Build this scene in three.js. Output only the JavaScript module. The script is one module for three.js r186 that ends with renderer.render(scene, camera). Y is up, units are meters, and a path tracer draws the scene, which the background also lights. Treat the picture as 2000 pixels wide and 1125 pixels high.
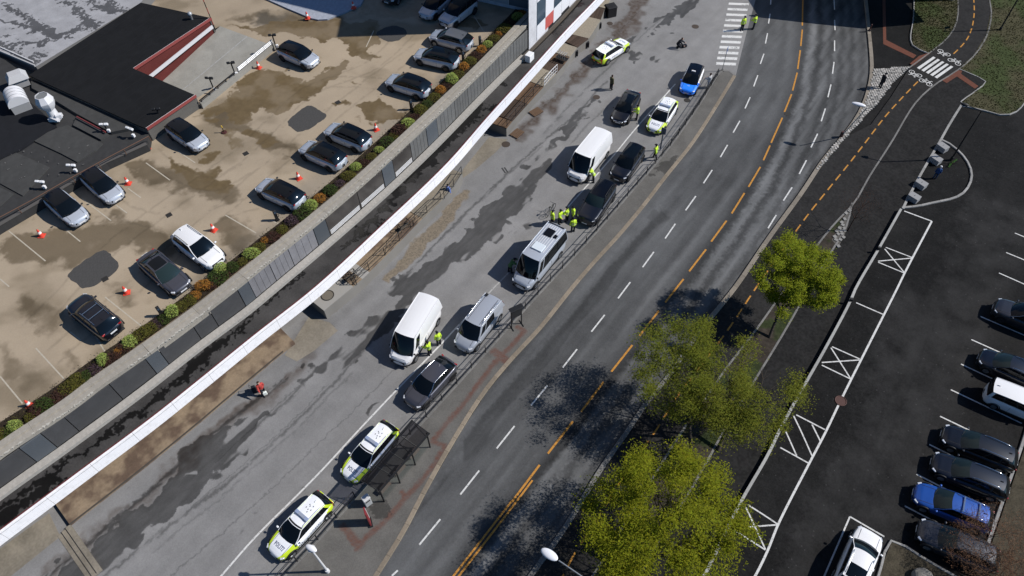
import * as THREE from 'three';
import { mergeGeometries, mergeVertices, toCreasedNormals } from 'three/addons/utils/BufferGeometryUtils.js';
import { RoundedBoxGeometry } from 'three/addons/geometries/RoundedBoxGeometry.js';
import { MarchingCubes } from 'three/addons/objects/MarchingCubes.js';
import { Sky } from 'three/addons/objects/Sky.js';

// ------------------------------------------------------------------ camera, sky, sun, exposure
const scene = new THREE.Scene();
const F = 1430.8, NX = 1034, NY = 1635.5, CAMH = 48.6;           // focal length and nadir in photo pixels, height above the road
const dn = new THREE.Vector3(NX - 1000, NY - 562.5, F).normalize();
const ex = new THREE.Vector3(1, 0, 0).addScaledVector(dn, -dn.x).normalize();
const ez = new THREE.Vector3().crossVectors(dn, ex);
const camera = new THREE.PerspectiveCamera(2 * Math.atan(562.5 / F) * 180 / Math.PI, 16 / 9, 0.5, 1200);
camera.position.set(0, CAMH, 0);
{
  const right = new THREE.Vector3(ex.x, -dn.x, ez.x), up = new THREE.Vector3(-ex.y, dn.y, -ez.y), back = new THREE.Vector3(-ex.z, dn.z, -ez.z);
  camera.quaternion.setFromRotationMatrix(new THREE.Matrix4().makeBasis(right, up, back));
}
const renderer = new THREE.WebGLRenderer({ antialias: true });
renderer.toneMapping = THREE.LinearToneMapping;
renderer.toneMappingExposure = 1.02;
renderer.shadowMap.enabled = true;
const SUN_EL = 42 * Math.PI / 180, SUN_AZ = -0.03;
const sunDir = new THREE.Vector3(Math.cos(SUN_EL) * Math.cos(SUN_AZ), Math.sin(SUN_EL), Math.cos(SUN_EL) * Math.sin(SUN_AZ));
const sky = new Sky(); sky.scale.setScalar(900); sky.name = 'sky'; sky.userData.kind = 'structure';
const su = sky.material.uniforms;
su.sunPosition.value.copy(sunDir); su.turbidity.value = 3; su.rayleigh.value = 1.25; su.mieCoefficient.value = 0.004; su.mieDirectionalG.value = 0.8;
if (su.cloudCoverage) { su.cloudCoverage.value = 0.26; su.cloudDensity.value = 0.5; su.cloudScale.value = 0.0002; su.cloudElevation.value = 0.5; }
scene.add(sky);
scene.environmentIntensity = 0.1;
const sun = new THREE.DirectionalLight(0xfff9f2, 5);
sun.position.copy(sunDir).multiplyScalar(150).add(new THREE.Vector3(0, 0, -40)); sun.target.position.set(0, 0, -40);
sun.castShadow = true; sun.shadow.mapSize.set(4096, 4096);
Object.assign(sun.shadow.camera, { left: -90, right: 90, top: 80, bottom: -80, near: 1, far: 400 });
scene.add(sun, sun.target);

// ------------------------------------------------------------------ helpers
const _d = dn;
function G(px, py, y = 0) {                                       // photo pixel -> world point on the horizontal plane y
  const r = new THREE.Vector3(px - 1000, py - 562.5, F); r.multiplyScalar((CAMH - y) / r.dot(_d));
  return new THREE.Vector3(r.dot(ex), y, r.dot(ez));
}
const GL = (list, y = 0) => list.map(([a, b]) => G(a, b, y));
let seed = 12345;
const rnd = () => { seed = (seed * 1664525 + 1013904223) >>> 0; return seed / 4294967296; };
const rr = (a, b) => a + (b - a) * rnd();
const clamp = (x, a = 0, b = 1) => x < a ? a : x > b ? b : x, mix = (a, b, t) => a + (b - a) * t;
const sstep = (a, b, x) => { const t = clamp((x - a) / (b - a)); return t * t * (3 - 2 * t); };
const HT = new Float32Array(65536); for (let i = 0; i < 65536; i++) HT[i] = rnd();
const PT = new Uint16Array(1024); for (let i = 0; i < 1024; i++) PT[i] = (rnd() * 65536) | 0;
const h2 = (x, y) => HT[(PT[x & 1023] + (y & 65535) * 61) & 65535];
function vn(x, y) {
  const xi = Math.floor(x), yi = Math.floor(y); let fx = x - xi, fy = y - yi; fx *= fx * (3 - 2 * fx); fy *= fy * (3 - 2 * fy);
  const a = h2(xi, yi), b = h2(xi + 1, yi), c = h2(xi, yi + 1), d = h2(xi + 1, yi + 1);
  return a + (b - a) * fx + (c - a) * fy + (a - b - c + d) * fx * fy;
}
function fbm(x, y, o = 4) { let s = 0, a = 0.5, n = 0; for (let i = 0; i < o; i++) { s += a * vn(x, y); n += a; a *= 0.5; x = x * 2.03 + 17.1; y = y * 2.03 + 5.7; } return s / n; }
const taken = {};
function numbered(n) { if (taken[n] === undefined) { taken[n] = 0; return n; } taken[n]++; return n + '_' + String(taken[n]).padStart(3, '0'); }
function tag(o, label, category, group) { o.userData.label = label; o.userData.category = category; if (group) o.userData.group = group; return o; }
function thing(name, label, category, pos = [0, 0, 0], turn = 0, group) {
  const o = new THREE.Group(); o.name = numbered(name); if (pos.isVector3) o.position.copy(pos); else o.position.set(...pos); o.rotation.y = turn;
  tag(o, label, category, group); scene.add(o); return o;
}
function part(name, geo, mat, parent, pos, rot) {
  const m = new THREE.Mesh(geo, mat); m.name = name; if (pos) m.position.set(...pos); if (rot) m.rotation.set(...rot);
  if (parent) parent.add(m); return m;
}
function struct(name, geo, mat) { const m = new THREE.Mesh(geo, mat); m.name = numbered(name); m.userData.kind = 'structure'; scene.add(m); return m; }
function dup(root, pos, turn, label, group) {
  const base = root.name.replace(/_\d\d\d$/, ''); const r = root.clone(); r.name = numbered(base); r.userData = { ...root.userData };
  if (pos) { if (pos.isVector3) r.position.copy(pos); else r.position.set(...pos); } if (turn !== undefined) r.rotation.set(0, turn, 0);
  if (label) r.userData.label = label; if (group) r.userData.group = group; scene.add(r); return r;
}
const lin = (r, g, b) => new THREE.Color().setRGB(r, g, b);
function std(r, g, b, rough = 0.85, metal = 0, extra = {}) { if (rough >= .8 && metal === 0) return new THREE.MeshPhysicalMaterial({ color: lin(r, g, b), roughness: rough, metalness: 0, specularIntensity: .4, ...extra }); return new THREE.MeshStandardMaterial({ color: lin(r, g, b), roughness: rough, metalness: metal, ...extra }); }
const bxg = (x, y, z) => new THREE.BoxGeometry(x, y, z);
const rbx = (x, y, z, r = 0.03, s = 2) => new RoundedBoxGeometry(x, y, z, s, r);
function at(g, x = 0, y = 0, z = 0, ry = 0, rx = 0, rz = 0) { const m = new THREE.Matrix4().makeRotationFromEuler(new THREE.Euler(rx, ry, rz)); m.setPosition(x, y, z); g.applyMatrix4(m); return g; }
const clean = g => { const o = g.index ? g.toNonIndexed() : g; for (const k of Object.keys(o.attributes)) if (!['position', 'normal', 'uv'].includes(k)) o.deleteAttribute(k); if (!o.attributes.uv) o.setAttribute('uv', new THREE.Float32BufferAttribute(new Float32Array(o.attributes.position.count * 2), 2)); return o; };
const merge = l => mergeGeometries(l.map(clean));
function bar(a, b, r, n = 6, r2 = r) {                             // a round bar between two points
  const A = new THREE.Vector3(...a), B = new THREE.Vector3(...b), d = B.clone().sub(A), L = d.length();
  const g = new THREE.CylinderGeometry(r2, r, L, n, 1); g.translate(0, L / 2, 0);
  g.applyQuaternion(new THREE.Quaternion().setFromUnitVectors(new THREE.Vector3(0, 1, 0), d.normalize())); g.translate(A.x, A.y, A.z); return g;
}
function boxBar(a, b, w, h) {                                      // a square bar between two points
  const A = new THREE.Vector3(...a), B = new THREE.Vector3(...b), d = B.clone().sub(A), L = d.length();
  const g = bxg(w, h, L); g.translate(0, 0, L / 2);
  const m = new THREE.Matrix4().lookAt(d, new THREE.Vector3(), new THREE.Vector3(0, 1, 0)); g.applyMatrix4(m); g.translate(A.x, A.y, A.z); return g;
}
// smooth a polyline of world points and sample it
function curve(pts, step = 0.8) {
  const c = new THREE.CatmullRomCurve3(pts, false, 'centripetal'); const n = Math.max(2, Math.round(c.getLength() / step)); return c.getSpacedPoints(n);
}
function offsetLine(pts, d) {                                      // shift to the right of the direction of travel in plan
  return pts.map((p, i) => {
    const a = pts[Math.max(0, i - 1)], b = pts[Math.min(pts.length - 1, i + 1)]; const tx = b.x - a.x, tz = b.z - a.z, l = Math.hypot(tx, tz) || 1;
    return new THREE.Vector3(p.x - tz / l * d, p.y, p.z + tx / l * d);
  });
}
function polyGeo(pts, y, holes = []) {                             // flat polygon in plan, uv in metres
  const s = new THREE.Shape(pts.map(p => new THREE.Vector2(p.x, -p.z))); for (const h of holes) s.holes.push(new THREE.Path(h.map(p => new THREE.Vector2(p.x, -p.z))));
  const g = new THREE.ShapeGeometry(s); g.rotateX(-Math.PI / 2); g.translate(0, y, 0); return planar(g);
}
function planar(g, R) {                                            // plan uv: metres, or 0..1 over the rectangle R = [x0, z0, x1, z1]
  const p = g.attributes.position, uv = new Float32Array(p.count * 2);
  for (let i = 0; i < p.count; i++) { const x = p.getX(i), z = p.getZ(i); uv[2 * i] = R ? (x - R[0]) / (R[2] - R[0]) : x; uv[2 * i + 1] = R ? (z - R[1]) / (R[3] - R[1]) : z; }
  g.setAttribute('uv', new THREE.BufferAttribute(uv, 2)); return g;
}
function ribbon(A, B, yA, yB = yA) {                               // strip between two point lists of the same length
  const pos = [], uv = [], idx = []; let s = 0;
  for (let i = 0; i < A.length; i++) {
    if (i) s += A[i].distanceTo(A[i - 1]);
    pos.push(A[i].x, yA === null ? A[i].y : yA, A[i].z, B[i].x, yB === null ? B[i].y : yB, B[i].z); const w = A[i].distanceTo(B[i]); uv.push(0, s, w, s);
    if (i) { const k = 2 * i; idx.push(k - 2, k - 1, k, k - 1, k + 1, k); }
  }
  const g = new THREE.BufferGeometry(); g.setAttribute('position', new THREE.Float32BufferAttribute(pos, 3)); g.setAttribute('uv', new THREE.Float32BufferAttribute(uv, 2)); g.setIndex(idx); g.computeVertexNormals();
  const n = g.attributes.normal; let flip = 0; for (let i = 0; i < n.count; i++) flip += n.getY(i); if (flip < -1e-3) { for (let i = 0; i < idx.length; i += 3) { const t = idx[i]; idx[i] = idx[i + 1]; idx[i + 1] = t; } g.setIndex(idx); g.computeVertexNormals(); }
  return g;
}
// solid swept along a plan line: profile = [[offset to the right, y], ...] closed
function sweep(pts, profile) {
  const n = profile.length, pos = [], uv = [], idx = []; const lines = profile.map(([o]) => offsetLine(pts, o)); let s = 0;
  const put = (i, k, v) => { pos.push(lines[k][i].x, profile[k][1], lines[k][i].z); uv.push(s, v); };
  for (let k = 0; k < n; k++) {
    const k2 = (k + 1) % n, len = Math.hypot(profile[k][0] - profile[k2][0], profile[k][1] - profile[k2][1]); const base = pos.length / 3; s = 0;
    for (let i = 0; i < pts.length; i++) { if (i) s += pts[i].distanceTo(pts[i - 1]); put(i, k, 0); put(i, k2, len); if (i) { const b = base + 2 * i; idx.push(b - 2, b, b - 1, b - 1, b, b + 1); } }
  }
  for (const e of [0, pts.length - 1]) { const base = pos.length / 3; for (let k = 0; k < n; k++) { pos.push(lines[k][e].x, profile[k][1], lines[k][e].z); uv.push(profile[k][0], profile[k][1]); } for (let k = 1; k < n - 1; k++) e ? idx.push(base, base + k, base + k + 1) : idx.push(base, base + k + 1, base + k); }
  const g = new THREE.BufferGeometry(); g.setAttribute('position', new THREE.Float32BufferAttribute(pos, 3)); g.setAttribute('uv', new THREE.Float32BufferAttribute(uv, 2)); g.setIndex(idx); g.computeVertexNormals(); return g;
}
// prism over a plan polygon
function prism(pts, y0, y1) {
  const s = new THREE.Shape(pts.map(p => new THREE.Vector2(p.x, -p.z))); const g = new THREE.ExtrudeGeometry(s, { depth: y1 - y0, bevelEnabled: false }); g.rotateX(-Math.PI / 2); g.translate(0, y0, 0); return g;
}
// textures: colour (sRGB bytes from linear), roughness and height over a plan rectangle
function canvasOf(w, h) { const c = document.createElement('canvas'); c.width = w; c.height = h; return c; }
const toS = v => { v = clamp(v); return Math.round(255 * (v <= 0.0031308 ? 12.92 * v : 1.055 * Math.pow(v, 1 / 2.4) - 0.055)); };
const LUT = new Uint8Array(4097); for (let i = 0; i <= 4096; i++) LUT[i] = toS(i / 4096);
const q = v => LUT[(clamp(v) * 4096) | 0];
function dataTex(w, h, fn, srgb = true) {
  const a = new Uint8Array(w * h * 4), o = [0, 0, 0];
  for (let j = 0; j < h; j++) for (let i = 0; i < w; i++) { fn(i, j, o); const k = 4 * (j * w + i); if (srgb) { a[k] = q(o[0]); a[k + 1] = q(o[1]); a[k + 2] = q(o[2]); } else { a[k] = a[k + 1] = a[k + 2] = clamp(o[0]) * 255; } a[k + 3] = 255; }
  const t = new THREE.DataTexture(a, w, h); t.magFilter = THREE.LinearFilter; t.minFilter = THREE.LinearMipmapLinearFilter; t.generateMipmaps = true; t.wrapS = t.wrapT = THREE.RepeatWrapping; if (srgb) t.colorSpace = THREE.SRGBColorSpace; t.needsUpdate = true; return t;
}
// stains are traced on the photograph and drawn, as matter with an outline, into a plan mask
class Mask {
  constructor(R, w, h) { this.R = R; this.w = w; this.h = h; this.c = canvasOf(w, h); this.x = this.c.getContext('2d'); this.x.fillStyle = '#000'; this.x.fillRect(0, 0, w, h); }
  px(p) { const R = this.R; return [(p.x - R[0]) / (R[2] - R[0]) * this.w, (p.z - R[1]) / (R[3] - R[1]) * this.h]; }
  poly(list, v = 1, y = 0) { const x = this.x; x.beginPath(); list.forEach(([a, b], i) => { const [u, w] = this.px(G(a, b, y)); i ? x.lineTo(u, w) : x.moveTo(u, w); }); x.closePath(); const c = Math.round(255 * v); x.fillStyle = `rgb(${c},${c},${c})`; x.fill(); return this; }
  line(list, width, v = 1, y = 0) { return this.wline(GL(list, y), width, v); }
  wline(pts, width, v = 1) { const x = this.x; x.beginPath(); pts.forEach((p, i) => { const [u, w] = this.px(p); i ? x.lineTo(u, w) : x.moveTo(u, w); }); const c = Math.round(255 * v); x.strokeStyle = `rgb(${c},${c},${c})`; x.lineCap = 'round'; x.lineJoin = 'round'; x.lineWidth = width * this.w / (this.R[2] - this.R[0]); x.stroke(); return this; }
  spot(px, py, r, v = 1, y = 0) { const p = G(px, py, y), [u, w] = this.px(p), s = this.w / (this.R[2] - this.R[0]); const x = this.x, c = Math.round(255 * v); x.beginPath(); x.ellipse(u, w, r * s, r * s * 0.8, 0.6, 0, 7); x.fillStyle = `rgb(${c},${c},${c})`; x.fill(); return this; }
  done(blur = 0) {
    const d = this.x.getImageData(0, 0, this.w, this.h).data, n = this.w * this.h; let a = new Float32Array(n); for (let i = 0; i < n; i++) a[i] = d[4 * i] / 255;
    for (let k = 0; k < 2 && blur > 0; k++) {
      const b = new Float32Array(n), r = blur, w = this.w, h = this.h;
      for (let j = 0; j < h; j++) { let s = 0; for (let i = -r; i < w; i++) { if (i + r < w) s += a[j * w + i + r]; if (i - r - 1 >= 0) s -= a[j * w + i - r - 1]; if (i >= 0) b[j * w + i] = s / (2 * r + 1); } }
      for (let i = 0; i < w; i++) { let s = 0; for (let j = -r; j < h; j++) { if (j + r < h) s += b[(j + r) * w + i]; if (j - r - 1 >= 0) s -= b[(j - r - 1) * w + i]; if (j >= 0) a[j * w + i] = s / (2 * r + 1); } }
    }
    this.a = a; return this;
  }
  at(i, j) { i |= 0; j |= 0; if (i < 0 || j < 0 || i >= this.w || j >= this.h) return 0; return this.a[j * this.w + i]; }
}
console.log('helpers');
// ------------------------------------------------------------------ traced lines (photo pixels)
const K = [[640, 1290], [700, 1190], [740, 1125], [790, 1044], [837, 954], [902, 841], [950, 767], [1000, 706], [1057, 644], [1120, 565], [1160, 518], [1212, 461], [1260, 403], [1302, 348], [1355, 281], [1407, 200], [1437, 150]];
const FL = [[400, 1300], [480, 1210], [552, 1125], [617, 1056], [680, 984], [715, 945], [770, 880], [820, 827], [925, 712], [1000, 629], [1062, 561], [1140, 478], [1225, 381], [1310, 281], [1360, 210], [1404, 141]];
const WL = [[330, 1240], [432, 1125], [497, 1051], [587, 961], [630, 917], [700, 841], [765, 772], [855, 679], [897, 634], [995, 531], [1100, 415], [1199, 303], [1240, 253], [1319, 164]];
const R1 = [[930, 1290], [990, 1190], [1030, 1125], [1075, 1064], [1120, 996], [1165, 921], [1219, 844], [1262, 780], [1300, 735], [1362, 645], [1430, 562], [1498, 463], [1560, 378], [1607, 308], [1632, 279], [1672, 225], [1690, 182], [1698, 140], [1692, 50], [1687, 0], [1683, -50], [1680, -120]];
const CY = [[1010, 1290], [1060, 1190], [1100, 1125], [1117, 1091], [1150, 1039], [1180, 994], [1202, 957], [1242, 896], [1280, 843], [1325, 772], [1370, 714], [1425, 640], [1477, 562], [1572, 428], [1605, 386], [1660, 318], [1690, 279], [1730, 227], [1775, 178], [1804, 150], [1829, 132], [1852, 115], [1885, 82], [1897, 57], [1902, 25], [1901, 0], [1898, -60]];
const R2 = [[1080, 1250], [1155, 1125], [1205, 1044], [1312, 869], [1335, 834], [1370, 787], [1410, 727], [1470, 650], [1545, 545], [1625, 440], [1665, 398], [1695, 346], [1737, 281], [1787, 200], [1825, 165], [1862, 142], [1900, 110], [1925, 70], [1934, 25], [1930, 0], [1926, -60]];
const R2B = [[1250, 1130], [1382, 904], [1412, 849], [1530, 655], [1597, 538], [1620, 501], [1655, 441], [1665, 398]];
const CYL = [[1700, 245], [1740, 190], [1775, 135], [1820, 102], [1850, 77], [1867, 50], [1872, 20], [1871, 0], [1868, -60]];
const R3 = [[1290, 1270], [1375, 1125], [1400, 1076], [1445, 984], [1500, 888], [1525, 836], [1560, 772], [1610, 684], [1660, 590], [1672, 562], [1715, 488], [1760, 408]];
const R3U = [[1760, 408], [1767, 393], [1800, 332], [1830, 281], [1852, 242], [1875, 205]];
const BAYL = [[1400, 1250], [1475, 1125], [1500, 1074], [1520, 1024], [1580, 906], [1612, 845], [1647, 772], [1753, 562], [1767, 533], [1820, 432]];
const PIN = [[-200, 1010], [-60, 905], [0, 861], [123, 780], [180, 737], [300, 655], [427, 561], [520, 487], [600, 424], [680, 357], [740, 303], [830, 220], [925, 130], [1000, 54], [1031, 22]];
const BTOP = [[-200, 1100], [-60, 998], [0, 953], [120, 868], [271, 757], [380, 672], [480, 598], [526, 560], [650, 456], [760, 359], [842, 281], [940, 181], [1000, 122], [1030, 94], [1100, 24], [1150, -32], [1200, -85]];
const FUP = [[-200, 1190], [-60, 1086], [0, 1041], [150, 929], [300, 817], [400, 737], [500, 656], [619, 562], [750, 441], [875, 321], [954, 231], [1039, 137], [1112, 56], [1166, 0], [1230, -70], [1290, -140]];
const DECK = 6.2, CAP = 6.85, BEAM = 4.45, ROOFC = 4.15;

// ------------------------------------------------------------------ surfaces
const grainAsphalt = dataTex(512, 512, (i, j, o) => { const n = h2(i, j) * 0.6 + vn(i / 3, j / 3) * 0.4; o[0] = n; }, false);
const repCache = new Map();
function rep(t, s) { const k = t.uuid + s; if (repCache.has(k)) return repCache.get(k); const c = t.clone(); c.repeat.set(s, s); c.needsUpdate = true; repCache.set(k, c); return c; }
function planTex(R, w, h, fn) {                                    // fn(x, z, i, j, out[r,g,b,rough])
  const col = new Uint8Array(w * h * 4), ro = new Uint8Array(w * h * 4), o = [0, 0, 0, 0.9]; let lo = 1, hi = 0;
  for (let j = 0; j < h; j++) { const z = R[1] + (j + 0.5) / h * (R[3] - R[1]); for (let i = 0; i < w; i++) { const x = R[0] + (i + 0.5) / w * (R[2] - R[0]); o[3] = 0.9; fn(x, z, i, j, o); const k = 4 * (j * w + i); col[k] = q(o[0]); col[k + 1] = q(o[1]); col[k + 2] = q(o[2]); col[k + 3] = 255; ro[k] = ro[k + 1] = ro[k + 2] = clamp(o[3]) * 255; if (o[3] < lo) lo = o[3]; if (o[3] > hi) hi = o[3]; ro[k + 3] = 255; } }
  const mk = (a, s) => { const t = new THREE.DataTexture(a, w, h); t.magFilter = THREE.LinearFilter; t.minFilter = THREE.LinearMipmapLinearFilter; t.generateMipmaps = true; if (s) t.colorSpace = THREE.SRGBColorSpace; t.needsUpdate = true; return t; };
  if (hi - lo < .01) return new THREE.MeshPhysicalMaterial({ map: mk(col, true), roughness: hi, metalness: 0, specularIntensity: .35 });
  return new THREE.MeshPhysicalMaterial({ map: mk(col, true), roughnessMap: mk(ro, false), roughness: 1, metalness: 0, specularIntensity: .45 });
}

// base ground to the horizon
struct('ground', planar(at(new THREE.PlaneGeometry(1400, 1400, 1, 1), 0, -0.06, -60, 0, -Math.PI / 2)), std(0.06, 0.06, 0.058, 0.95));

// forecourt in front of the terminal: light worn asphalt with wet patches
{
  const R = [-48, -112, 34, -4], W = 1640, H = 2048;
  const wet = new Mask(R, W, H), brown = new Mask(R, W, H), crack = new Mask(R, W, H), light = new Mask(R, W, H);
  wet.poly([[60, 1150], [180, 1062], [270, 985], [330, 935], [360, 888], [400, 858], [425, 850], [447, 866], [478, 858], [486, 872], [448, 905], [420, 935], [380, 972], [330, 1020], [280, 1060], [230, 1100], [190, 1150]], 1)
    .poly([[410, 880], [440, 852], [560, 770], [640, 690], [700, 640], [770, 596], [770, 606], [700, 660], [640, 712], [560, 792], [470, 862]], 0.85)
    .poly([[600, 745], [650, 690], [700, 645], [760, 600], [800, 570], [840, 560], [800, 605], [760, 650], [722, 672], [700, 690], [668, 725], [640, 745], [632, 724]], 1)
    .poly([[745, 566], [790, 530], [830, 518], [880, 478], [930, 420], [985, 368], [1004, 350], [1002, 402], [985, 450], [950, 490], [922, 522], [888, 516], [868, 540], [820, 566], [770, 590]], 1)
    .poly([[985, 372], [1030, 322], [1070, 298], [1080, 330], [1060, 362], [1018, 402], [1000, 424]], 0.9)
    .poly([[1090, 250], [1130, 210], [1160, 190], [1150, 215], [1110, 262]], 0.5)
    .poly([[1180, 132], [1230, 100], [1262, 72], [1300, 46], [1340, 22], [1395, -6], [1345, -6], [1300, 28], [1240, 66], [1196, 100]], 0.85)
    .poly([[1070, 265], [1150, 190], [1155, 196], [1078, 272]], 0.8).poly([[1040, 330], [1070, 296], [1120, 244], [1125, 250], [1078, 304]], 0.6)
    .poly([[380, 1160], [470, 1058], [556, 962], [604, 902], [640, 882], [700, 828], [756, 772], [800, 735], [797, 744], [700, 843], [600, 950], [508, 1043], [416, 1140]], .5).poly([[500, 996], [526, 980], [516, 1002], [500, 1010]], .9)
    .poly([[940, 330], [990, 300], [1020, 282], [1012, 300], [960, 345]], 0.25);
  for (const [a, b, r, v] of [[1240, 110, 1.0, .8], [1268, 140, .6, .6], [1285, 115, .8, .7], [1232, 160, .7, .6], [1250, 128, .5, .7], [1163, 190, .55, .8], [1145, 206, .4, .7], [1142, 227, .3, .8], [1192, 56, .45, .5], [1358, 52, .5, .6], [1320, 64, .4, .5], [880, 700, .5, .4], [583, 712, .55, .6], [552, 726, .5, .5], [1033, 398, .45, .8], [1015, 400, .5, .7], [1003, 440, .7, .7], [1030, 440, .5, .5], [628, 843, .15, .9], [447, 600, .2, .5], [505, 993, .25, .8], [690, 792, .3, .5]]) wet.spot(a, b, r, v);
  const strk = new Mask(R, W, H); for (const [p, w, v] of [[[[60, 1150], [200, 1036], [330, 925], [400, 862], [470, 806], [560, 738]], .38, 1], [[[200, 1125], [380, 990], [500, 895], [640, 760], [720, 672]], .2, .8], [[[300, 1075], [450, 955], [600, 815], [690, 725]], .1, .7], [[[770, 560], [900, 425], [1000, 330], [1130, 215], [1185, 158]], .2, .9], [[[860, 470], [960, 370], [1060, 285]], .12, .7], [[[1040, 160], [1110, 90], [1190, 10]], .14, .7], [[[1085, 232], [1200, 120]], .16, .7], [[[1110, 286], [1160, 230], [1195, 200]], .14, .7], [[[1060, 262], [1140, 178], [1230, 90], [1300, 30]], .16, .6], [[[480, 850], [540, 800], [590, 752]], .25, .8]]) strk.wline(curve(GL(p)), w, v);
  for (let k = 0; k < 150; k++) { const t = rnd(), u = rr(-1, 1); const a = mix(150, 1330, t), b = mix(1080, 20, Math.pow(t, 0.92)) + u * 70 * (1 - t * .5); wet.spot(a, b, rr(0.05, 0.35), rr(0.15, 0.5)); }
  brown.poly([[1246, -20], [1284, -20], [1228, 70], [1192, 88], [1152, 134], [1104, 182], [1062, 232], [1022, 276], [1008, 264], [1060, 200], [1110, 150], [1168, 95]], 1)
    .poly([[0, 1170], [120, 1090], [230, 1000], [330, 915], [420, 830], [520, 760], [600, 700], [610, 712], [520, 790], [420, 862], [330, 935], [200, 1040], [60, 1150]], 0.8)
    .poly([[560, 668], [610, 626], [642, 630], [664, 640], [620, 690], [590, 716]], .55);
  light.poly([[745, 544], [765, 546], [885, 428], [918, 374], [905, 372], [872, 402]], 1);
  for (const p of [[[330, 1125], [480, 1000], [700, 790], [840, 650]], [[380, 985], [540, 850], [640, 750]], [[420, 905], [520, 810], [585, 752]], [[1010, 262], [1120, 150], [1250, 20]]]) crack.wline(curve(GL(p)), 0.09, 0.8);
  wet.done(3); brown.done(5); light.done(1); crack.done(0); strk.done(1);
  const m = planTex(R, W, H, (x, z, i, j, o) => {
    const n1 = fbm(x * 0.9, z * 0.9, 4), n2 = fbm(x * 4 + 9, z * 4, 3), gr = h2(i, j);
    const wx = i + (n2 - 0.5) * 7 + (fbm(x * .9, z * .9, 2) - .5) * 38, wy = j + (fbm(x * 4 + 50, z * 4 + 3, 2) - 0.5) * 7 + (fbm(x * .9 + 70, z * .9, 2) - .5) * 38;
    let b = 0.2 + (n1 - 0.5) * 0.06 + (gr - 0.5) * 0.04 + (fbm((x * .62 - z * .78) * .15, (x * .78 + z * .62) * 1.2 + 9, 3) - .5) * .05 + (fbm(x * .12, z * .12, 3) - .5) * .05;
    let r = b * 1.0, g = b * 0.985, bl = b * 0.965; let rough = 0.86;
    const br = brown.at(wx, wy) * (0.55 + 0.9 * n2); r = mix(r, 0.075, br * 0.85); g = mix(g, 0.058, br * 0.85); bl = mix(bl, 0.048, br * 0.85);
    const lg = light.at(wx * .5 + i * .5, wy * .5 + j * .5); if (lg > .1) { const st = (h2(Math.floor(x * 9) + 7, Math.floor(z * 9)) * .5 + .6); r = mix(r, .2 * st, lg * .85); g = mix(g, .16 * st, lg * .85); bl = mix(bl, .11 * st, lg * .85); }
    let w = wet.at(wx, wy); const ul = x * .62 - z * .78, vl = x * .78 + z * .62, an = fbm(ul * .17 + 5, vl * 1.25, 3), an2 = fbm(ul * 1.1 + 40, vl * 4.2, 3), nl = fbm(x * .9, z * .9, 2); { const mm = w * .63 + (an - .5) * 1.15 + (nl - .5) * .55; w = w > .04 ? sstep(.38, .54, mm) * sstep(.04, .25, w) : 0; } w = Math.max(w, strk.at(i + (n1 - .5) * 9, j + (n2 - .5) * 9) * sstep(.25, .6, an2 + .12)); const k = mix(1, 0.24 + .16 * an2, w); r *= k; g *= k; bl *= k; rough = mix(rough, 0.62, w);
    const c = crack.at(i + (n2 - .5) * 8, j + (n1 - .5) * 8); r *= 1 - c * .4; g *= 1 - c * .4; bl *= 1 - c * .4;
    o[0] = r; o[1] = g; o[2] = bl; o[3] = rough;
  });
  const right = [...GL(FL).map(p => p), ...GL([[1437, 148], [1450, 95], [1463, 45], [1476, -2], [1490, -80]])];
  const left = GL([[1120, -120], [1000, 0], [600, 420], [0, 930], [-300, 1200], [-100, 1400]]);
  struct('forecourt', planar(polyGeo([...right, ...left], 0.004), R), m);
}
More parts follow.
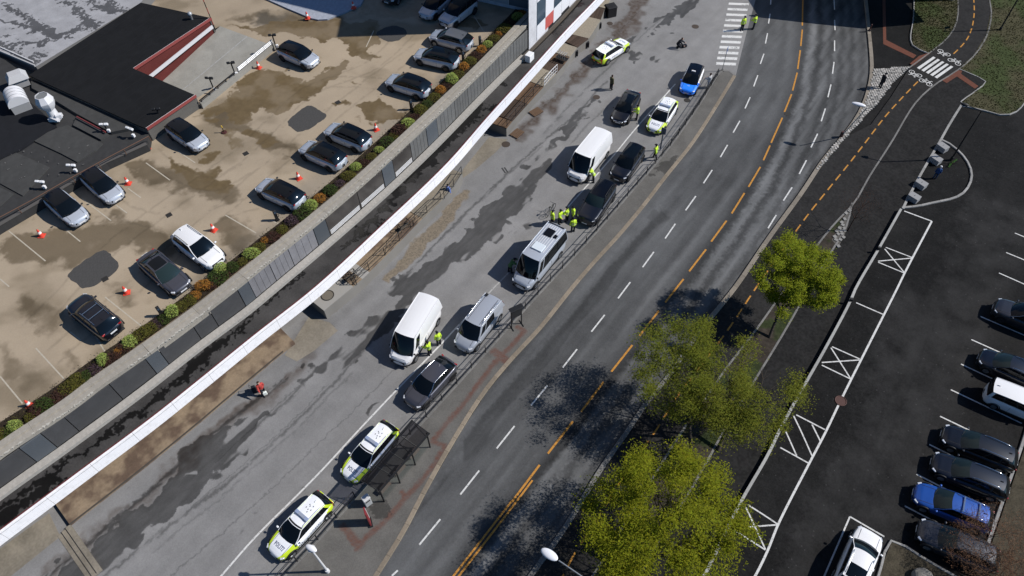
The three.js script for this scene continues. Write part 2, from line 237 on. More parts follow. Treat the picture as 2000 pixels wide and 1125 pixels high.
// main road
const Kc = curve(GL(K), 1), R1c = curve(GL(R1), 1);
{
  const R = [-24, -120, 58, -4], W = 1640, H = 2048, pale = new Mask(R, W, H), dark = new Mask(R, W, H), patch = new Mask(R, W, H);
  const YL = curve(GL([[640, 1440], [760, 1285], [887, 1123], [1000, 976], [1054, 908], [1119, 823], [1179, 746], [1235, 674], [1287, 607], [1335, 545], [1379, 487], [1419, 431], [1454, 377], [1485, 326], [1505, 283], [1529, 228], [1546, 183], [1558, 140], [1563, 98], [1567, 58], [1568, 0], [1566, -60], [1564, -150]]), 1);
  for (const [o, w, v] of [[1.1, .8, 1], [2.6, .9, .7], [3.7, .5, .8], [4.7, .7, .65], [5.8, .6, .6], [6.9, .6, .5], [-1.2, .5, .3], [-2.7, .5, .25], [-4.6, .6, .3], [-6.0, .5, .35]]) pale.wline(offsetLine(YL, o), w, v);
  for (const [o, w, v] of [[1.75, .5, .7], [3.1, .45, .6], [4.1, .3, .6], [5.1, .3, .5], [0.25, .6, .8], [-0.4, .4, .5], [-1.9, .5, .3], [-5.3, .35, .5]]) dark.wline(offsetLine(YL, o), w, v);
  patch.poly([[905, 860], [950, 800], [1010, 735], [1080, 655], [1150, 575], [1185, 525], [1210, 500], [1290, 410], [1300, 418], [1215, 520], [1170, 590], [1120, 640], [1090, 690], [1040, 745], [985, 800], [935, 880], [905, 905]], .8).poly([[1050, 570], [1110, 500], [1180, 455]], .0)
    .poly([[1262, 425], [1275, 408], [1310, 425], [1285, 440]], .6);
  const rc = new Mask(R, W, H); rc.wline(offsetLine(YL, 4.2), 8.2, 1); rc.done(6); pale.done(4); dark.done(4); patch.done(1);
  const m = planTex(R, W, H, (x, z, i, j, o) => {
    const n1 = fbm(x * .7, z * .7, 4), n2 = fbm(x * 5, z * 5, 2), gr = h2(i + 31, j), al = fbm((x * .6 - z * .8) * .12 + 3, (x * .8 + z * .6) * 1.4, 4); const wx = i + (n1 - .5) * 14, wy = j + (n2 - .5) * 14;
    const rcv = rc.at(i, j); let b = mix(.08, .056, rcv) + (n1 - .5) * .03 + (al - .5) * .06 + (gr - .5) * .02 + (fbm(x * .1 + 4, z * .1, 3) - .5) * .03;
    b += pale.at(wx, wy) * mix(.05, .085, rcv) * (0.1 + al * 1.5); b *= 1 - dark.at(wx, wy) * 0.42 * (0.4 + n1 * 1.2); b *= 1 - patch.at(wx * .3 + i * .7, wy * .3 + j * .7) * .42;
    o[0] = b * .98; o[1] = b; o[2] = b * 1.01; o[3] = .84;
  });
  const left = GL([[640, 1290], ...K.slice(1), [1445, 95], [1455, 45], [1460, -2], [1440, -150]]);
  struct('road', planar(polyGeo([...left, ...GL([...R1].reverse())], 0.0), R), m);
}
// right-hand ground: parking lot asphalt, darker and newer
let lotMat;
{
  const R = [-6, -120, 84, -4], W = 1400, H = 1800, pale = new Mask(R, W, H), crack = new Mask(R, W, H), brown = new Mask(R, W, H);
  const lane = curve(GL([[1560, 1250], [1650, 1060], [1740, 880], [1830, 690], [1900, 540], [1960, 400]]), 1); for (const o of [-2.2, -.6, .8, 2.2]) pale.wline(offsetLine(lane, o), .8, .6);
  pale.poly([[1720, 570], [1830, 560], [1900, 640], [1830, 800], [1740, 900], [1690, 960], [1650, 900], [1690, 760]], .4);
  for (const p of [[[1660, 1030], [1700, 930], [1740, 840], [1790, 720], [1810, 660]], [[1700, 880], [1725, 800], [1760, 740]]]) crack.wline(curve(GL(p)), .12, .8);
  brown.poly([[1640, 330], [1690, 340], [1660, 460], [1700, 420], [1720, 370], [1680, 520], [1600, 560], [1570, 700], [1500, 760], [1480, 860], [1450, 860], [1540, 640], [1600, 470]], .5);
  pale.done(9); crack.done(1); brown.done(12);
  lotMat = planTex(R, W, H, (x, z, i, j, o) => {
    const n1 = fbm(x * .8, z * .8, 4), n2 = fbm(x * 4, z * 4, 3), gr = h2(i + 77, j + 13), sp = h2(i * 3 + 5, j * 7);
    let b = 0.0085 + (n1 - .5) * .009 + (gr - .5) * .008 + (n2 - .5) * .006; b += pale.at(i + (n2 - .5) * 20, j + (n1 - .5) * 20) * .028 * (.1 + n1 * 1.5); b += (fbm(x * .16 + 5, z * .16, 3) - .5) * .012; b = Math.max(.004, b); b *= 1 - crack.at(i + (n2 - .5) * 10, j) * .45;
    if (sp > .9985) b += .05;
    const br = brown.at(i + (n2 - .5) * 40, j + (n1 - .5) * 40) * (sp > .5 ? 1 : .4); o[0] = b * (1.02 + .25 * br); o[1] = b * (1 + .1 * br); o[2] = b * .98; o[3] = .9;
  });
  lotMat.userData.R = R;
  struct('parking_lot', planar(polyGeo([...GL(R1.slice(1)), ...GL([[2300, -120], [2300, 1290]])], -0.006), R), lotMat);
}
// paths on the right
const R2c = curve(GL(R2), 1);
{
  const R = [-6, -120, 84, -4];
  const path = planTex(R, 700, 900, (x, z, i, j, o) => { const n = fbm(x * 1.2, z * 1.2, 4), gr = h2(i, j); const b = .02 + (n - .5) * .012 + (gr - .5) * .012; o[0] = b * 1.04; o[1] = b; o[2] = b * .97; o[3] = .9; });
  const walk = planTex(R, 700, 900, (x, z, i, j, o) => { const n = fbm(x * 1.2 + 9, z * 1.2, 4), gr = h2(i + 4, j); const b = .015 + (n - .5) * .01 + (gr - .5) * .012; o[0] = b * 1.03; o[1] = b; o[2] = b * .97; o[3] = .92; });
  struct('cycle_path', planar(polyGeo([...GL(R1.slice(1, 15)), ...GL(CYL), ...GL([...R2].reverse().slice(0, -1))], 0.1), R), path);
  struct('footpath', planar(polyGeo([...GL(R2B), ...GL(R2.slice(11, 15)), ...GL([[1850, 150], [1874, 137], [1925, 160], [1876, 203]]), ...GL(R3U.slice().reverse()), ...GL(R3.slice().reverse())], 0.096), R), walk);
  const soil = planTex(R, 700, 900, (x, z, i, j, o) => { const n = fbm(x * 2, z * 2, 4), gr = h2(i + 9, j); const gm = sstep(.45, .6, fbm(x * .8 + 3, z * .8, 3)); const b = .035 + (n - .5) * .03 + (gr - .5) * .02; o[0] = b * mix(1.15, .8, gm); o[1] = b * mix(.95, 1.05, gm); o[2] = b * mix(.75, .4, gm); o[3] = 1; });
  struct('verge', planar(polyGeo([...GL(R2.slice(1, 11)), ...GL(R2B.slice().reverse().slice(1))], 0.104), R), soil);
  const grassMat = planTex(R, 900, 1160, (x, z, i, j, o) => { const n = fbm(x * 1.3, z * 1.3, 4), f = fbm(x * 9, z * 9, 2), gr = h2(i + 3, j + 8); const dry = sstep(.38, .62, fbm(x * .35 + 7, z * .35, 3)); const b = .05 + (n - .5) * .03 + (gr - .5) * .015 + (f - .5) * .02; o[0] = b * mix(.85, 1.2, dry); o[1] = b * mix(1.12, 1.12, dry); o[2] = b * mix(.4, .6, dry); o[3] = 1; });
  const lawn1 = [[1785, -60], [1783, 30], [1781, 90], [1812, 106], [1822, 101], [1850, 77], [1867, 50], [1872, 20], [1871, 0], [1868, -60]];
  const lawn2 = [[1927, -60], [1930, 0], [1934, 25], [1925, 70], [1900, 110], [1872, 135], [1925, 160], [1876, 204], [1900, 211], [1925, 217], [1948, 224], [1970, 224], [1987, 216], [2000, 200], [2060, 150], [2200, -60]];
  struct('lawn', planar(polyGeo(GL(lawn1), 0.11), R), grassMat); struct('lawn', planar(polyGeo(GL(lawn2), 0.11), R), grassMat);
  // grass blades as stuff
  for (const [nm, poly, cnt] of [['grass', lawn1, 5000], ['grass', lawn2, 8000]]) {
    const P = GL(poly); let x0 = 1e9, x1 = -1e9, z0 = 1e9, z1 = -1e9; for (const p of P) { x0 = Math.min(x0, p.x); x1 = Math.max(x1, p.x); z0 = Math.min(z0, p.z); z1 = Math.max(z1, p.z); }
    const inside = (x, z) => { let c = false; for (let i = 0, j = P.length - 1; i < P.length; j = i++) if ((P[i].z > z) !== (P[j].z > z) && x < (P[j].x - P[i].x) * (z - P[i].z) / (P[j].z - P[i].z) + P[i].x) c = !c; return c; };
    const g = new THREE.BufferGeometry(); g.setAttribute('position', new THREE.Float32BufferAttribute([-.07, 0, 0, .07, 0, .02, .03, .1, .05, -.05, 0, .07, .06, 0, -.06, -.06, .09, -.02, 0, 0, -.08, .05, 0, .06, .07, .08, -.03], 3)); g.computeVertexNormals();
    const im = new THREE.InstancedMesh(g, std(.062, .06, .022, 1, 0, { side: THREE.DoubleSide }), cnt); im.name = numbered(nm); const M = new THREE.Matrix4(), Q = new THREE.Quaternion(), Y = new THREE.Vector3(0, 1, 0); let k = 0, guard = 0; const col = new THREE.Color();
    while (k < cnt && guard++ < 90000) { const x = rr(x0, x1), z = rr(z0, z1); if (z < -92 || !inside(x, z)) continue; Q.setFromAxisAngle(Y, rnd() * 6.3); const s = rr(.35, .8); M.compose(new THREE.Vector3(x, .108, z), Q, new THREE.Vector3(s, s, s)); im.setMatrixAt(k, M); const d = rnd(); col.setRGB(mix(.85, 1.15, d), mix(.9, 1.2, rnd()), .9); im.setColorAt(k, col); k++; }
    im.count = k; im.userData = { kind: 'stuff', label: nm === 'grass' && poly === lawn1 ? 'short dry grass on the lawn inside the path bend' : 'patchy short grass on the lawn right of the path', category: 'grass' }; scene.add(im);
  }
}
console.log('ground sheets');
// ------------------------------------------------------------------ pavements, kerbs, markings
const M = {
  kerb: std(.27, .225, .17, .9), kerbGrey: std(.2, .195, .185, .9), kerbPale: std(.34, .335, .32, .9), paint: std(.62, .62, .6, .8), paintDull: std(.4, .4, .385, .85), orange: std(.5, .235, .045, .8), concrete: std(.36, .335, .295, .9),
  steelDark: std(.02, .021, .023, .5, .4), steel: std(.35, .36, .37, .4, .7), black: std(.012, .012, .013, .7), rubber: std(.014, .014, .015, .85), white: std(.72, .72, .72, .6), redpaint: std(.28, .035, .03, .6), wood: std(.2, .115, .06, .85),
};
// speckled concrete used on kerbs and caps
const concTex = dataTex(256, 256, (i, j, o) => { const n = .82 + .3 * (fbm(i / 22, j / 22, 4) - .5) + .16 * (h2(i, j) - .5); o[0] = o[1] = o[2] = n; });
const wornTex = dataTex(512, 512, (i, j, o) => { const n = fbm(i / 9, j / 9, 4), m = fbm(i / 70 + 9, j / 70, 3); const k = sstep(.2, .33, n * .7 + m * .5 - .12 + (h2(i, j) - .5) * .12); const v = mix(.2, .95, k) + (h2(i + 3, j) - .5) * .12; o[0] = o[1] = o[2] = v; });
for (const k of ['kerb', 'kerbGrey', 'kerbPale', 'concrete']) M[k].map = rep(concTex, k === 'concrete' ? .6 : .9);
for (const k of ['paint', 'paintDull', 'orange']) M[k].map = rep(wornTex, .37);
function kerbRow(parent, line, w, y0, y1, mat, side = 1, len = 1.0, name = 'kerb_stone') {
  const c = curve(line, len), out = offsetLine(c, w * side); const mats = [mat, mat.clone(), mat.clone()]; mats[1].color.multiplyScalar(.88); mats[2].color.multiplyScalar(1.1);
  const L = offsetLine(c, 0);
  for (let i = 1; i < c.length; i++) {
    const g = 0.008 / len; const a = L[i - 1].clone().lerp(L[i], g), b = L[i - 1].clone().lerp(L[i], 1 - g), A = out[i - 1].clone().lerp(out[i], g), B = out[i - 1].clone().lerp(out[i], 1 - g);
    const pos = [], ch = .018; const top = (p, q) => [mix(p.x, q.x, ch / w), y1, mix(p.z, q.z, ch / w)];
    const V = [[a.x, y0, a.z], [b.x, y0, b.z], [B.x, y0, B.z], [A.x, y0, A.z], [a.x, y1 - ch, a.z], [b.x, y1 - ch, b.z], [B.x, y1 - ch, B.z], [A.x, y1 - ch, A.z], top(a, A), top(b, B), top(B, b), top(A, a)];
    const qd = [[0, 1, 5, 4], [1, 2, 6, 5], [2, 3, 7, 6], [3, 0, 4, 7], [4, 5, 9, 8], [6, 7, 11, 10], [8, 9, 10, 11], [5, 6, 10, 9], [7, 4, 8, 11]]; const uv = [];
    for (const f of qd) for (const k of [0, 1, 2, 0, 2, 3]) { const v = V[f[k]]; pos.push(...v); uv.push(v[0] + v[1], v[2]); }
    const ge = new THREE.BufferGeometry(); ge.setAttribute('position', new THREE.Float32BufferAttribute(pos, 3)); ge.setAttribute('uv', new THREE.Float32BufferAttribute(uv, 2)); ge.computeVertexNormals();
    part(name, ge, mats[(rnd() * 3) | 0], parent);
  }
}
// island with red brick guide lines
{
  const R = [-26, -86, 26, -6], W = 1040, H = 1600, red = new Mask(R, W, H), wetm = new Mask(R, W, H);
  red.line([[1010, 640], [1025, 648], [985, 690], [960, 715], [905, 790], [860, 842], [845, 862], [870, 872], [845, 912], [790, 975], [745, 1025], [715, 1050], [697, 1072]], .36, 1).poly([[957, 688], [966, 680], [998, 702], [988, 715]], 1).poly([[660, 1030], [672, 1020], [710, 1062], [697, 1076]], 1).poly([[780, 962], [787, 956], [796, 966], [788, 974]], 1);
  wetm.poly([[1275, 333], [1290, 318], [1326, 308], [1305, 346], [1295, 343]], 1).spot(1273, 345, .35, .8).spot(745, 990, .8, .6);
  red.done(1); wetm.done(1);
  const m = planTex(R, W, H, (x, z, i, j, o) => { const n = fbm(x * 1.1, z * 1.1, 4), n2 = fbm(x * 5, z * 5, 3), gr = h2(i + 5, j + 3); let b = .115 + (n - .5) * .05 + (gr - .5) * .03; let r = b * 1.03, g = b * .985, c = b * .9; const k = red.at(i + (n2 - .5) * 5, j + (n - .5) * 5) * (.3 + .75 * n2); const br = ((Math.floor(x * 5) + Math.floor(z * 10)) & 1) * .02; r = mix(r, .105 + br, k); g = mix(g, .05 + br * .4, k); c = mix(c, .04, k); const w = wetm.at(i + (n2 - .5) * 22, j + (n - .5) * 22); const f = 1 - .5 * sstep(.2, .6, w); o[0] = r * f; o[1] = g * f; o[2] = c * f; o[3] = .9; });
  const inner = offsetLine(Kc, -.3);
  const fl = offsetLine(curve(GL(FL), 1), .24);
  struct('traffic_island', planar(polyGeo([...fl, ...GL([[1420, 140]]), ...inner.slice().reverse()], 0.118), R), m);
  const isl = scene.children[scene.children.length - 1];
  kerbRow(isl, GL(K), .32, -.02, .13, M.kerb, -1, 1.15);
  kerbRow(isl, GL([...FL.slice(1), [1410, 136]]), .24, -.02, .13, M.kerbGrey, 1, 1.15);
  kerbRow(isl, GL([[1407, 137], [1422, 138], [1438, 149]]), .25, -.02, .13, M.kerbGrey, 1, .9);
}
// kerbs on the right
function kerbThing(name, line, w, y1, mat, side, len) { const g = new THREE.Group(); g.name = numbered(name); g.userData.kind = 'structure'; scene.add(g); kerbRow(g, GL(line), w, -.02, y1, mat, side, len); return g; }
kerbThing('road_kerb', R1.slice(0, 10), .34, .13, M.kerbGrey, 1, 1.4); { const kw = M.kerb.clone(); kw.color.setRGB(.25, .22, .18); kerbThing('road_kerb', R1.slice(9), .38, .13, kw, 1, 1.4); }
kerbThing('path_edging', R2, .16, .125, M.kerbGrey, 1, 1.6);
kerbThing('path_edging', R2B, .16, .125, M.kerbGrey, -1, 1.6);
kerbThing('path_edging', CYL.slice(2), .14, .125, M.kerbGrey, -1, 1.6);
kerbThing('lot_kerb', R3U, .22, .13, M.kerbPale, 1, 1.2);
kerbThing('lot_kerb', [[1837, 272], [1854, 280], [1872, 294], [1888, 312], [1898, 333], [1899, 349], [1893, 366], [1880, 381], [1861, 390], [1824, 398], [1792, 405], [1762, 408]], .2, .12, M.kerbPale, 1, .9);
kerbThing('lawn_edging', [[1874, 136], [1900, 147], [1925, 160], [1901, 183], [1876, 204], [1900, 211], [1925, 217], [1948, 224], [1970, 224], [1987, 216], [2000, 200]], .12, .13, M.kerbPale, 1, 1.0);
kerbThing('lawn_edging', [[1784, -40], [1783, 30], [1781, 90], [1812, 106]], .12, .13, M.kerbPale, -1, 1.0);
kerbThing('bed_kerb', [[1690, 1190], [1712, 1125], [1740, 1054], [1795, 1084], [1850, 1116], [1930, 1160]], .16, .14, M.kerbPale, 1, 1.0);
kerbThing('bed_kerb', [[2010, 830], [2000, 864], [1970, 951], [1947, 1019], [1915, 1110]], .2, .14, M.kerbPale, 1, 1.1);
{
  const R = [20, -40, 50, -5], bed = planTex(R, 500, 600, (x, z, i, j, o) => { const n = fbm(x * 3, z * 3, 4), gr = h2(i, j); const b = .05 + (n - .5) * .04 + (gr - .5) * .03; o[0] = b * 1.1; o[1] = b * .95; o[2] = b * .66; o[3] = 1; });
  struct('planting_bed', planar(polyGeo(GL([[1680, 1220], [1714, 1125], [1741, 1058], [1795, 1087], [1850, 1119], [1930, 1163], [1915, 1250]]), .09), R), bed);
  struct('planting_bed', planar(polyGeo(GL([[2012, 830], [2004, 864], [1974, 951], [1951, 1019], [1919, 1110], [1990, 1190], [2150, 1000], [2120, 830]]), .09), R), bed);
}
// stone setts beside the zebra of the cycle path
{
  const P1 = [[1705, 138], [1778, 131], [1742, 165], [1716, 200], [1686, 232], [1648, 274], [1622, 305], [1600, 332], [1592, 336], [1622, 292], [1638, 276], [1678, 226], [1697, 182]], P2 = [[1624, 470], [1640, 440], [1660, 402], [1656, 440], [1648, 462], [1636, 485]];
  const sm = [std(.33, .32, .3, .95), std(.24, .235, .22, .95), std(.42, .4, .37, .95)];
  for (const [poly, s, big] of [[P1, .24, 0], [P2, .34, 1]]) {
    const P = GL(poly); let x0 = 1e9, x1 = -1e9, z0 = 1e9, z1 = -1e9; for (const p of P) { x0 = Math.min(x0, p.x); x1 = Math.max(x1, p.x); z0 = Math.min(z0, p.z); z1 = Math.max(z1, p.z); }
    const inside = (x, z) => { let c = false; for (let i = 0, j = P.length - 1; i < P.length; j = i++) if ((P[i].z > z) !== (P[j].z > z) && x < (P[j].x - P[i].x) * (z - P[i].z) / (P[j].z - P[i].z) + P[i].x) c = !c; return c; };
    struct('sett_bed', planar(polyGeo(P, .108)), std(.1, .095, .085, 1)); const bed = scene.children[scene.children.length - 1]; const lists = [[], [], []];
    for (let x = x0; x < x1; x += s) for (let z = z0; z < z1; z += s) { const xx = x + rr(-.05, .05) * s * 2, zz = z + rr(-.06, .06) * s * 2; if (!inside(xx, zz) || (big && rnd() < .3)) continue; const g = at(bxg(s * rr(.7, .9), .09, s * rr(.7, .9)), xx, .12 + rr(-.012, .02), zz, rr(-.4, .4) + (big ? .6 : 0), rr(-.08, .08), rr(-.08, .08)); lists[big ? 1 : (rnd() * 3) | 0].push(g); }
    lists.forEach((l, k) => { if (l.length) { const m = part('setts', merge(l), sm[k], bed); m.userData.kind = 'stuff'; } });
  }
}
// markings: every stroke is its own sheet
const roadObj = scene.children.find(o => o.name === 'road'), lotObj = scene.children.find(o => o.name === 'parking_lot'), foreObj = scene.children.find(o => o.name === 'forecourt'), cycObj = scene.children.find(o => o.name === 'cycle_path');
function stroke(parent, name, pts, w, y, mat) { const c = pts.length > 2 ? curve(pts, .6) : pts; return part(name, ribbon(offsetLine(c, -w / 2), offsetLine(c, w / 2), y), mat, parent); }
const dash1 = [[765, 1125, 777, 1114], [819, 1064, 860, 1014], [899, 966, 936, 919], [970, 876, 1005, 832], [1037, 792, 1069, 753], [1099, 718, 1127, 682], [1155, 648, 1181, 615], [1207, 583, 1231, 551], [1255, 522, 1277, 492], [1299, 466, 1319, 437], [1339, 411, 1359, 383], [1374, 358, 1391, 332], [1407, 307, 1421, 283], [1432, 259, 1445, 236], [1455, 212, 1465, 190], [1472, 169, 1480, 147], [1485, 125, 1492, 105], [1495, 85, 1499, 65], [1501, 46, 1504, 27], [1505, 9, 1506, -8],
  [1500, 446, 1516, 420], [1530, 392, 1547, 366], [1561, 340, 1575, 313], [1584, 288, 1597, 261], [1604, 237, 1612, 212], [1617, 190, 1623, 165], [1626, 144, 1629, 121], [1630, 100, 1630, 79], [1631, 59, 1630, 39], [1630, 19, 1629, 0]];
for (const [a, b, c, d] of dash1) stroke(roadObj, 'lane_dash', GL([[a, b], [c, d]]), .12, .006, M.paint);
const yd = [[1000, 980, 1054, 908], [1070, 886, 1119, 823], [1135, 804, 1179, 746], [1194, 726, 1235, 674], [1249, 656, 1287, 607], [1299, 591, 1335, 545], [1346, 530, 1379, 487], [1389, 472, 1419, 431], [1429, 417, 1454, 377], [1462, 365, 1485, 326], [1491, 313, 1504, 284], [1506, 279, 1528, 230], [1532, 219, 1546, 184], [1548, 177, 1557, 142], [1558, 135, 1563, 98], [1564, 90, 1567, 58], [1567, 50, 1568, 0]];
for (const [a, b, c, d] of yd) stroke(roadObj, 'centre_dash', GL([[a, b], [c, d]]), .15, .006, M.orange);
stroke(roadObj, 'centre_line', GL([[800, 1235], [888, 1122], [1000, 978]]), .13, .006, M.orange); stroke(roadObj, 'centre_line', GL([[810, 1237], [897, 1124], [1000, 991], [1040, 938]]), .13, .006, M.orange);
const wl = curve(GL(WL), 1); stroke(foreObj, 'bay_line', GL(WL.slice(0, 9)), .13, .012, M.paint); stroke(foreObj, 'bay_line', GL([[897, 634], [960, 567], [995, 531]]), .12, .012, M.paintDull); stroke(foreObj, 'bay_line', GL(WL.slice(10)), .12, .012, M.paint);
stroke(foreObj, 'bay_mark', GL([[985, 327], [992, 337]]), .14, .012, std(.05, .05, .05)); stroke(foreObj, 'bay_mark', GL([[980, 328], [987, 338]]), .14, .012, std(.05, .05, .05));
// zebra over the forecourt
for (let i = 0; i < 14; i++) { const t = i / 13; const cy = mix(124, -14, t) , xl = mix(1399, 1428, t), xr = mix(1438, 1467, t); const h = mix(5.2, 4.0, t); const P = GL([[xl, cy - h / 2], [xr, cy - h / 2 + 1.5], [xr - .8, cy + h / 2 + 1.5], [xl - .8, cy + h / 2]]); part('zebra_stripe', polyGeo(P, .012), M.paint, foreObj); }
// cycle path: centre dashes, zebra, bicycle marks
{
  const c = curve(GL(CY), .1); let s = 0, on = 0, st = 0; const inZebra = p => { const a = G(1804, 150, 0), b = G(1852, 115, 0); const t = (p.x - a.x) * (b.x - a.x) + (p.z - a.z) * (b.z - a.z); return t > 0 && t < (b.x - a.x) ** 2 + (b.z - a.z) ** 2; };
  const per = 16, ln = 10; for (let i = 0; i + ln < c.length; i += per) { if (inZebra(c[i]) || inZebra(c[i + ln])) continue; const seg = c.slice(i, i + ln + 1).filter((_, k) => k % 5 === 0); part('centre_dash', ribbon(offsetLine(seg, -.06), offsetLine(seg, .06), .106), M.orange, cycObj); }
  for (let i = 0; i < 5; i++) { const dx = i * 8.6, dy = i * 4.45; const P = GL([[1790 + dx, 134 + dy], [1822 + dx, 112 + dy], [1826.5 + dx, 114.4 + dy], [1795 + dx, 137 + dy]]); part('zebra_stripe', polyGeo(P, .107), M.paint, cycObj); }
  const d = G(1852, 115).sub(G(1804, 150)).normalize(), n = new THREE.Vector3(-d.z, 0, d.x);
  for (const [px, py, f] of [[1841, 106, -1], [1865, 121, 1], [1785, 147, -1], [1809, 161, 1]]) {
    const o = G(px, py), U = n.clone().multiplyScalar(f), Vv = d.clone().multiplyScalar(f); const pt = (a, b) => [o.x + U.x * a + Vv.x * b, .109, o.z + U.z * a + Vv.z * b]; const sg = [];
    const seg = (a, b, c2, e, w = .07) => { const A = new THREE.Vector3(...pt(a, b)), B = new THREE.Vector3(...pt(c2, e)); sg.push(ribbon(offsetLine([A, B], -w / 2), offsetLine([A, B], w / 2), .109)); };
    for (const cx of [-.42, .42]) { const pp = []; for (let k = 0; k <= 14; k++) { const a = k / 14 * Math.PI * 2; pp.push(new THREE.Vector3(...pt(cx + .27 * Math.cos(a), -.2 + .27 * Math.sin(a)))); } sg.push(ribbon(offsetLine(pp, -.035), offsetLine(pp, .035), .109)); }
    seg(-.42, -.2, -.2, .22); seg(-.2, .22, .3, .22); seg(.3, .22, .42, -.2); seg(-.2, .22, 0, -.2); seg(0, -.2, .3, .22); seg(-.42, -.2, 0, -.2); seg(.3, .22, .26, .4); seg(.26, .4, .42, .42); seg(-.2, .22, -.25, .38); seg(-.35, .38, -.15, .38);
    part('bicycle_symbol', merge(sg), M.paint, cycObj);
  }
}
// parking bay markings along the lot kerb and stalls
{
  const S = (l, w = .12) => stroke(lotObj, 'bay_line', GL(l), w, -.001 + rnd() * .002, M.paint);
  S(BAYL, .15); S([[1766, 412], [1820, 432]]);
  S([[1730, 483], [1782, 503]], .1); S([[1715, 512], [1766, 533]], .1); S([[1728, 486], [1766, 532]], .1); S([[1715, 510], [1781, 504]], .1);
  S([[1672, 591], [1725, 614]], .1);
  S([[1625, 677], [1679, 701]], .1); S([[1605, 713], [1661, 740]], .1); S([[1623, 679], [1661, 739]], .1); S([[1605, 708], [1679, 703]], .1);
  S([[1555, 810], [1611, 839]], .1); S([[1524, 874], [1580, 905]], .1); S([[1550, 812], [1565, 843], [1586, 890]], .1); S([[1586, 829], [1602, 861]], .1); S([[1535, 843], [1556, 890]], .1);
  S([[1461, 986], [1500, 1011], [1519, 1024]], .1); S([[1435, 1036], [1495, 1074]], .1); S([[1457, 991], [1495, 1073]], .1); S([[1435, 1031], [1518, 1025]], .1);
  for (const l of [[[1982, 455], [2080, 495]], [[1965, 493], [2080, 540]], [[1951, 533], [2080, 590]], [[1915, 618], [2060, 680]], [[1897, 663], [2040, 727]], [[1877, 711], [2020, 778]], [[1857, 761], [1996, 827]], [[1836, 813], [1985, 884]], [[1815, 868], [1965, 942]], [[1790, 926], [1940, 1003]], [[1767, 988], [1910, 1063]], [[1660, 1009], [1727, 1048]]]) S(l, .1);
  S([[1660, 1009], [1610, 1125], [1580, 1195]], .1);
  const mh = G(1642, 783); const cover = part('manhole_cover', new THREE.CylinderGeometry(.42, .42, .02, 28), std(.075, .035, .028, .7, .3), lotObj, [mh.x, .004, mh.z]); part('cover_ring', new THREE.TorusGeometry(.4, .035, 6, 28), std(.1, .05, .04, .7, .3), cover, [0, .01, 0], [Math.PI / 2, 0, 0]);
}
// red brick guide bands by the lawns
{
  const bk = std(.15, .058, .038, .95); bk.map = rep(concTex, .8); const bp = (l, y = .107) => struct('brick_band', planar(polyGeo(GL(l), y)), bk);
  bp([[1723, -20], [1729, -20], [1731, 78], [1790, 108], [1784, 114], [1725, 86]], .008); bp([[1776, 126], [1794, 111], [1812, 105], [1817, 105], [1784, 130]], .112); bp([[1838, 158], [1868, 138], [1878, 140], [1876, 146], [1910, 170], [1903, 175], [1868, 151], [1848, 164]], .114);
}
for (const [px, py] of [[1342, 196], [1538, 222]]) { const p = G(px, py); part('drain_cover', new THREE.CylinderGeometry(.33, .33, .016, 20), std(.035, .033, .03, .8, .3), roadObj, [p.x, .006, p.z]); }
for (const [px, py, r] of [[1165, 190, .36], [1191, 46, .34], [988, 282, .42], [1358, 52, .4]]) { const p = G(px, py); part('drain_cover', new THREE.CylinderGeometry(r, r, .016, 20), std(.06, .045, .035, .85, .2), foreObj, [p.x, .01, p.z]); }
console.log('markings');
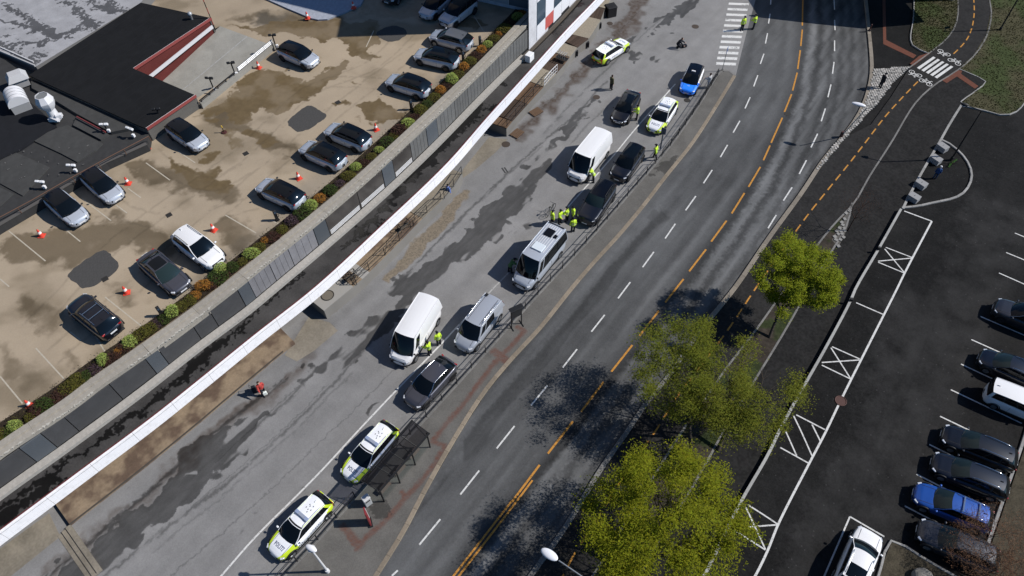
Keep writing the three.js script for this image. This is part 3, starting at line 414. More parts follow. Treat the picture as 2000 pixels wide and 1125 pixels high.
// ------------------------------------------------------------------ terminal building: deck, parapet, facade, canopy
const pinC = curve(GL(PIN, CAP), 1), btopC = curve(GL(BTOP, BEAM), 1), fupC = curve(GL(FUP, 4.27), 1);
{
  const R = [-80, -104, 6, -14], W = 1960, H = 2048, wet = new Mask(R, W, H), soft = new Mask(R, W, H), grey = new Mask(R, W, H), Y = DECK;
  wet.poly([[430, 40], [480, 52], [540, 40], [600, 36], [660, 40], [700, 52], [742, 62], [738, 80], [716, 92], [730, 108], [748, 112], [722, 116], [716, 122], [704, 112], [694, 96], [676, 84], [650, 76], [632, 90], [606, 76], [560, 66], [500, 62]], 1, Y)
    .poly([[388, 226], [430, 200], [470, 172], [500, 140], [540, 150], [570, 166], [600, 152], [640, 132], [678, 114], [668, 134], [638, 150], [632, 172], [600, 192], [566, 202], [552, 214], [520, 210], [500, 214], [460, 208], [420, 236]], 1, Y)
    .poly([[693, 206], [712, 197], [748, 190], [772, 204], [797, 214], [788, 230], [750, 235], [716, 226]], 1, Y).poly([[660, 198], [676, 193], [688, 199], [675, 206]], 1, Y)
    .poly([[500, 245], [515, 262], [540, 275], [552, 285], [530, 282], [500, 275], [470, 262]], .8, Y).poly([[330, 300], [380, 322], [420, 335], [450, 350], [470, 370], [430, 372], [380, 360], [350, 345]], .75, Y)
    .poly([[400, 310], [430, 296], [440, 300], [420, 318]], .8, Y).poly([[620, 45], [690, 40], [760, 60], [700, 56]], .6, Y).poly([[860, 40], [900, 36], [960, 42], [930, 58], [880, 55]], .7, Y).poly([[520, 225], [470, 240], [450, 270], [480, 290], [440, 280], [430, 250]], .5, Y);
  for (let k = 0; k < 60; k++) wet.spot(rr(430, 760), rr(60, 300), rr(.05, .3), rr(.4, .9), Y);
  wet.poly([[640, 42], [690, 36], [830, 36], [980, 34], [1004, 20], [960, -6], [930, -40], [600, -40], [716, 0], [704, 20], [660, 36]], .3, Y).poly([[426, 199], [481, 151], [522, 132], [543, 141], [584, 158], [618, 148], [680, 113], [659, 148], [618, 179], [597, 199], [556, 213], [536, 199], [495, 185], [467, 192], [501, 213], [481, 234], [446, 227]], 1, Y);  // first polygon paints in the shade cast by the tower block, not damp
  soft.poly([[385, 227], [426, 206], [481, 236], [529, 264], [584, 288], [570, 304], [522, 284], [474, 258], [440, 244]], 1, Y).poly([[254, 309], [309, 318], [385, 332], [440, 352], [467, 385], [440, 402], [385, 375], [316, 362], [275, 347]], 1, Y).poly([[0, 467], [41, 453], [110, 450], [165, 438], [227, 424], [295, 440], [357, 474], [330, 498], [288, 486], [227, 478], [172, 500], [124, 526], [69, 500], [21, 512]], 1, Y).poly([[20, 590], [80, 580], [120, 620], [100, 660], [60, 640]], .8, Y).poly([[420, 440], [470, 430], [500, 460], [470, 500], [430, 480]], .9, Y).poly([[0, 640], [40, 700], [90, 760], [60, 790], [0, 740]], .6, Y).poly([[120, 700], [170, 690], [150, 730]], .7, Y).poly([[580, 420], [620, 380], [660, 360], [640, 400], [600, 430]], .8, Y).poly([[200, 520], [260, 560], [280, 590], [240, 600]], .7, Y).poly([[560, 20], [690, 40], [600, 60], [430, 30]], .7, Y).poly([[640, 250], [700, 240], [690, 300], [640, 310]], .4, Y);
  grey.poly([[500, 30], [560, 20], [545, 46], [510, 50]], .9, Y).poly([[600, 340], [660, 300], [800, 200], [870, 130], [1000, 30], [1010, 50], [830, 220], [640, 400], [420, 565], [180, 740], [120, 760], [300, 620], [420, 500], [520, 420]], .55, Y);
  const trk = new Mask(R, W, H); for (const p of [[[60, 640], [200, 500], [330, 400], [470, 300], [600, 180], [720, 130], [800, 60]], [[100, 700], [260, 560], [420, 420], [560, 300], [690, 190], [820, 90]], [[480, 330], [420, 360], [330, 330], [290, 300]], [[420, 420], [480, 400], [560, 385]], [[560, 290], [600, 300], [650, 310]], [[300, 430], [260, 420], [220, 400]], [[640, 160], [700, 160], [790, 168]]]) { const c = curve(GL(p, Y)); for (const o of [-.75, .75]) trk.wline(offsetLine(c, o), .2, .8); }
  for (let k = 0; k < 46; k++) trk.spot(rr(30, 880), rr(80, 700), rr(.04, .13), 1, Y);
  trk.done(1); wet.done(4); soft.done(9); grey.done(8);
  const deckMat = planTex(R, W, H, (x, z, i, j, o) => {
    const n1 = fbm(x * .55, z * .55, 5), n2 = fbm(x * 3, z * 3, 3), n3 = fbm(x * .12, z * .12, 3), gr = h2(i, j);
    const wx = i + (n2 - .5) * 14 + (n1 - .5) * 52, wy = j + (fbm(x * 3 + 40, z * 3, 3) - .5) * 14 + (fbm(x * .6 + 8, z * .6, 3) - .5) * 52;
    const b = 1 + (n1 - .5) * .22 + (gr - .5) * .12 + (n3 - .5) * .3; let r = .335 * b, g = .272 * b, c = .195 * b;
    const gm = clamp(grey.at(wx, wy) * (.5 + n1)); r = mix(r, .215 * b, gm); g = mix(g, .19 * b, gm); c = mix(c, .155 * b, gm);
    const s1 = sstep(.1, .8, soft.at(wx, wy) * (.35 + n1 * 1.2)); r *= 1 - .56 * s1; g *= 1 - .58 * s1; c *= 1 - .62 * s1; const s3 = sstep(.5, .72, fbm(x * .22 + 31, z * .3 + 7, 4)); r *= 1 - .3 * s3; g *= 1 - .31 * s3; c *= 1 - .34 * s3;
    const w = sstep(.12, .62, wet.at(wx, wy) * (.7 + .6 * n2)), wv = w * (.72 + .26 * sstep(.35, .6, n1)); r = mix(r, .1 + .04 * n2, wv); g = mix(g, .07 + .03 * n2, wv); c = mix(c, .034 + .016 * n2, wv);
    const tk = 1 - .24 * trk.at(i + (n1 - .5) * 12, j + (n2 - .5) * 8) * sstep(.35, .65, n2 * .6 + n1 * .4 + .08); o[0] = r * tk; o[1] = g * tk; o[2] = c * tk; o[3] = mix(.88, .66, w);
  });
  const hole = GL([[430, 51], [538, 91], [383, 193], [300, 250], [215, 205], [262, 137]], DECK);
  const far = GL([[1031, 22], [1000, -60], [900, -110], [-100, -110], [-500, 300], [-400, 1000]], DECK);
  const inner = GL(PIN, DECK);
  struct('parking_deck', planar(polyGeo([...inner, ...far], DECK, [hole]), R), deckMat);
  const deckObj = scene.children[scene.children.length - 1];
  // grey repair patches, 1 cm proud
  const pm = std(.075, .073, .07, .92); pm.map = rep(concTex, 1.2);
  const blob = (l, n = 40) => { const c = new THREE.CatmullRomCurve3(GL(l, DECK), true, 'centripetal'); return c.getSpacedPoints(n).slice(0, -1).map(p => new THREE.Vector3(p.x + rr(-.06, .06), p.y, p.z + rr(-.06, .06))); };
  part('repair_patch', planar(polyGeo(blob([[735, 65], [755, 53], [770, 50], [792, 58], [794, 66], [780, 78], [766, 82], [745, 76]]), DECK + .008)), pm, deckObj);
  part('repair_patch', planar(polyGeo(blob([[562, 238], [585, 216], [604, 206], [628, 218], [638, 226], [620, 242], [604, 252], [584, 258], [568, 248]]), DECK + .008)), pm, deckObj);
  part('repair_patch', planar(polyGeo(blob([[133, 540], [152, 518], [172, 505], [190, 492], [206, 490], [220, 502], [233, 516], [228, 530], [206, 545], [190, 555], [176, 562], [160, 562], [146, 552]]), DECK + .008)), pm, deckObj);
  for (const [px, py] of [[480, 300], [330, 420], [660, 200], [205, 545]]) { const p = G(px, py, DECK); part('drain_grate', bxg(.45, .02, .45), std(.03, .028, .025, .7, .3), deckObj, [p.x, DECK + .004, p.z], [0, .7, 0]); }
  // faint stall lines
  const pl = std(.5, .45, .36, .85); pl.map = rep(concTex, 1.5);
  for (const l of [[[17, 451], [89, 510]], [[130, 450], [157, 472]], [[212, 390], [248, 416]], [[160, 388], [217, 431]], [[250, 368], [275, 386]], [[285, 318], [332, 352]], [[348, 296], [381, 318]], [[205, 580], [280, 640]], [[70, 680], [125, 740]], [[0, 735], [44, 788]], [[440, 420], [500, 455]], [[137, 648], [158, 665]], [[530, 430], [560, 446]], [[730, 60], [715, 92]], [[0, 545], [18, 560]], [[700, 310], [720, 318]], [[925, 30], [944, 60]], [[185, 655], [207, 690]]]) stroke(deckObj, 'stall_line', GL(l, DECK), .09, DECK + .006, pl);
  // planter soil along the parapet
  part('planter_soil', ribbon(offsetLine(curve(GL(PIN, DECK), 1), -1.25), offsetLine(curve(GL(PIN, DECK), 1), -.02), DECK + .05), std(.028, .02, .014, 1), deckObj);
  // the white paved apron at the far end, a step up
  const ap = std(.36, .39, .45, .8); ap.map = rep(concTex, .5);
  part('apron_slab', prism(GL([[470, -60], [500, -8], [520, 0], [560, 18], [608, 38], [622, 41], [640, 40], [675, 26], [705, 12], [716, -10], [730, -60]], DECK), DECK, DECK + .16), ap, deckObj);
  // ramp down under the black roof
  const a = G(430, 51, DECK), b = G(538, 91, DECK), e = G(385, 192, DECK).sub(b), c = b.clone().addScaledVector(e, 1.7), d = a.clone().addScaledVector(e, 1.7); c.y = d.y = 3.6;
  const rg = new THREE.BufferGeometry(); rg.setAttribute('position', new THREE.Float32BufferAttribute([a.x, DECK, a.z, b.x, DECK, b.z, c.x, 3.6, c.z, d.x, 3.6, d.z], 3)); rg.setIndex([0, 2, 1, 0, 3, 2]); rg.computeVertexNormals(); planar(rg);
  const rm = std(.36, .35, .31, .85); rm.map = rep(concTex, .1); struct('ramp', rg, rm); const rampObj = scene.children[scene.children.length - 1];
  { const m1 = a.clone().lerp(b, .5), m2 = d.clone().lerp(c, .42); m1.y += .006; m2.y += .006; const s = offsetLine([m1, m2], -.05), t = offsetLine([m1, m2], .05); part('lane_line', ribbon(s, t, null), M.paintDull, rampObj); }
}
// building with parapet, facade panels and beam
const T = thing('terminal_building', 'long curved terminal building with planted parking deck on its roof', 'building');
{
  const cm = M.concrete.clone(); cm.color.setRGB(.36, .33, .28);
  const capC = pinC, seg = 4; for (let i = 0; i + 1 < capC.length; i += seg) { const s = capC.slice(i, Math.min(capC.length, i + seg + 1)); if (s.length < 2) continue; const g0 = .012; const d0 = s[1].clone().sub(s[0]).normalize().multiplyScalar(g0); s[0] = s[0].clone().add(d0); const m = cm.clone(); m.color.multiplyScalar(rr(.93, 1.05)); part('parapet_coping', toCreasedNormals(sweep(s, [[0, 6.1], [0, 6.85], [.42, 6.85], [.44, 6.75], [.57, 6.75], [.59, 6.82], [.98, 6.8], [.98, 6.5], [.86, 6.5], [.86, 6.1]]), .5), m, T); }
  // lime crumbs along the outer edge of the coping
  const fl = []; const oc = offsetLine(pinC, .97); for (let i = 0; i < oc.length - 1; i++) for (let k = 0; k < 12; k++) { const p = oc[i].clone().lerp(oc[i + 1], rnd()); if (fbm(p.x * .7, p.z * .7, 3) < .44) continue; fl.push(at(bxg(rr(.04, .2), rr(.008, .02), rr(.03, .12)), p.x + rr(-.05, .06), 6.8 + rr(-.012, .008), p.z + rr(-.05, .06), .7 + rr(-.6, .6), rr(-.1, .1), rr(-.1, .1))); }
  const crumbs = part('lime_crust', merge(fl), std(.42, .4, .35, 1), T); crumbs.userData.kind = 'stuff';
  // upper wall: panels between joints
  const dark = std(.062, .062, .064, .65), blue = std(.075, .085, .096, .5), tile = std(.24, .235, .245, .65), brownGlass = std(.06, .054, .05, .25, .1), metal = std(.16, .16, .155, .55, .1); for (const m of [dark, tile, metal]) m.map = rep(concTex, .35);
  const jx = [[-160, 0], [-60, 0], [0, 0], [72, 0], [112, 1], [155, 0], [240, 0], [306, 0], [330, 1], [393, 0], [427, 0], [480, 0], [500, 1], [540, 2], [575, 2], [622, 2], [645, 1], [705, 3], [752, 3], [772, 1], [806, 3], [836, 4], [856, 1], [890, 4], [915, 4], [945, 4], [975, 4], [1003, 4], [1030, 4]];
  const pxOf = jx.map(([x]) => { let i = 0; while (i < BTOP.length - 2 && BTOP[i + 1][0] < x) i++; const [x0, y0] = BTOP[i], [x1, y1] = BTOP[i + 1]; return G(x, mix(y0, y1, (x - x0) / (x1 - x0)), BEAM); });
  const mats = [dark, blue, tile, brownGlass, metal];
  part('backing_wall', sweep(offsetLine(btopC, -.16), [[-.1, 0], [-.1, 6.5], [0, 6.5], [0, 0]]), M.black, T);
  for (let i = 1; i < jx.length; i++) {
    const A = pxOf[i - 1], B = pxOf[i], d = B.clone().sub(A), L = d.length() - .05, ry = Math.atan2(-d.z, d.x), t = jx[i][1]; const mid = A.clone().lerp(B, .5);
    const m = mats[t].clone(); m.color.multiplyScalar(rr(.9, 1.1)); const p = part('wall_panel', rbx(L, 2.0, .08, .012, 1), m, T, [mid.x, 5.5, mid.z], [0, ry, 0]); if (t === 1) p.scale.z = 1.6;
    if (t === 2) for (let k = 1; k < 4; k++) part('panel_joint', bxg(.02, 1.98, .01), dark, p, [-L / 2 + L * k / 4, 0, .042]);
    if (t === 3) for (let k = 0; k < 4; k++) part('blind_slat', bxg(L * .94, .045, .03), M.white, p, [0, -.92 + k * .13, .05]);
    if (t === 4) for (let k = 1; k < 5; k++) part('panel_rib', bxg(.03, 1.98, .02), metal, p, [-L / 2 + L * k / 5, 0, .046]);
  }
  // beam over the canopy in lengths
  const bm = M.concrete.clone(); bm.color.setRGB(.42, .395, .355); const bEnd = G(1026, 98, BEAM).z, bC = btopC.filter(p => p.z > bEnd); for (let i = 0; i + 1 < bC.length; i += 6) { const s = bC.slice(i, Math.min(bC.length, i + 7)); if (s.length < 2) continue; const m = bm.clone(); m.color.multiplyScalar(rr(.93, 1.04)); part('concrete_beam', toCreasedNormals(sweep(s, [[.06, 4.05], [.06, BEAM], [.62, BEAM - .02], [.62, 4.05]]), .5), m, T); }
  part('ground_floor_wall', sweep(offsetLine(btopC, .0), [[-.12, -.1], [-.12, 4.0], [0, 4.0], [0, -.1]]), std(.1, .085, .07, .7), T);
  for (let i = 3; i < btopC.length - 2; i += 4) { const a = btopC[i], b = btopC[i + 1], ry = Math.atan2(-(b.z - a.z), b.x - a.x); const o = offsetLine([a, b], .02)[0]; part('shop_window', bxg(2.6, 2.4, .06), std(.02, .025, .03, .08, .2), T, [o.x, 1.7, o.z], [0, ry, 0]); }
}
// canopy
const CAN = thing('entrance_canopy', 'long dark felt canopy roof with wet patches and bright white fascia', 'canopy');
{
  const R = [-48, -112, 30, -4], W = 1400, H = 1900, wet = new Mask(R, W, H), Y = ROOFC;
  wet.line([[-20, 1000], [40, 965], [100, 925], [135, 895], [190, 860], [260, 810], [330, 755], [400, 705], [470, 640], [520, 590], [590, 535]], .35, .9, Y).line([[0, 1010], [60, 975], [110, 935]], .7, 1, Y).line([[350, 745], [400, 695], [440, 670]], .8, 1, Y).line([[800, 345], [830, 320], [860, 285], [890, 260], [935, 205]], .9, 1, Y).line([[670, 485], [700, 455], [760, 395], [790, 365]], .35, .8, Y).line([[845, 300], [880, 270], [940, 212]], .6, 1, Y).line([[1075, 60], [1100, 30], [1130, 5]], .9, .9, Y);
  for (const [a, b, r] of [[308, 780, .45], [256, 808, .4], [282, 810, .35], [232, 844, .3], [710, 452, .5], [702, 448, .4], [735, 430, .5], [752, 415, .35], [770, 398, .35], [846, 322, .4], [775, 372, .8], [800, 345, .7], [965, 172, .55], [978, 165, .45], [1060, 60, .6], [1085, 45, .5], [965, 205, .3], [957, 210, .3], [15, 1008, .5]]) wet.spot(a, b, r, 1, Y);
  wet.done(2);
  const m = planTex(R, W, H, (x, z, i, j, o) => { const n = fbm(x * .8, z * .8, 4), n2 = fbm(x * 4, z * 4, 3), gr = h2(i, j); const b = .048 + (n - .5) * .045 + (gr - .5) * .016; const w = sstep(.3, .55, wet.at(i + (n2 - .5) * 24, j + (n - .5) * 24)); const k = mix(1, .15, w); o[0] = b * 1.03 * k; o[1] = b * .97 * k; o[2] = b * .92 * k; o[3] = mix(.9, .35, w); });
  const inn = offsetLine(btopC, .6), poly = [...inn, ...fupC.slice().reverse()];
  part('roof_felt', planar(polyGeo(poly, ROOFC), R), m, CAN);
  part('soffit', planar(polyGeo(poly, 3.5)), std(.3, .3, .29, .8), CAN);
  const wm = std(.78, .78, .8, .45), rust = dataTex(128, 64, (i, j, o) => { const e = Math.min(i, 127 - i); const r = Math.max(0, .7 * fbm(i / 5, j / 20, 3) - .36) * (e < 9 ? 1.3 : .05); o[0] = .82 - r * .25; o[1] = .82 - r * .75; o[2] = .84 - r * 1.0; }); wm.map = rust; wm.color.setRGB(.95, .95, .97); const grime = dataTex(256, 64, (i, j, o) => { const st = fbm(i / 3, j / 60, 3), bl = fbm(i / 30 + 4, j / 20, 3); const e = i < 1 || i > 254 ? .75 : 1; const v = (.98 - .1 * sstep(.55, .8, st) - .06 * sstep(.5, .8, bl)) * e; o[0] = v; o[1] = v * .985; o[2] = v * .96; }); const wplain = std(.9, .9, .93, .5); wplain.map = grime;
  const fc = fupC; const n = 3; for (let i = 0; i + 1 < fc.length; i += n) { const s = fc.slice(i, Math.min(fc.length, i + n + 1)); if (s.length < 2) continue; const d0 = s[1].clone().sub(s[0]).normalize().multiplyScalar(.012); s[0] = s[0].clone().add(d0); const g = toCreasedNormals(sweep(s, [[0, 3.2], [-.02, 4.27], [-.16, 4.27], [-.16, 3.2]]), .4); const L = s[0].distanceTo(s[s.length - 1]); const uv = g.attributes.uv; for (let k = 0; k < uv.count; k++) uv.setXY(k, uv.getX(k) / L, uv.getY(k)); const up = s[0].z < -50; part('fascia_panel', g, up ? wm : wplain, CAN); }
  part('red_flashing', sweep(fc, [[-.16, 4.2], [-.16, 4.25], [-.27, 4.25], [-.27, 4.14]]), std(.11, .018, .018, .6), CAN);
}
console.log('terminal');
// ------------------------------------------------------------------ white tower block beyond the deck
{
  const wb = thing('tower_block', 'white clad building with blue windows and a red panel at the end of the deck', 'building');
  const A = G(1033, 95, ROOFC), B = G(1031, 24, DECK), C0 = G(925, 0, DECK), far = C0.clone().sub(B), C = B.clone().addScaledVector(far, 1.5), E0 = G(1200, -85, BEAM), dir = E0.clone().sub(A).normalize();
  A.y = B.y = C.y = 0; const E = A.clone().addScaledVector(dir, 26), D = C.clone().addScaledVector(dir, 20);
  const wht = std(.7, .7, .72, .6); wht.map = rep(concTex, .2);
  part('wall', prism([A, E, D, C, B], 2.0, 23), wht, wb);
  part('roof', prism([A, E, D, C, B].map(p => p.clone()), 23.003, 23.2), std(.2, .2, .2, .9), wb);
  const nrm = new THREE.Vector3(-dir.z, 0, dir.x), ry = Math.atan2(-dir.z, dir.x);
  const pn = (name, s0, s1, y0, y1, mat) => { const m = A.clone().addScaledVector(dir, (s0 + s1) / 2).addScaledVector(nrm, .02); return part(name, bxg(s1 - s0 - .03, y1 - y0 - .03, .05), mat, wb, [m.x, (y0 + y1) / 2 + ROOFC, m.z], [0, ry, 0]); };
  const gl = std(.05, .085, .12, .15, .2), red = std(.5, .1, .085, .6), whp = std(.72, .72, .74, .6), gp = std(.34, .36, .38, .6); const wcol = 1.72;
  for (let c = 0; c < 14; c++) { const s0 = 1.55 + c * wcol, s1 = s0 + wcol; const w = c % 2 === 0; if (w) { pn('wall_panel', s0, s1, .02, 1.6, whp); const p = pn('window', s0, s1, 1.6, 4.2, gl); part('window_frame', bxg(wcol - .06, .06, .07), whp, p, [0, -1.25, 0]); pn('wall_panel', s0, s1, 4.2, 8.6, whp); } else { pn('wall_panel', s0, s1, .2, 1.6, c === 1 || c % 6 === 5 ? red : whp); pn('wall_panel', s0, s1, 1.6, 8.6, whp); } }
  const d2 = C.clone().sub(B).normalize(), n2 = new THREE.Vector3(-d2.z, 0, d2.x), r2 = Math.atan2(-d2.z, d2.x); const sgn = n2.dot(new THREE.Vector3(0, 0, 1)) > 0 ? 1 : -1;
  for (let c = 0; c < 3; c++) { const m = B.clone().addScaledVector(d2, 1 + c * 2.2).addScaledVector(n2, .03 * sgn); part('wall_panel', bxg(2.1, 2.4, .05), c ? gp : std(.09, .11, .13, .3), wb, [m.x, DECK + 1.6, m.z], [0, r2, 0]); }
  // white roof box standing on the canopy
  const p = G(1034, 118, ROOFC); const vb = thing('roof_vent_box', 'small white vent box on the canopy roof below the white block', 'vent', [p.x, ROOFC, p.z], ry); part('housing', rbx(.85, .75, .6, .04), M.white, vb, [0, .4, 0]); part('base', bxg(.6, .05, .45), M.steel, vb, [0, .02, 0]);
}
// ------------------------------------------------------------------ roofs at the far side of the deck
const YB = 7.6;
{
  const rb = thing('black_roofed_block', 'low block with L shaped black felt roof and red trim beside the ramp', 'building');
  const Lp = GL([[275, 5], [412, 35], [261, 134], [382, 186], [286, 251], [270, 245], [56, 147]], YB);
  const felt = dataTex(512, 512, (i, j, o) => { const n = fbm(i / 40, j / 40, 4), gr = h2(i, j); const b = .0085 + (n - .5) * .005 + (gr - .5) * .005; o[0] = b; o[1] = b * 1.03; o[2] = b * 1.12; }); const fm = std(1, 1, 1, .9); fm.map = rep(felt, .12);
  part('roof', planar(prism(Lp, YB - .14, YB)), fm, rb);
  { const A = Lp[6], B = Lp[0], d = B.clone().sub(A), L = d.length(), u = d.clone().normalize(), n = new THREE.Vector3(-u.z, 0, u.x), sg = n.dot(Lp[3].clone().sub(A)) > 0 ? 1 : -1; const inP = (x, z) => { let c = false; for (let i = 0, j = 6; i < 7; j = i++) if ((Lp[i].z > z) !== (Lp[j].z > z) && x < (Lp[j].x - Lp[i].x) * (z - Lp[i].z) / (Lp[j].z - Lp[i].z) + Lp[i].x) c = !c; return c; }; const seamM = std(.0105, .011, .0122, .9); for (let k = 1; k < 22; k++) { const o = k * 1.05; let s0 = null, s1 = null; for (let s = -6; s < L + 6; s += .15) { const x = A.x + u.x * s + n.x * o * sg, z = A.z + u.z * s + n.z * o * sg; if (inP(x, z)) { if (s0 === null) s0 = s; s1 = s; } else if (s0 !== null) break; } if (s0 !== null && s1 - s0 > .6) { const p = s => [A.x + u.x * s + n.x * o * sg, YB + .006, A.z + u.z * s + n.z * o * sg]; part('felt_seam', boxBar(p(s0 + .1), p(s1 - .1), .07, .01), seamM, rb); } } }
  const wallM = std(.13, .125, .115, .9); wallM.map = rep(concTex, .4); const brick = std(.135, .032, .028, .85); brick.map = rep(concTex, .8);
  const wl2 = (a, b, y0, y1, t, mat, name = 'wall', off = .12) => { const d = b.clone().sub(a), L = d.length(); const n = new THREE.Vector3(-d.z, 0, d.x).normalize(); const m = a.clone().lerp(b, .5).addScaledVector(n, off); return part(name, bxg(L, y1 - y0, t), mat, rb, [m.x, (y0 + y1) / 2, m.z], [0, Math.atan2(-d.z, d.x), 0]); };
  // walls: deck side, ramp side, far sides
  wl2(Lp[3], Lp[4], DECK - .1, YB - .15, .2, wallM, 'wall', .14); wl2(Lp[4], Lp[5], DECK - .1, YB - .15, .2, wallM, 'wall', .14); wl2(Lp[5], Lp[6], DECK - .1, YB - .15, .2, wallM, 'wall', .14); wl2(Lp[6], Lp[0], DECK - .1, YB - .15, .2, wallM, 'wall', .14); wl2(Lp[0], Lp[1], DECK - .1, YB - .15, .2, wallM, 'wall', .14);
  wl2(Lp[1], Lp[2], 3.4, YB - .15, .2, brick, 'brick_wall', .14);
  // red edge trims
  const tr = std(.24, .05, .045, .6); const trim = (a, b, o) => { const d = b.clone().sub(a), n = new THREE.Vector3(-d.z, 0, d.x).normalize().multiplyScalar(o); part('roof_trim', boxBar([a.x + n.x, YB - .05, a.z + n.z], [b.x + n.x, YB - .05, b.z + n.z], .09, .24), tr, rb); };
  trim(Lp[1], Lp[2], -.05); trim(Lp[3], Lp[4], -.05);
  const whiteEdge = (a, b, o) => { const d = b.clone().sub(a), n = new THREE.Vector3(-d.z, 0, d.x).normalize().multiplyScalar(o); part('edge_strip', boxBar([a.x + n.x, YB + .01, a.z + n.z], [b.x + n.x, YB + .01, b.z + n.z], .07, .05), M.white, rb); }; whiteEdge(Lp[1], Lp[2], .04); whiteEdge(Lp[3], Lp[4], .04);
  // white guard beam along the ramp side wall
  { const a = Lp[1], b = Lp[2], d = b.clone().sub(a), n = new THREE.Vector3(-d.z, 0, d.x).normalize().multiplyScalar(-.3); part('guard_beam', boxBar([a.x + n.x + d.x * .04, 6.95, a.z + n.z + d.z * .04], [b.x + n.x + d.x * .05, 6.1, b.z + n.z + d.z * .05], .12, .32), std(.6, .6, .62, .5), rb); }
  // roof hatch and stack
  const st = G(375, 38, YB); const f = thing('roof_cowl', 'small grey cowl on the black roof near its far corner', 'vent', [st.x, YB, st.z]); part('pipe', new THREE.CylinderGeometry(.12, .12, .5, 12), M.steel, f, [0, .25, 0]); part('cap', new THREE.SphereGeometry(.22, 12, 8), std(.4, .42, .44, .5, .4), f, [0, .6, 0]);
  const po = G(412, 36, YB); const mast = thing('marker_mast', 'thin red and black mast at the corner of the black roof', 'mast', [po.x, YB - 1.3, po.z]); for (let k = 0; k < 6; k++) part('mast_section', new THREE.CylinderGeometry(.045, .045, .6, 8), k % 2 ? M.redpaint : M.black, mast, [-.02 * k, .3 + k * .6, -.02 * k]);
}
{ // stained pale roof behind
  const g = thing('pale_roofed_hall', 'flat pale grey roof with branching dark water stains', 'building');
  const P = [[-260, 40], [-60, 70], [0, 97], [70, 130], [275, 5], [300, -25], [280, -120], [-260, -120]]; const R = [-88, -104, -36, -50], W = 1024, H = 1060, st = new Mask(R, W, H), Y = 7.3;
  for (const p of [[[10, 10], [25, 18], [50, 30], [62, 45], [85, 60], [105, 62], [130, 66], [160, 55], [180, 45]], [[120, 0], [145, 12], [155, 28], [172, 40], [190, 50]], [[60, 40], [85, 52], [90, 68], [115, 72], [150, 62]], [[175, 0], [190, 14], [205, 20], [222, 22], [240, 20]], [[220, 0], [225, 20]], [[0, 90], [20, 92], [48, 82], [75, 85], [100, 80], [130, 72]], [[30, 100], [35, 112], [55, 118], [68, 128]], [[0, 45], [30, 46], [60, 58]]]) st.wline(curve(GL(p, Y), .4), rr(.35, .8), 1);
  for (const [a, b, r] of [[210, 16, 1.1], [150, 25, .7], [168, 42, .6], [72, 102, .5], [85, 108, .4], [10, 70, .4], [18, 73, .3], [100, 66, .7], [180, 45, .6], [60, 118, .8]]) st.spot(a, b, r, 1, Y); st.done(2);
  const m = planTex(R, W, H, (x, z, i, j, o) => { const n = fbm(x * 1.2, z * 1.2, 4), n2 = fbm(x * 4, z * 4, 3), gr = h2(i, j); const b = .3 + (n - .5) * .12 + (gr - .5) * .05; const w = sstep(.3, .5, st.at(i + (n2 - .5) * 46 + (n - .5) * 40, j + (n - .5) * 46)) ; const k = mix(1, .28, w); o[0] = b * k; o[1] = b * k; o[2] = b * k * 1.03; o[3] = mix(.9, .5, w); });
  const pts = GL(P, Y); part('wall', prism(pts, DECK - .3, Y - .004), std(.15, .15, .15, .9), g); part('roof', planar(polyGeo(pts, Y), R), m, g);
  const a = G(-60, 74, Y + .15), b = G(68, 128, Y + .15); part('roof_edge_rail', boxBar([a.x, Y + .12, a.z], [b.x, Y + .12, b.z], .12, .18), std(.4, .4, .4, .7), g); const a2 = G(-60, 66, Y), b2 = G(66, 122, Y); part('roof_edge_rail', boxBar([a2.x, Y + .06, a2.z], [b2.x, Y + .06, b2.z], .1, .12), std(.5, .5, .5, .7), g);
}
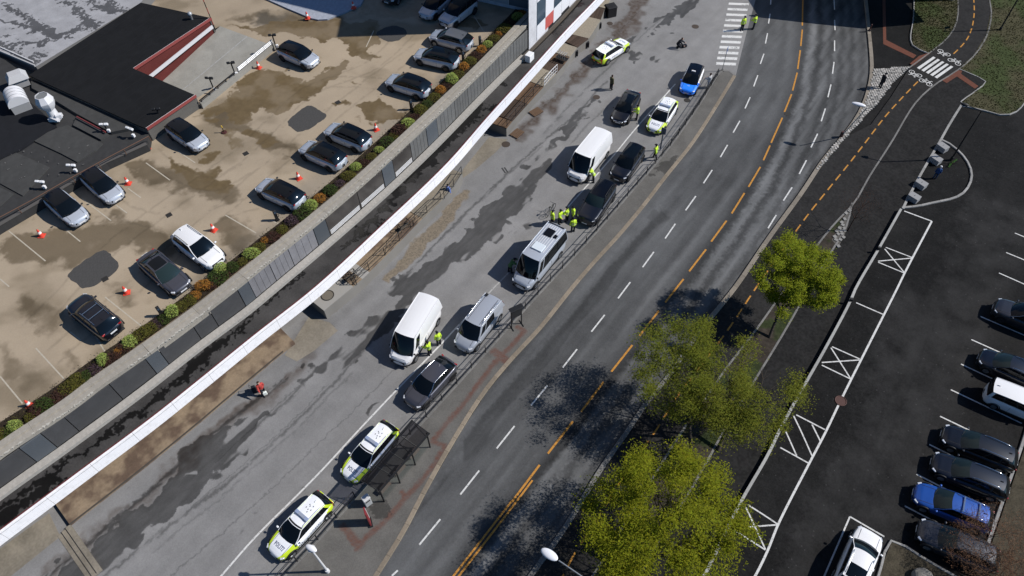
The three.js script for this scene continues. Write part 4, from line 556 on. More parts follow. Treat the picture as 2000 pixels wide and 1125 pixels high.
{ // dark lower roofs with ducts
  const Y = 6.95, g = thing('dark_roofed_annex', 'dark patched flat roofs with a brown handrail along the deck', 'building');
  const edge = [[287, 282], [207, 318], [75, 396], [0, 440], [-200, 560]]; const top = [[-260, 40], [0, 110], [56, 150], [270, 246], [290, 262]];
  const m1 = std(.045, .045, .045, .9); m1.map = rep(concTex, .3); part('roof', planar(prism([...GL(edge, Y), ...GL(top, Y)], DECK - .2, Y)), m1, g);
  const m2 = std(.062, .062, .06, .9), m3 = std(.014, .015, .018, .9); m2.map = m3.map = rep(concTex, .25); const sl = (l, y, m) => part('roof_slab', planar(prism(GL(l, y), Y - .02, y)), m, g);
  sl([[60, 156], [268, 248], [216, 258], [150, 222], [104, 194], [62, 172]], Y + .28, m2); sl([[-80, 190], [60, 200], [105, 240], [110, 246], [40, 292], [-80, 350]], Y + .16, m3); sl([[112, 250], [132, 244], [200, 280], [186, 294], [150, 316], [120, 300], [60, 272]], Y + .12, m2); sl([[0, 312], [32, 298], [96, 326], [44, 382], [0, 358]], Y + .1, m2); sl([[-60, 372], [0, 366], [26, 378], [0, 402], [-60, 430]], Y + .08, m2); sl([[150, 226], [212, 262], [196, 272], [142, 244]], Y + .2, m2);
  const rail = GL([[290, 266], [210, 308], [130, 352], [60, 392], [0, 424], [-80, 470]], Y + .6); const br = std(.1, .05, .03, .7); for (let i = 1; i < rail.length; i++) part('handrail', bar(rail[i - 1].toArray(), rail[i].toArray(), .04), br, g); for (const p of curve(rail, 2.2)) part('rail_post', bar([p.x, Y, p.z], [p.x, Y + .6, p.z], .03), br, g);
  part('coping', sweep(GL(edge, Y).reverse(), [[-.25, Y - .02], [-.25, Y + .05], [.05, Y + .05], [.05, Y - .02]]), std(.09, .085, .08, .9), g);
  part('red_pipe', bar(G(150, 228, Y + .4).toArray(), G(206, 258, Y + .4).toArray(), .07), std(.16, .03, .03, .6), g);
  const deb = []; for (let k = 0; k < 30; k++) { const p = G(rr(0, 180), rr(280, 360), Y); deb.push(at(bxg(rr(.03, .2), .03, rr(.02, .08)), p.x, Y + .14, p.z, rnd() * 3)); } part('roof_litter', merge(deb), std(.13, .125, .12, .9), g).userData.kind = 'stuff';
  // ducts
  const wm = std(.62, .62, .63, .5); let p = G(110, 232, Y + .15); const fan = thing('exhaust_fan', 'tall white exhaust fan with open barrel top on the dark roof', 'fan', [p.x, Y + .15, p.z]);
  part('base', bxg(.9, .3, .9), wm, fan, [0, .15, 0]); part('neck', new THREE.CylinderGeometry(.38, .42, .8, 20), wm, fan, [0, .7, 0]); part('barrel', toCreasedNormals(new THREE.LatheGeometry([[.38, 0], [.7, .5], [.76, .9], [.54, 1.45], [.5, 1.45], [.66, .9], [.5, .4]].map(a => new THREE.Vector2(...a)), 8), .4), wm, fan, [0, 1.05, 0]); part('mesh_cover', new THREE.CylinderGeometry(.47, .47, .02, 20), std(.2, .21, .21, .7, .3), fan, [0, 2.44, 0]); part('motor', rbx(.5, .4, .35, .05), wm, fan, [.55, .5, .25], [0, .5, 0]); part('bracket', bxg(.9, .12, .3), wm, fan, [.3, .4, .5], [0, -.5, 0]);
  p = G(42, 208, Y + .15); const cw = thing('curved_duct_cowl', 'white barrel shaped duct cowl at the edge of the dark roof', 'duct', [p.x, Y + .15, p.z], .62); const hc = new THREE.CylinderGeometry(.85, .85, 1.9, 20, 1, false, 0, Math.PI); hc.rotateX(-Math.PI / 2); hc.rotateZ(Math.PI / 2 * 0); part('hood', at(hc, 0, 0, 0), wm, cw, [0, .75, 0], [0, 0, Math.PI / 2]); part('box', bxg(1.5, .8, 1.86), std(.3, .3, .3, .6), cw, [0, .4, 0]); for (const z of [-.5, 0, .5]) part('seam', new THREE.TorusGeometry(.86, .015, 4, 16, Math.PI), M.steel, cw, [0, .76, z]);
  p = G(42, 165, Y + .15); const cw2 = thing('hipped_duct_cowl', 'pale grey hipped duct cowl beside the white barrel cowl', 'duct', [p.x, Y + .15, p.z], .62); const fr = new THREE.CylinderGeometry(.75, 1.25, .55, 4, 1); fr.rotateY(Math.PI / 4); fr.scale(1, 1, .8); part('hood', toCreasedNormals(fr, .3), std(.45, .45, .45, .5), cw2, [0, 1.0, 0]); part('box', bxg(1.4, .75, 1.1), std(.3, .3, .3, .6), cw2, [0, .37, 0]);
}
// ramp side wall with rails and flood lamps
{
  const rw = thing('ramp_wall', 'low concrete wall with dark rail between ramp and parking deck', 'wall'); const a = G(539, 94, DECK), b = G(396, 212, DECK); a.y = b.y = DECK; const cm = std(.3, .29, .26, .9); cm.map = rep(concTex, .5);
  part('wall', boxBar([a.x, DECK - .9, a.z], [b.x, DECK - .9, b.z], .18, 3.0), cm, rw); const d = b.clone().sub(a); part('top_rail', boxBar([a.x + d.x * .55, DECK + .85, a.z + d.z * .55], [b.x, DECK + .85, b.z], .1, .08), M.steelDark, rw); for (let k = 0; k < 5; k++) { const t = .56 + k * .105; part('rail_post', bxg(.06, .3, .06), M.steelDark, rw, [a.x + d.x * t, DECK + .7, a.z + d.z * t]); }
  const gr = thing('steel_guardrail', 'silver corrugated guardrail on the ramp wall near the flood lamp', 'guardrail'); const A = a.clone().addScaledVector(d, .02), B = a.clone().addScaledVector(d, .5); for (const y of [.72, .86, 1.0]) part('rail_corrugation', bar([A.x, DECK + y, A.z], [B.x, DECK + y, B.z], .085, 8), M.steel, gr); for (let k = 0; k < 5; k++) { const p = A.clone().lerp(B, k / 4); part('post', bxg(.1, 1.1, .12), M.steel, gr, [p.x, DECK + .55, p.z]); }
}
const floods = [[541, 98, DECK, 'black flood lamp post beside silver hatchback at the ramp top', 1.7], [462, 152, DECK, 'black flood lamp post at the end of the silver guardrail', 1.7], [421, 182, DECK, 'black flood lamp post halfway along the ramp wall', 1.7], [322, 246, DECK, 'black flood lamp post at the corner of the black roofed block', 1.9], [263, 268, 6.95, 'pale flood lamp on the dark roof corner by the brown handrail', 1.0], [213, 260, 6.95, 'pale flood lamp beside the red roof pipe', 1.0], [148, 336, 6.95, 'pale flood lamp behind the middle silver hatchback', .8], [88, 368, 6.95, 'pale flood lamp at the handrail behind the parked silver hatchback', .8]];
for (const [px, py, y, lab, h] of floods) { const p = G(px, py, y); const f = thing('flood_lamp', lab, 'lamp', [p.x, y, p.z], rr(-.4, .4), 'flood lamps at the deck edge'); part('post', bar([0, 0, 0], [0, h, 0], .06, 8), M.steelDark, f); part('arm', bxg(.5, .06, .06), M.steelDark, f, [0, h - .05, 0]); part('lamp_head', rbx(.32, .22, .2, .03), h < 1.2 ? M.white : M.steelDark, f, [.2, h, .05], [.5, 0, 0]); part('lamp_head', rbx(.3, .2, .18, .03), h < 1.2 ? M.white : M.steelDark, f, [-.22, h, .02], [.5, 0, 0]); part('control_box', rbx(.24, .3, .2, .03), M.white, f, [.16, h * .25 + .1, .12]); }
console.log('roofs');
// ------------------------------------------------------------------ vehicles (x forward, y up, z right; origin on the ground under the middle)
const paintOf = (r, g, b, metal = 0, rough = .42) => new THREE.MeshPhysicalMaterial({ color: lin(r, g, b), metalness: metal, roughness: rough, clearcoat: 1, clearcoatRoughness: .06 });
const PT2 = { silver: paintOf(.46, .5, .56, .3, .36), silverB: paintOf(.4, .43, .48, .3, .36), white: paintOf(.76, .76, .76), black: paintOf(.006, .0065, .009, .2, .3), navy: paintOf(.007, .009, .016, .3, .32), grey: paintOf(.075, .077, .095, .5, .36), dgrey: paintOf(.042, .043, .05, .5, .36), blue: paintOf(.015, .1, .6, .1, .35), royal: paintOf(.012, .075, .34, .25, .34), roofBlack: new THREE.MeshPhysicalMaterial({ color: lin(.004, .005, .008), roughness: .12, ior: 1.42 }), greyMid: paintOf(.2, .21, .225, .6, .36) };
const GLASS = new THREE.MeshPhysicalMaterial({ color: lin(.004, .006, .008), roughness: .05, metalness: 0, ior: 1.42 });
const GLASSG = new THREE.MeshPhysicalMaterial({ color: lin(.018, .03, .03), roughness: .05, metalness: 0, ior: 1.5 });
const TRIM = std(.012, .012, .013, .6), CHROME = std(.65, .66, .68, .18, 1), LAMPW = new THREE.MeshPhysicalMaterial({ color: lin(.7, .72, .75), roughness: .08, clearcoat: 1, metalness: .3 }), LAMPR = new THREE.MeshPhysicalMaterial({ color: lin(.32, .008, .008), roughness: .15, clearcoat: 1 }), LAMPA = new THREE.MeshPhysicalMaterial({ color: lin(.6, .2, .02), roughness: .15, clearcoat: 1 }), RIM = std(.3, .31, .32, .35, .8), RIMD = std(.05, .05, .052, .4, .6), PLATE = std(.7, .7, .7, .5), HIVIS = paintOf(.52, .68, .02), POLW = paintOf(.78, .79, .8);
function grid(nu, nv, fn) {                                        // fn(u, v) -> [x, y, z]; returns an indexed patch with uv
  const p = [], uv = [], id = []; for (let j = 0; j <= nv; j++) for (let i = 0; i <= nu; i++) { p.push(...fn(i / nu, j / nv)); uv.push(i / nu, j / nv); if (i && j) { const a = j * (nu + 1) + i; id.push(a - nu - 2, a - 1, a - nu - 1, a - nu - 1, a - 1, a); } }
  const g = new THREE.BufferGeometry(); g.setAttribute('position', new THREE.Float32BufferAttribute(p, 3)); g.setAttribute('uv', new THREE.Float32BufferAttribute(uv, 2)); g.setIndex(id); g.computeVertexNormals(); return g;
}
function prof(list, d) { if (d <= list[0][0]) return list[0][1]; for (let i = 1; i < list.length; i++) if (d <= list[i][0]) { const t = (d - list[i - 1][0]) / (list[i][0] - list[i - 1][0]); const s = t * t * (3 - 2 * t) * .5 + t * .5; return mix(list[i - 1][1], list[i][1], s); } return list[list.length - 1][1]; }
const wheelCache = {};
function wheelOf(r, w, rim) {
  const k = r + '_' + w + rim.uuid; if (!wheelCache[k]) { const ty = new THREE.LatheGeometry([[r * .62, -w / 2], [r * .93, -w / 2], [r, -w / 2 + .03], [r, w / 2 - .03], [r * .93, w / 2], [r * .62, w / 2]].map(a => new THREE.Vector2(...a)), 22); ty.rotateX(Math.PI / 2);
    const sp = [new THREE.CylinderGeometry(r * .64, r * .64, .02, 20).rotateX(Math.PI / 2)]; for (let i = 0; i < 5; i++) sp.push(at(bxg(r * .12, r * .58, .03), 0, 0, 0).translate(0, r * .3, .02).rotateZ(i * Math.PI * 2 / 5)); sp.push(new THREE.CylinderGeometry(r * .13, r * .13, .06, 10).rotateX(Math.PI / 2)); wheelCache[k] = [ty, merge(sp)]; }
  return wheelCache[k];
}
function vehicle(S, label, category, o = {}) {
  const { L, W, top, yb = .24, a0, a1, c1, c0, yB, yR, wb = .86, wt = .68, wheel = .33, fw = .85, rw = .9 } = S, hL = L / 2, hW = W / 2; const paint = o.paint, roofM = o.roof || paint, X = d => hL - d;
  const t = thing(o.name || 'parked_car', label, category, [0, 0, 0], 0, o.group);
  // lower body shell
  const pf = S.pf || 6, pr = S.pr || 9, NS = 36, halfW = x => { const u = x / hL; return hW * Math.pow(Math.max(0, 1 - Math.pow(Math.abs(u), u > 0 ? pf : pr)), 1 / 3.2) * (1 - .03 * u * u); };
  const section = x => { const d = hL - x, w = halfW(x), yt = prof(top, d), b0 = yb + .1 * Math.pow(Math.abs(x / hL), 8), h = yt - b0; return [[0, b0], [.8 * w, b0], [.95 * w, b0 + .05], [w, b0 + .28 * h], [w * .995, b0 + .6 * h], [.965 * w, b0 + .85 * h], [.9 * w, b0 + .95 * h], [.7 * w, yt], [0, yt + (S.crown || .035)]]; };
  const body = grid(NS, 16, (u, v) => { const x = -hL * .9995 * Math.cos(u * Math.PI) ; const j = Math.round(v * 16), s = section(x), m = j <= 8 ? j : 16 - j, q2 = s[m]; return [x, q2[1], (j <= 8 ? -1 : 1) * q2[0]]; });
  { const p = body.attributes.position, uv = body.attributes.uv; for (let i = 0; i < p.count; i++) uv.setX(i, p.getX(i) / L + .5); }
  part('body', body, o.bodyMat || paint, t);
  // glasshouse
  const bf = S.bf ?? .2, bt = S.bt ?? .1, br = S.br ?? .08, crown = S.roofCrown ?? .05, arch = S.arch ?? .035, wbz = hW * wb, wtz = hW * wt, wcz = wbz * (S.wr || .96), wrz = wtz * (S.wr || .96), yCow = S.yCow || yB, yDk = S.yDk || yB, yRr = S.yRr || yR - .04, dip = .03;
  const roofPt = (s, v) => { const x = mix(X(a1) + bt * (1 - s * s), X(c1) - br * (1 - s * s), v); return [x, mix(yR, yRr, v) + crown * (1 - s * s) + arch * 4 * v * (1 - v), s * mix(wtz, wrz, v)]; };
  const roof = grid(12, 10, (u, v) => roofPt(1 - 2 * u, v)); const rp = part('roof', roof, roofM, t);
  const ws = grid(12, 5, (u, v) => { const s = 1 - 2 * u, b = [X(a0) + bf * (1 - s * s), yCow - dip, s * wbz * .98], e = roofPt(s, 0); const k = .05 * 4 * v * (1 - v); return [mix(b[0], e[0], v) + k * .7, mix(b[1], e[1], v) + k * .7, mix(b[2], e[2], v)]; }); const wsp = part('windscreen', ws, o.wsMat || GLASS, t);
  const rg = grid(12, 5, (u, v) => { const s = 1 - 2 * u, b = [X(c0) - br * (1 - s * s), yDk - dip, s * wcz], e = roofPt(s, 1); return [mix(e[0], b[0], v) - .03 * 4 * v * (1 - v), mix(e[1], b[1], v) + .02 * 4 * v * (1 - v), mix(e[2], b[2], v)]; }); part('rear_window', rg, o.rearMat || GLASS, t);
  const sidePt = (sg, u, v) => { const b = [mix(X(a0), X(c0), u), mix(yCow, yDk, u) - dip, sg * mix(wbz, wcz, u)]; const ub = u, e = roofPt(sg, u); return [mix(b[0], e[0], v), mix(b[1], e[1], v), mix(b[2], e[2], v) + sg * .035 * 4 * v * (1 - v)]; };
  for (const sg of [-1, 1]) {
    const strip = (n, u0, u1, v0, v1, mat, off = 0, nu = 6) => part(n, grid(nu, 3, (u, v) => { const p = sidePt(sg, mix(u0, u1, sg > 0 ? u : 1 - u), mix(v0, v1, v)); p[2] += sg * off; return p; }), mat, t);
    if (S.van) { strip('side_panel', 0, 1, 0, 1, paint, 0, 12); strip('door_window', S.van[0], S.van[1], .12, .82, GLASS, .012); if (S.van[2]) strip('side_window', S.van[2], S.van[3], .1, .86, GLASS, .012, 8); }
    else { strip('side_window', 0, S.cp || .86, 0, 1, GLASS, 0, 8); strip('rear_pillar', S.cp || .86, 1, 0, 1, o.pillar || roofM, 0); strip('window_line', .02, .97, -.02, .09, o.lineMat || paint, .012, 8); for (const bp of S.bp || [.47]) strip('door_pillar', bp - .018, bp + .018, 0, 1, TRIM, .006, 1); }
    const P = (u, v) => { const p = sidePt(sg, u, v); return p; };
    const tb = new THREE.TubeGeometry(new THREE.CatmullRomCurve3([P(0, 0), P(0, .5), P(0, 1), P(.12, 1), P(.4, 1), P(.7, 1), P(1, 1)].map(a => new THREE.Vector3(...a))), 22, .032, 5); part('roof_rail_trim', tb, o.pillarA || roofM, t);
    if (o.rails) { const A = roofPt(sg * .9, .08), B = roofPt(sg * .9, .9); const c = new THREE.CatmullRomCurve3([A, [A[0] - .12, A[1] + .07, A[2]], [mix(A[0], B[0], .5), Math.max(A[1], B[1]) + .1, mix(A[2], B[2], .5)], [B[0] + .12, B[1] + .07, B[2]], B].map(a => new THREE.Vector3(...a))); part('roof_rail', new THREE.TubeGeometry(c, 16, .024, 5), o.rails, t); }
    // mirrors, lamps, wheels
    const mx = X(a0) - .12, mz = sg * (hW + .04); part('mirror', rbx(.13, .12, .18, .05), o.mirror || paint, t, [mx, yCow + .06, mz]);
    const lx = S.lampIn ?? .28; part('headlight', at(rbx(.3, .1, .24, .04), 0, 0, 0, sg * .6), o.head || LAMPW, t, [hL - lx, (S.yHead || .7), sg * hW * .69]);
    part('tail_light', at(rbx(.12, S.tailH || .12, .28, .04), 0, 0, 0, -sg * .35), LAMPR, t, [-hL + (S.tailIn ?? .13) + .02, S.yTail || .92, sg * hW * .66]);
    for (const fr of [1, -1]) { const wx = fr > 0 ? hL - fw : -hL + rw; const [ty, ri] = wheelOf(wheel, .22, o.rim || RIM); const w = part('wheel', ty, M.rubber, t, [wx, wheel, sg * (hW - .1)], [0, sg > 0 ? 0 : Math.PI, 0]); part('rim', ri, o.rim || RIM, w, [0, 0, .095]); const ar = new THREE.TorusGeometry(wheel + .055, .05, 5, 16, Math.PI * 1.08); ar.rotateZ(-.12); part('wheel_arch', ar, o.arch || TRIM, t, [wx, wheel, sg * (hW - .035)]); }
    part('sill', bxg(L - fw - rw - .8, .1, .06), TRIM, t, [(rw - fw) / 2, yb + .06, sg * (hW - .02)]);
    part('door_handle', bxg(.18, .03, .03), o.handle || paint, t, [-.1, yB - .17, sg * (hW + .003)]);
    if (o.doorLine !== false) for (const dx of [X(a0) - .3, X(mix(a0, c0, .48))]) part('door_gap', bxg(.012, yB - yb - .25, .012), TRIM, t, [dx, (yB + yb) / 2 - .02, sg * (hW - .004)]);
  }
  // nose and tail
  part('grille', at(rbx(.14, S.grH || .2, W * .52, .05), 0, 0, 0), o.grille || TRIM, t, [hL - .1, S.yGr || .55, 0]); part('lower_bumper', rbx(.2, .14, W * .72, .05), TRIM, t, [hL - .14, .32, 0]); part('rear_bumper', rbx(.2, .16, W * .74, .05), TRIM, t, [-hL + .13, .38, 0]);
  part('number_plate', bxg(.02, .11, .5), PLATE, t, [hL - .01, .48, 0]); part('number_plate', bxg(.02, .11, .5), PLATE, t, [-hL + .02, S.yPlate || .8, 0]);
  if (S.noFin !== true) { const f = roofPt(0, .88); part('antenna_fin', at(bxg(.18, .07, .04), 0, 0, 0), o.fin || roofM, t, [f[0], f[1] + .03, 0]); }
  if (o.pano) part('glass_roof', grid(10, 8, (u, v) => { const p = roofPt((1 - 2 * u) * .82, mix(.06, .86, v)); p[1] += .006; return p; }), GLASS, rp);
  // bonnet shut line and wipers
  for (const sg of [-1, 1]) { const z = sg * hW * .62; const g = grid(1, 8, (u, v) => { const d = mix(.35, a0 - .12, v), x = hL - d; const y = prof(top, d); return [x, y + .012 + (1 - .62 / .7 * .9) * .02, z + (u - .5) * .02]; }); if (a0 > .8) part('bonnet_gap', g, TRIM, t); part('wiper', bar([X(a0) + bf * .7, yCow + .01, sg * .12 + .1], [X(a0) + bf * .3 - .05, yCow + .08, sg * .5 + .15], .012, 4), TRIM, t); }
  t.userData.roofPt = null; delete t.userData.roofPt; t._roofPt = roofPt; t._top = d => prof(top, d); t._S = S; return t;
}
const SP = {
  hatch: { L: 4.4, W: 1.82, a0: 1.05, a1: 1.95, c1: 3.72, c0: 4.28, yB: .98, yR: 1.5, yRr: 1.44, yDk: 1.04, top: [[0, .52], [.05, .66], [.16, .78], [.5, .87], [1.05, .96], [2, .98], [3.8, 1.02], [4.25, 1.0], [4.36, .86], [4.4, .6]], wt: .7, yHead: .72, yTail: .93, cp: .84, wheel: .34 },
  suv: { L: 4.7, W: 1.9, a0: 1.25, a1: 2.1, c1: 4.1, c0: 4.56, yB: 1.08, yR: 1.64, yDk: 1.12, top: [[0, .55], [.05, .75], [.16, .9], [.5, 1.0], [1.25, 1.07], [2.2, 1.08], [4.2, 1.1], [4.55, 1.06], [4.66, .9], [4.7, .6]], wt: .71, yHead: .82, yTail: 1.0, cp: .88, bp: [.4, .72], wheel: .37, yb: .28, grH: .28, yGr: .64 },
  sedan: { L: 4.85, W: 1.88, a0: 1.3, a1: 2.2, c1: 3.45, c0: 4.35, yB: .92, yR: 1.4, yDk: .98, top: [[0, .5], [.05, .62], [.16, .72], [.5, .8], [1.3, .9], [2.2, .93], [4.0, .97], [4.6, .98], [4.8, .86], [4.85, .6]], wt: .66, cp: .8, yHead: .66, yTail: .86, wheel: .35, pf: 5 },
  coupe: { L: 4.7, W: 1.92, a0: 1.25, a1: 2.15, c1: 3.6, c0: 4.4, yB: 1.06, yR: 1.58, yRr: 1.52, yDk: 1.14, top: [[0, .55], [.05, .72], [.16, .84], [.5, .93], [1.25, 1.03], [2.2, 1.06], [4.1, 1.12], [4.5, 1.1], [4.66, .92], [4.7, .6]], wt: .7, cp: .82, bp: [.42], yHead: .78, yTail: 1.0, wheel: .38, yb: .27 },
  wagon: { L: 4.88, W: 1.88, a0: 1.32, a1: 2.2, c1: 4.3, c0: 4.74, yB: .94, yR: 1.44, yDk: 1.0, top: [[0, .5], [.05, .64], [.16, .74], [.5, .83], [1.32, .92], [2.2, .94], [4.4, .98], [4.72, .96], [4.84, .82], [4.88, .55]], wt: .68, cp: .9, bp: [.38, .7], yHead: .68, yTail: .9, wheel: .35, pf: 5 },
  van: { L: 5.7, W: 2.05, a0: .72, a1: 1.55, c1: 5.5, c0: 5.66, yB: 1.25, yCow: 1.22, yR: 2.38, yRr: 2.42, yDk: 1.2, wb: .97, wt: .84, top: [[0, .5], [.05, .8], [.2, 1.0], [.72, 1.2], [1.5, 1.26], [5.5, 1.26], [5.66, 1.2], [5.7, .6]], van: [.07, .2, 0, 0], bf: .26, bt: .12, br: .05, crown: .04, roofCrown: .07, arch: .03, yHead: .86, yTail: 1.25, tailH: .5, wheel: .36, yb: .3, fw: 1.0, rw: 1.05, wr: .99, pr: 16, grH: .3, yGr: .66, noFin: true, lampIn: .24, tailIn: .06 },
  minivan: { L: 5.0, W: 1.95, a0: .98, a1: 1.8, c1: 4.75, c0: 4.95, yB: 1.14, yCow: 1.12, yR: 1.88, yDk: 1.14, wb: .95, wt: .78, top: [[0, .5], [.05, .74], [.2, .9], [.6, 1.04], [.98, 1.12], [1.9, 1.15], [4.8, 1.15], [4.95, 1.1], [5.0, .6]], van: [.08, .24, .27, .6], bf: .24, br: .05, roofCrown: .06, yHead: .82, yTail: 1.2, tailH: .4, wheel: .34, yb: .26, wr: .99, pr: 14, noFin: true, lampIn: .26, tailIn: .06 },
  minibus: { L: 6.1, W: 2.05, a0: .95, a1: 1.75, c1: 5.85, c0: 6.05, yB: 1.3, yCow: 1.25, yR: 2.62, yRr: 2.62, yDk: 1.26, wb: .97, wt: .83, top: [[0, .5], [.05, .82], [.2, 1.0], [.6, 1.14], [.95, 1.24], [1.7, 1.3], [5.8, 1.3], [6.05, 1.24], [6.1, .6]], van: [.06, .17, .2, .985], bf: .26, br: .05, roofCrown: .06, yHead: .86, yTail: 1.3, tailH: .5, wheel: .36, yb: .28, fw: 1.0, rw: 1.3, wr: .99, pr: 16, grH: .32, yGr: .68, noFin: true, lampIn: .24, tailIn: .06 },
  boxy: { L: 4.2, W: 1.78, a0: .95, a1: 1.5, c1: 3.95, c0: 4.12, yB: 1.08, yR: 1.66, yDk: 1.1, wt: .8, wb: .92, top: [[0, .55], [.05, .78], [.16, .92], [.5, 1.02], [.95, 1.07], [2, 1.08], [4.0, 1.1], [4.14, 1.05], [4.2, .6]], cp: .92, bp: [.36, .66], yHead: .8, yTail: 1.05, pr: 14, wheel: .32 },
  pickup: { L: 5.05, W: 1.98, a0: 1.75, a1: 2.4, c1: 4.5, c0: 4.9, yB: 1.18, yR: 1.78, yDk: 1.2, wt: .76, top: [[0, .6], [.05, .9], [.14, 1.04], [.5, 1.1], [1.75, 1.17], [2.6, 1.18], [4.6, 1.2], [4.9, 1.14], [5.0, .95], [5.05, .6]], cp: .9, bp: [.36, .68], yHead: .92, yTail: 1.05, wheel: .41, yb: .32, grH: .3, yGr: .75, fw: .95, rw: 1.05, pf: 9 },
};
function place(o, f, r, y = 0, hb = .5) {                          // from the photo pixels of the middle of nose and tail at bumper height
  const a = G(f[0], f[1], y + hb), b = G(r[0], r[1], y + hb), m = a.clone().lerp(b, .5); o.position.set(m.x, y, m.z); o.rotation.set(0, Math.atan2(-(a.z - b.z), a.x - b.x), 0); return o;
}
// silver hatchbacks with black roofs
const EVG = 'silver hatchbacks on the parking deck';
const ev = vehicle(SP.hatch, 'silver hatchback with black roof, end of its row beside the patched deck', 'car', { paint: PT2.silver, roof: PT2.roofBlack, group: EVG, rim: RIMD, mirror: TRIM, lineMat: PT2.silver, pillar: PT2.roofBlack, pillarA: PT2.roofBlack, pano: true });
part('front_band', grid(12, 1, (u, v) => { const z = (u - .5) * 1.5, d = .1 + Math.abs(z) ** 3 * .18; return [2.2 - d - v * .05, .75 - v * .09 + .012, z]; }), TRIM, ev);
place(ev, [163, 436], [101, 382], DECK);
const evs = [[[233, 393], [171, 339], 'silver hatchback with black roof between two orange cones by the brown handrail'], [[399, 288], [336, 246], 'silver hatchback with black roof backed up to the black roofed block'], [[617, 125], [550, 97], 'silver hatchback with black roof beside the ramp flood lamp'], [[510, 362], [588, 398], 'silver hatchback with black roof parked alone, tail to an orange shrub'], [[592, 287], [671, 323], 'silver hatchback with black roof, tail to green shrub, closer to patched asphalt'], [[640, 252], [720, 285], 'silver hatchback with black roof beside an identical car and an orange cone'], [[760, 157], [836, 181], 'silver hatchback with black roof near the dark oval stain'], [[814, 107], [892, 125], 'silver hatchback with black roof next to the silver car with grey roof'], [[832, 30], [872, -4], 'silver hatchback with black roof beside the white building, in its shadow']];
for (const [f, r, lab] of evs) place(dup(ev, null, 0, lab, EVG), f, r, DECK);
place(vehicle(SP.hatch, 'silver car with grey metal roof at the hedge, last before the white building', 'car', { paint: PT2.silverB, roof: PT2.greyMid, rim: RIM }), [845, 70], [918, 90], DECK);
place(vehicle(SP.suv, 'large silver crossover with black glass roof facing the camera by the white building', 'car', { paint: PT2.silver, roof: PT2.roofBlack, rim: RIMD, pano: true }), [872, 45], [918, 10], DECK);
place(vehicle(SP.hatch, 'black car half hidden beyond the pale apron', 'car', { paint: PT2.black }), [757, 2], [800, -34], DECK);
place(vehicle(SP.suv, 'white crossover with black roof rails nosed into the shrubs', 'car', { paint: PT2.white, rails: TRIM, rim: RIM, handle: PT2.white }), [430, 518], [350, 458], DECK);
place(vehicle(SP.sedan, 'dark grey fastback with glass roof parked beside the white crossover', 'car', { paint: PT2.grey, pano: true, wsMat: GLASSG, rim: RIMD, head: LAMPW }), [359, 566], [286, 502], DECK);
place(vehicle(SP.suv, 'black estate car with bright roof bars backed against the shrubs', 'car', { paint: PT2.navy, rails: CHROME, rim: RIM }), [150, 590], [226, 652], DECK);
{ const c = scene.children[scene.children.length - 1]; for (const v of [.25, .62]) { const A = c._roofPt(.9, v), B = c._roofPt(-.9, v); part('cross_bar', bar([A[0], A[1] + .1, A[2]], [B[0], B[1] + .1, B[2]], .022), CHROME, c); } }
// police cars
function livery() {
  const c = canvasOf(1024, 1024), x = c.getContext('2d'); const Y = '#c4dc22', B = '#15244e'; x.fillStyle = '#e9ebee'; x.fillRect(0, 0, 1024, 1024); const V = v => (1 - v) * 1024, band = (u0, u1, v0, v1, col) => { x.fillStyle = col; x.fillRect(u0 * 1024, V(v1), (u1 - u0) * 1024, (v1 - v0) * 1024); };
  for (const m of [0, 1]) { const b = (u0, u1, v0, v1, col) => m ? band(u0, u1, 1 - v1, 1 - v0, col) : band(u0, u1, v0, v1, col);
    b(.7, 1, .1, .43, Y); b(0, .13, .1, .45, Y); b(.13, .17, .2, .34, Y); b(.66, .7, .3, .36, B); for (let k = 0; k < 5; k++) b(.615 + k * .024, .625 + k * .024, .17 + (k & 1) * .05, .22 + (k & 1) * .05, B); b(.18, .6, .13, .17, Y); b(.72, .97, .355, .365, B); b(0, .035, .15, .4, '#c9300f'); }
  x.fillStyle = B; x.font = 'bold 62px sans-serif'; x.textAlign = 'center'; x.textBaseline = 'middle';
  x.save(); x.translate(.4 * 1024, V(1 - .25)); x.scale(1, -1); x.fillText('POLITI', 0, 0); x.restore(); x.save(); x.translate(.4 * 1024, V(.25)); x.scale(-1, 1); x.fillText('POLITI', 0, 0); x.restore();
  x.save(); x.translate(.865 * 1024, 512); x.rotate(Math.PI / 2); x.scale(.42, -1.25); x.font = 'bold 66px sans-serif'; x.fillText('POLITI', 0, 0); x.restore();
  const t = new THREE.CanvasTexture(c); t.colorSpace = THREE.SRGBColorSpace; return t;
}
const polMat = paintOf(1, 1, 1); polMat.map = livery();
const roofTex = (() => { const c = canvasOf(256, 256), x = c.getContext('2d'); x.fillStyle = '#e9ebee'; x.fillRect(0, 0, 256, 256); x.fillStyle = '#cfe81a'; x.fillRect(0, 0, 12, 256); x.fillRect(244, 0, 12, 256); x.fillStyle = '#20222c'; const rc = [[90, 70], [150, 66], [78, 100], [120, 104], [160, 96], [110, 78], [135, 122]]; for (const [a, b] of rc) x.fillRect(a, b, 12, 10); const t = new THREE.CanvasTexture(c); t.colorSpace = THREE.SRGBColorSpace; return t; })();
const polRoof = paintOf(1, 1, 1); polRoof.map = roofTex;
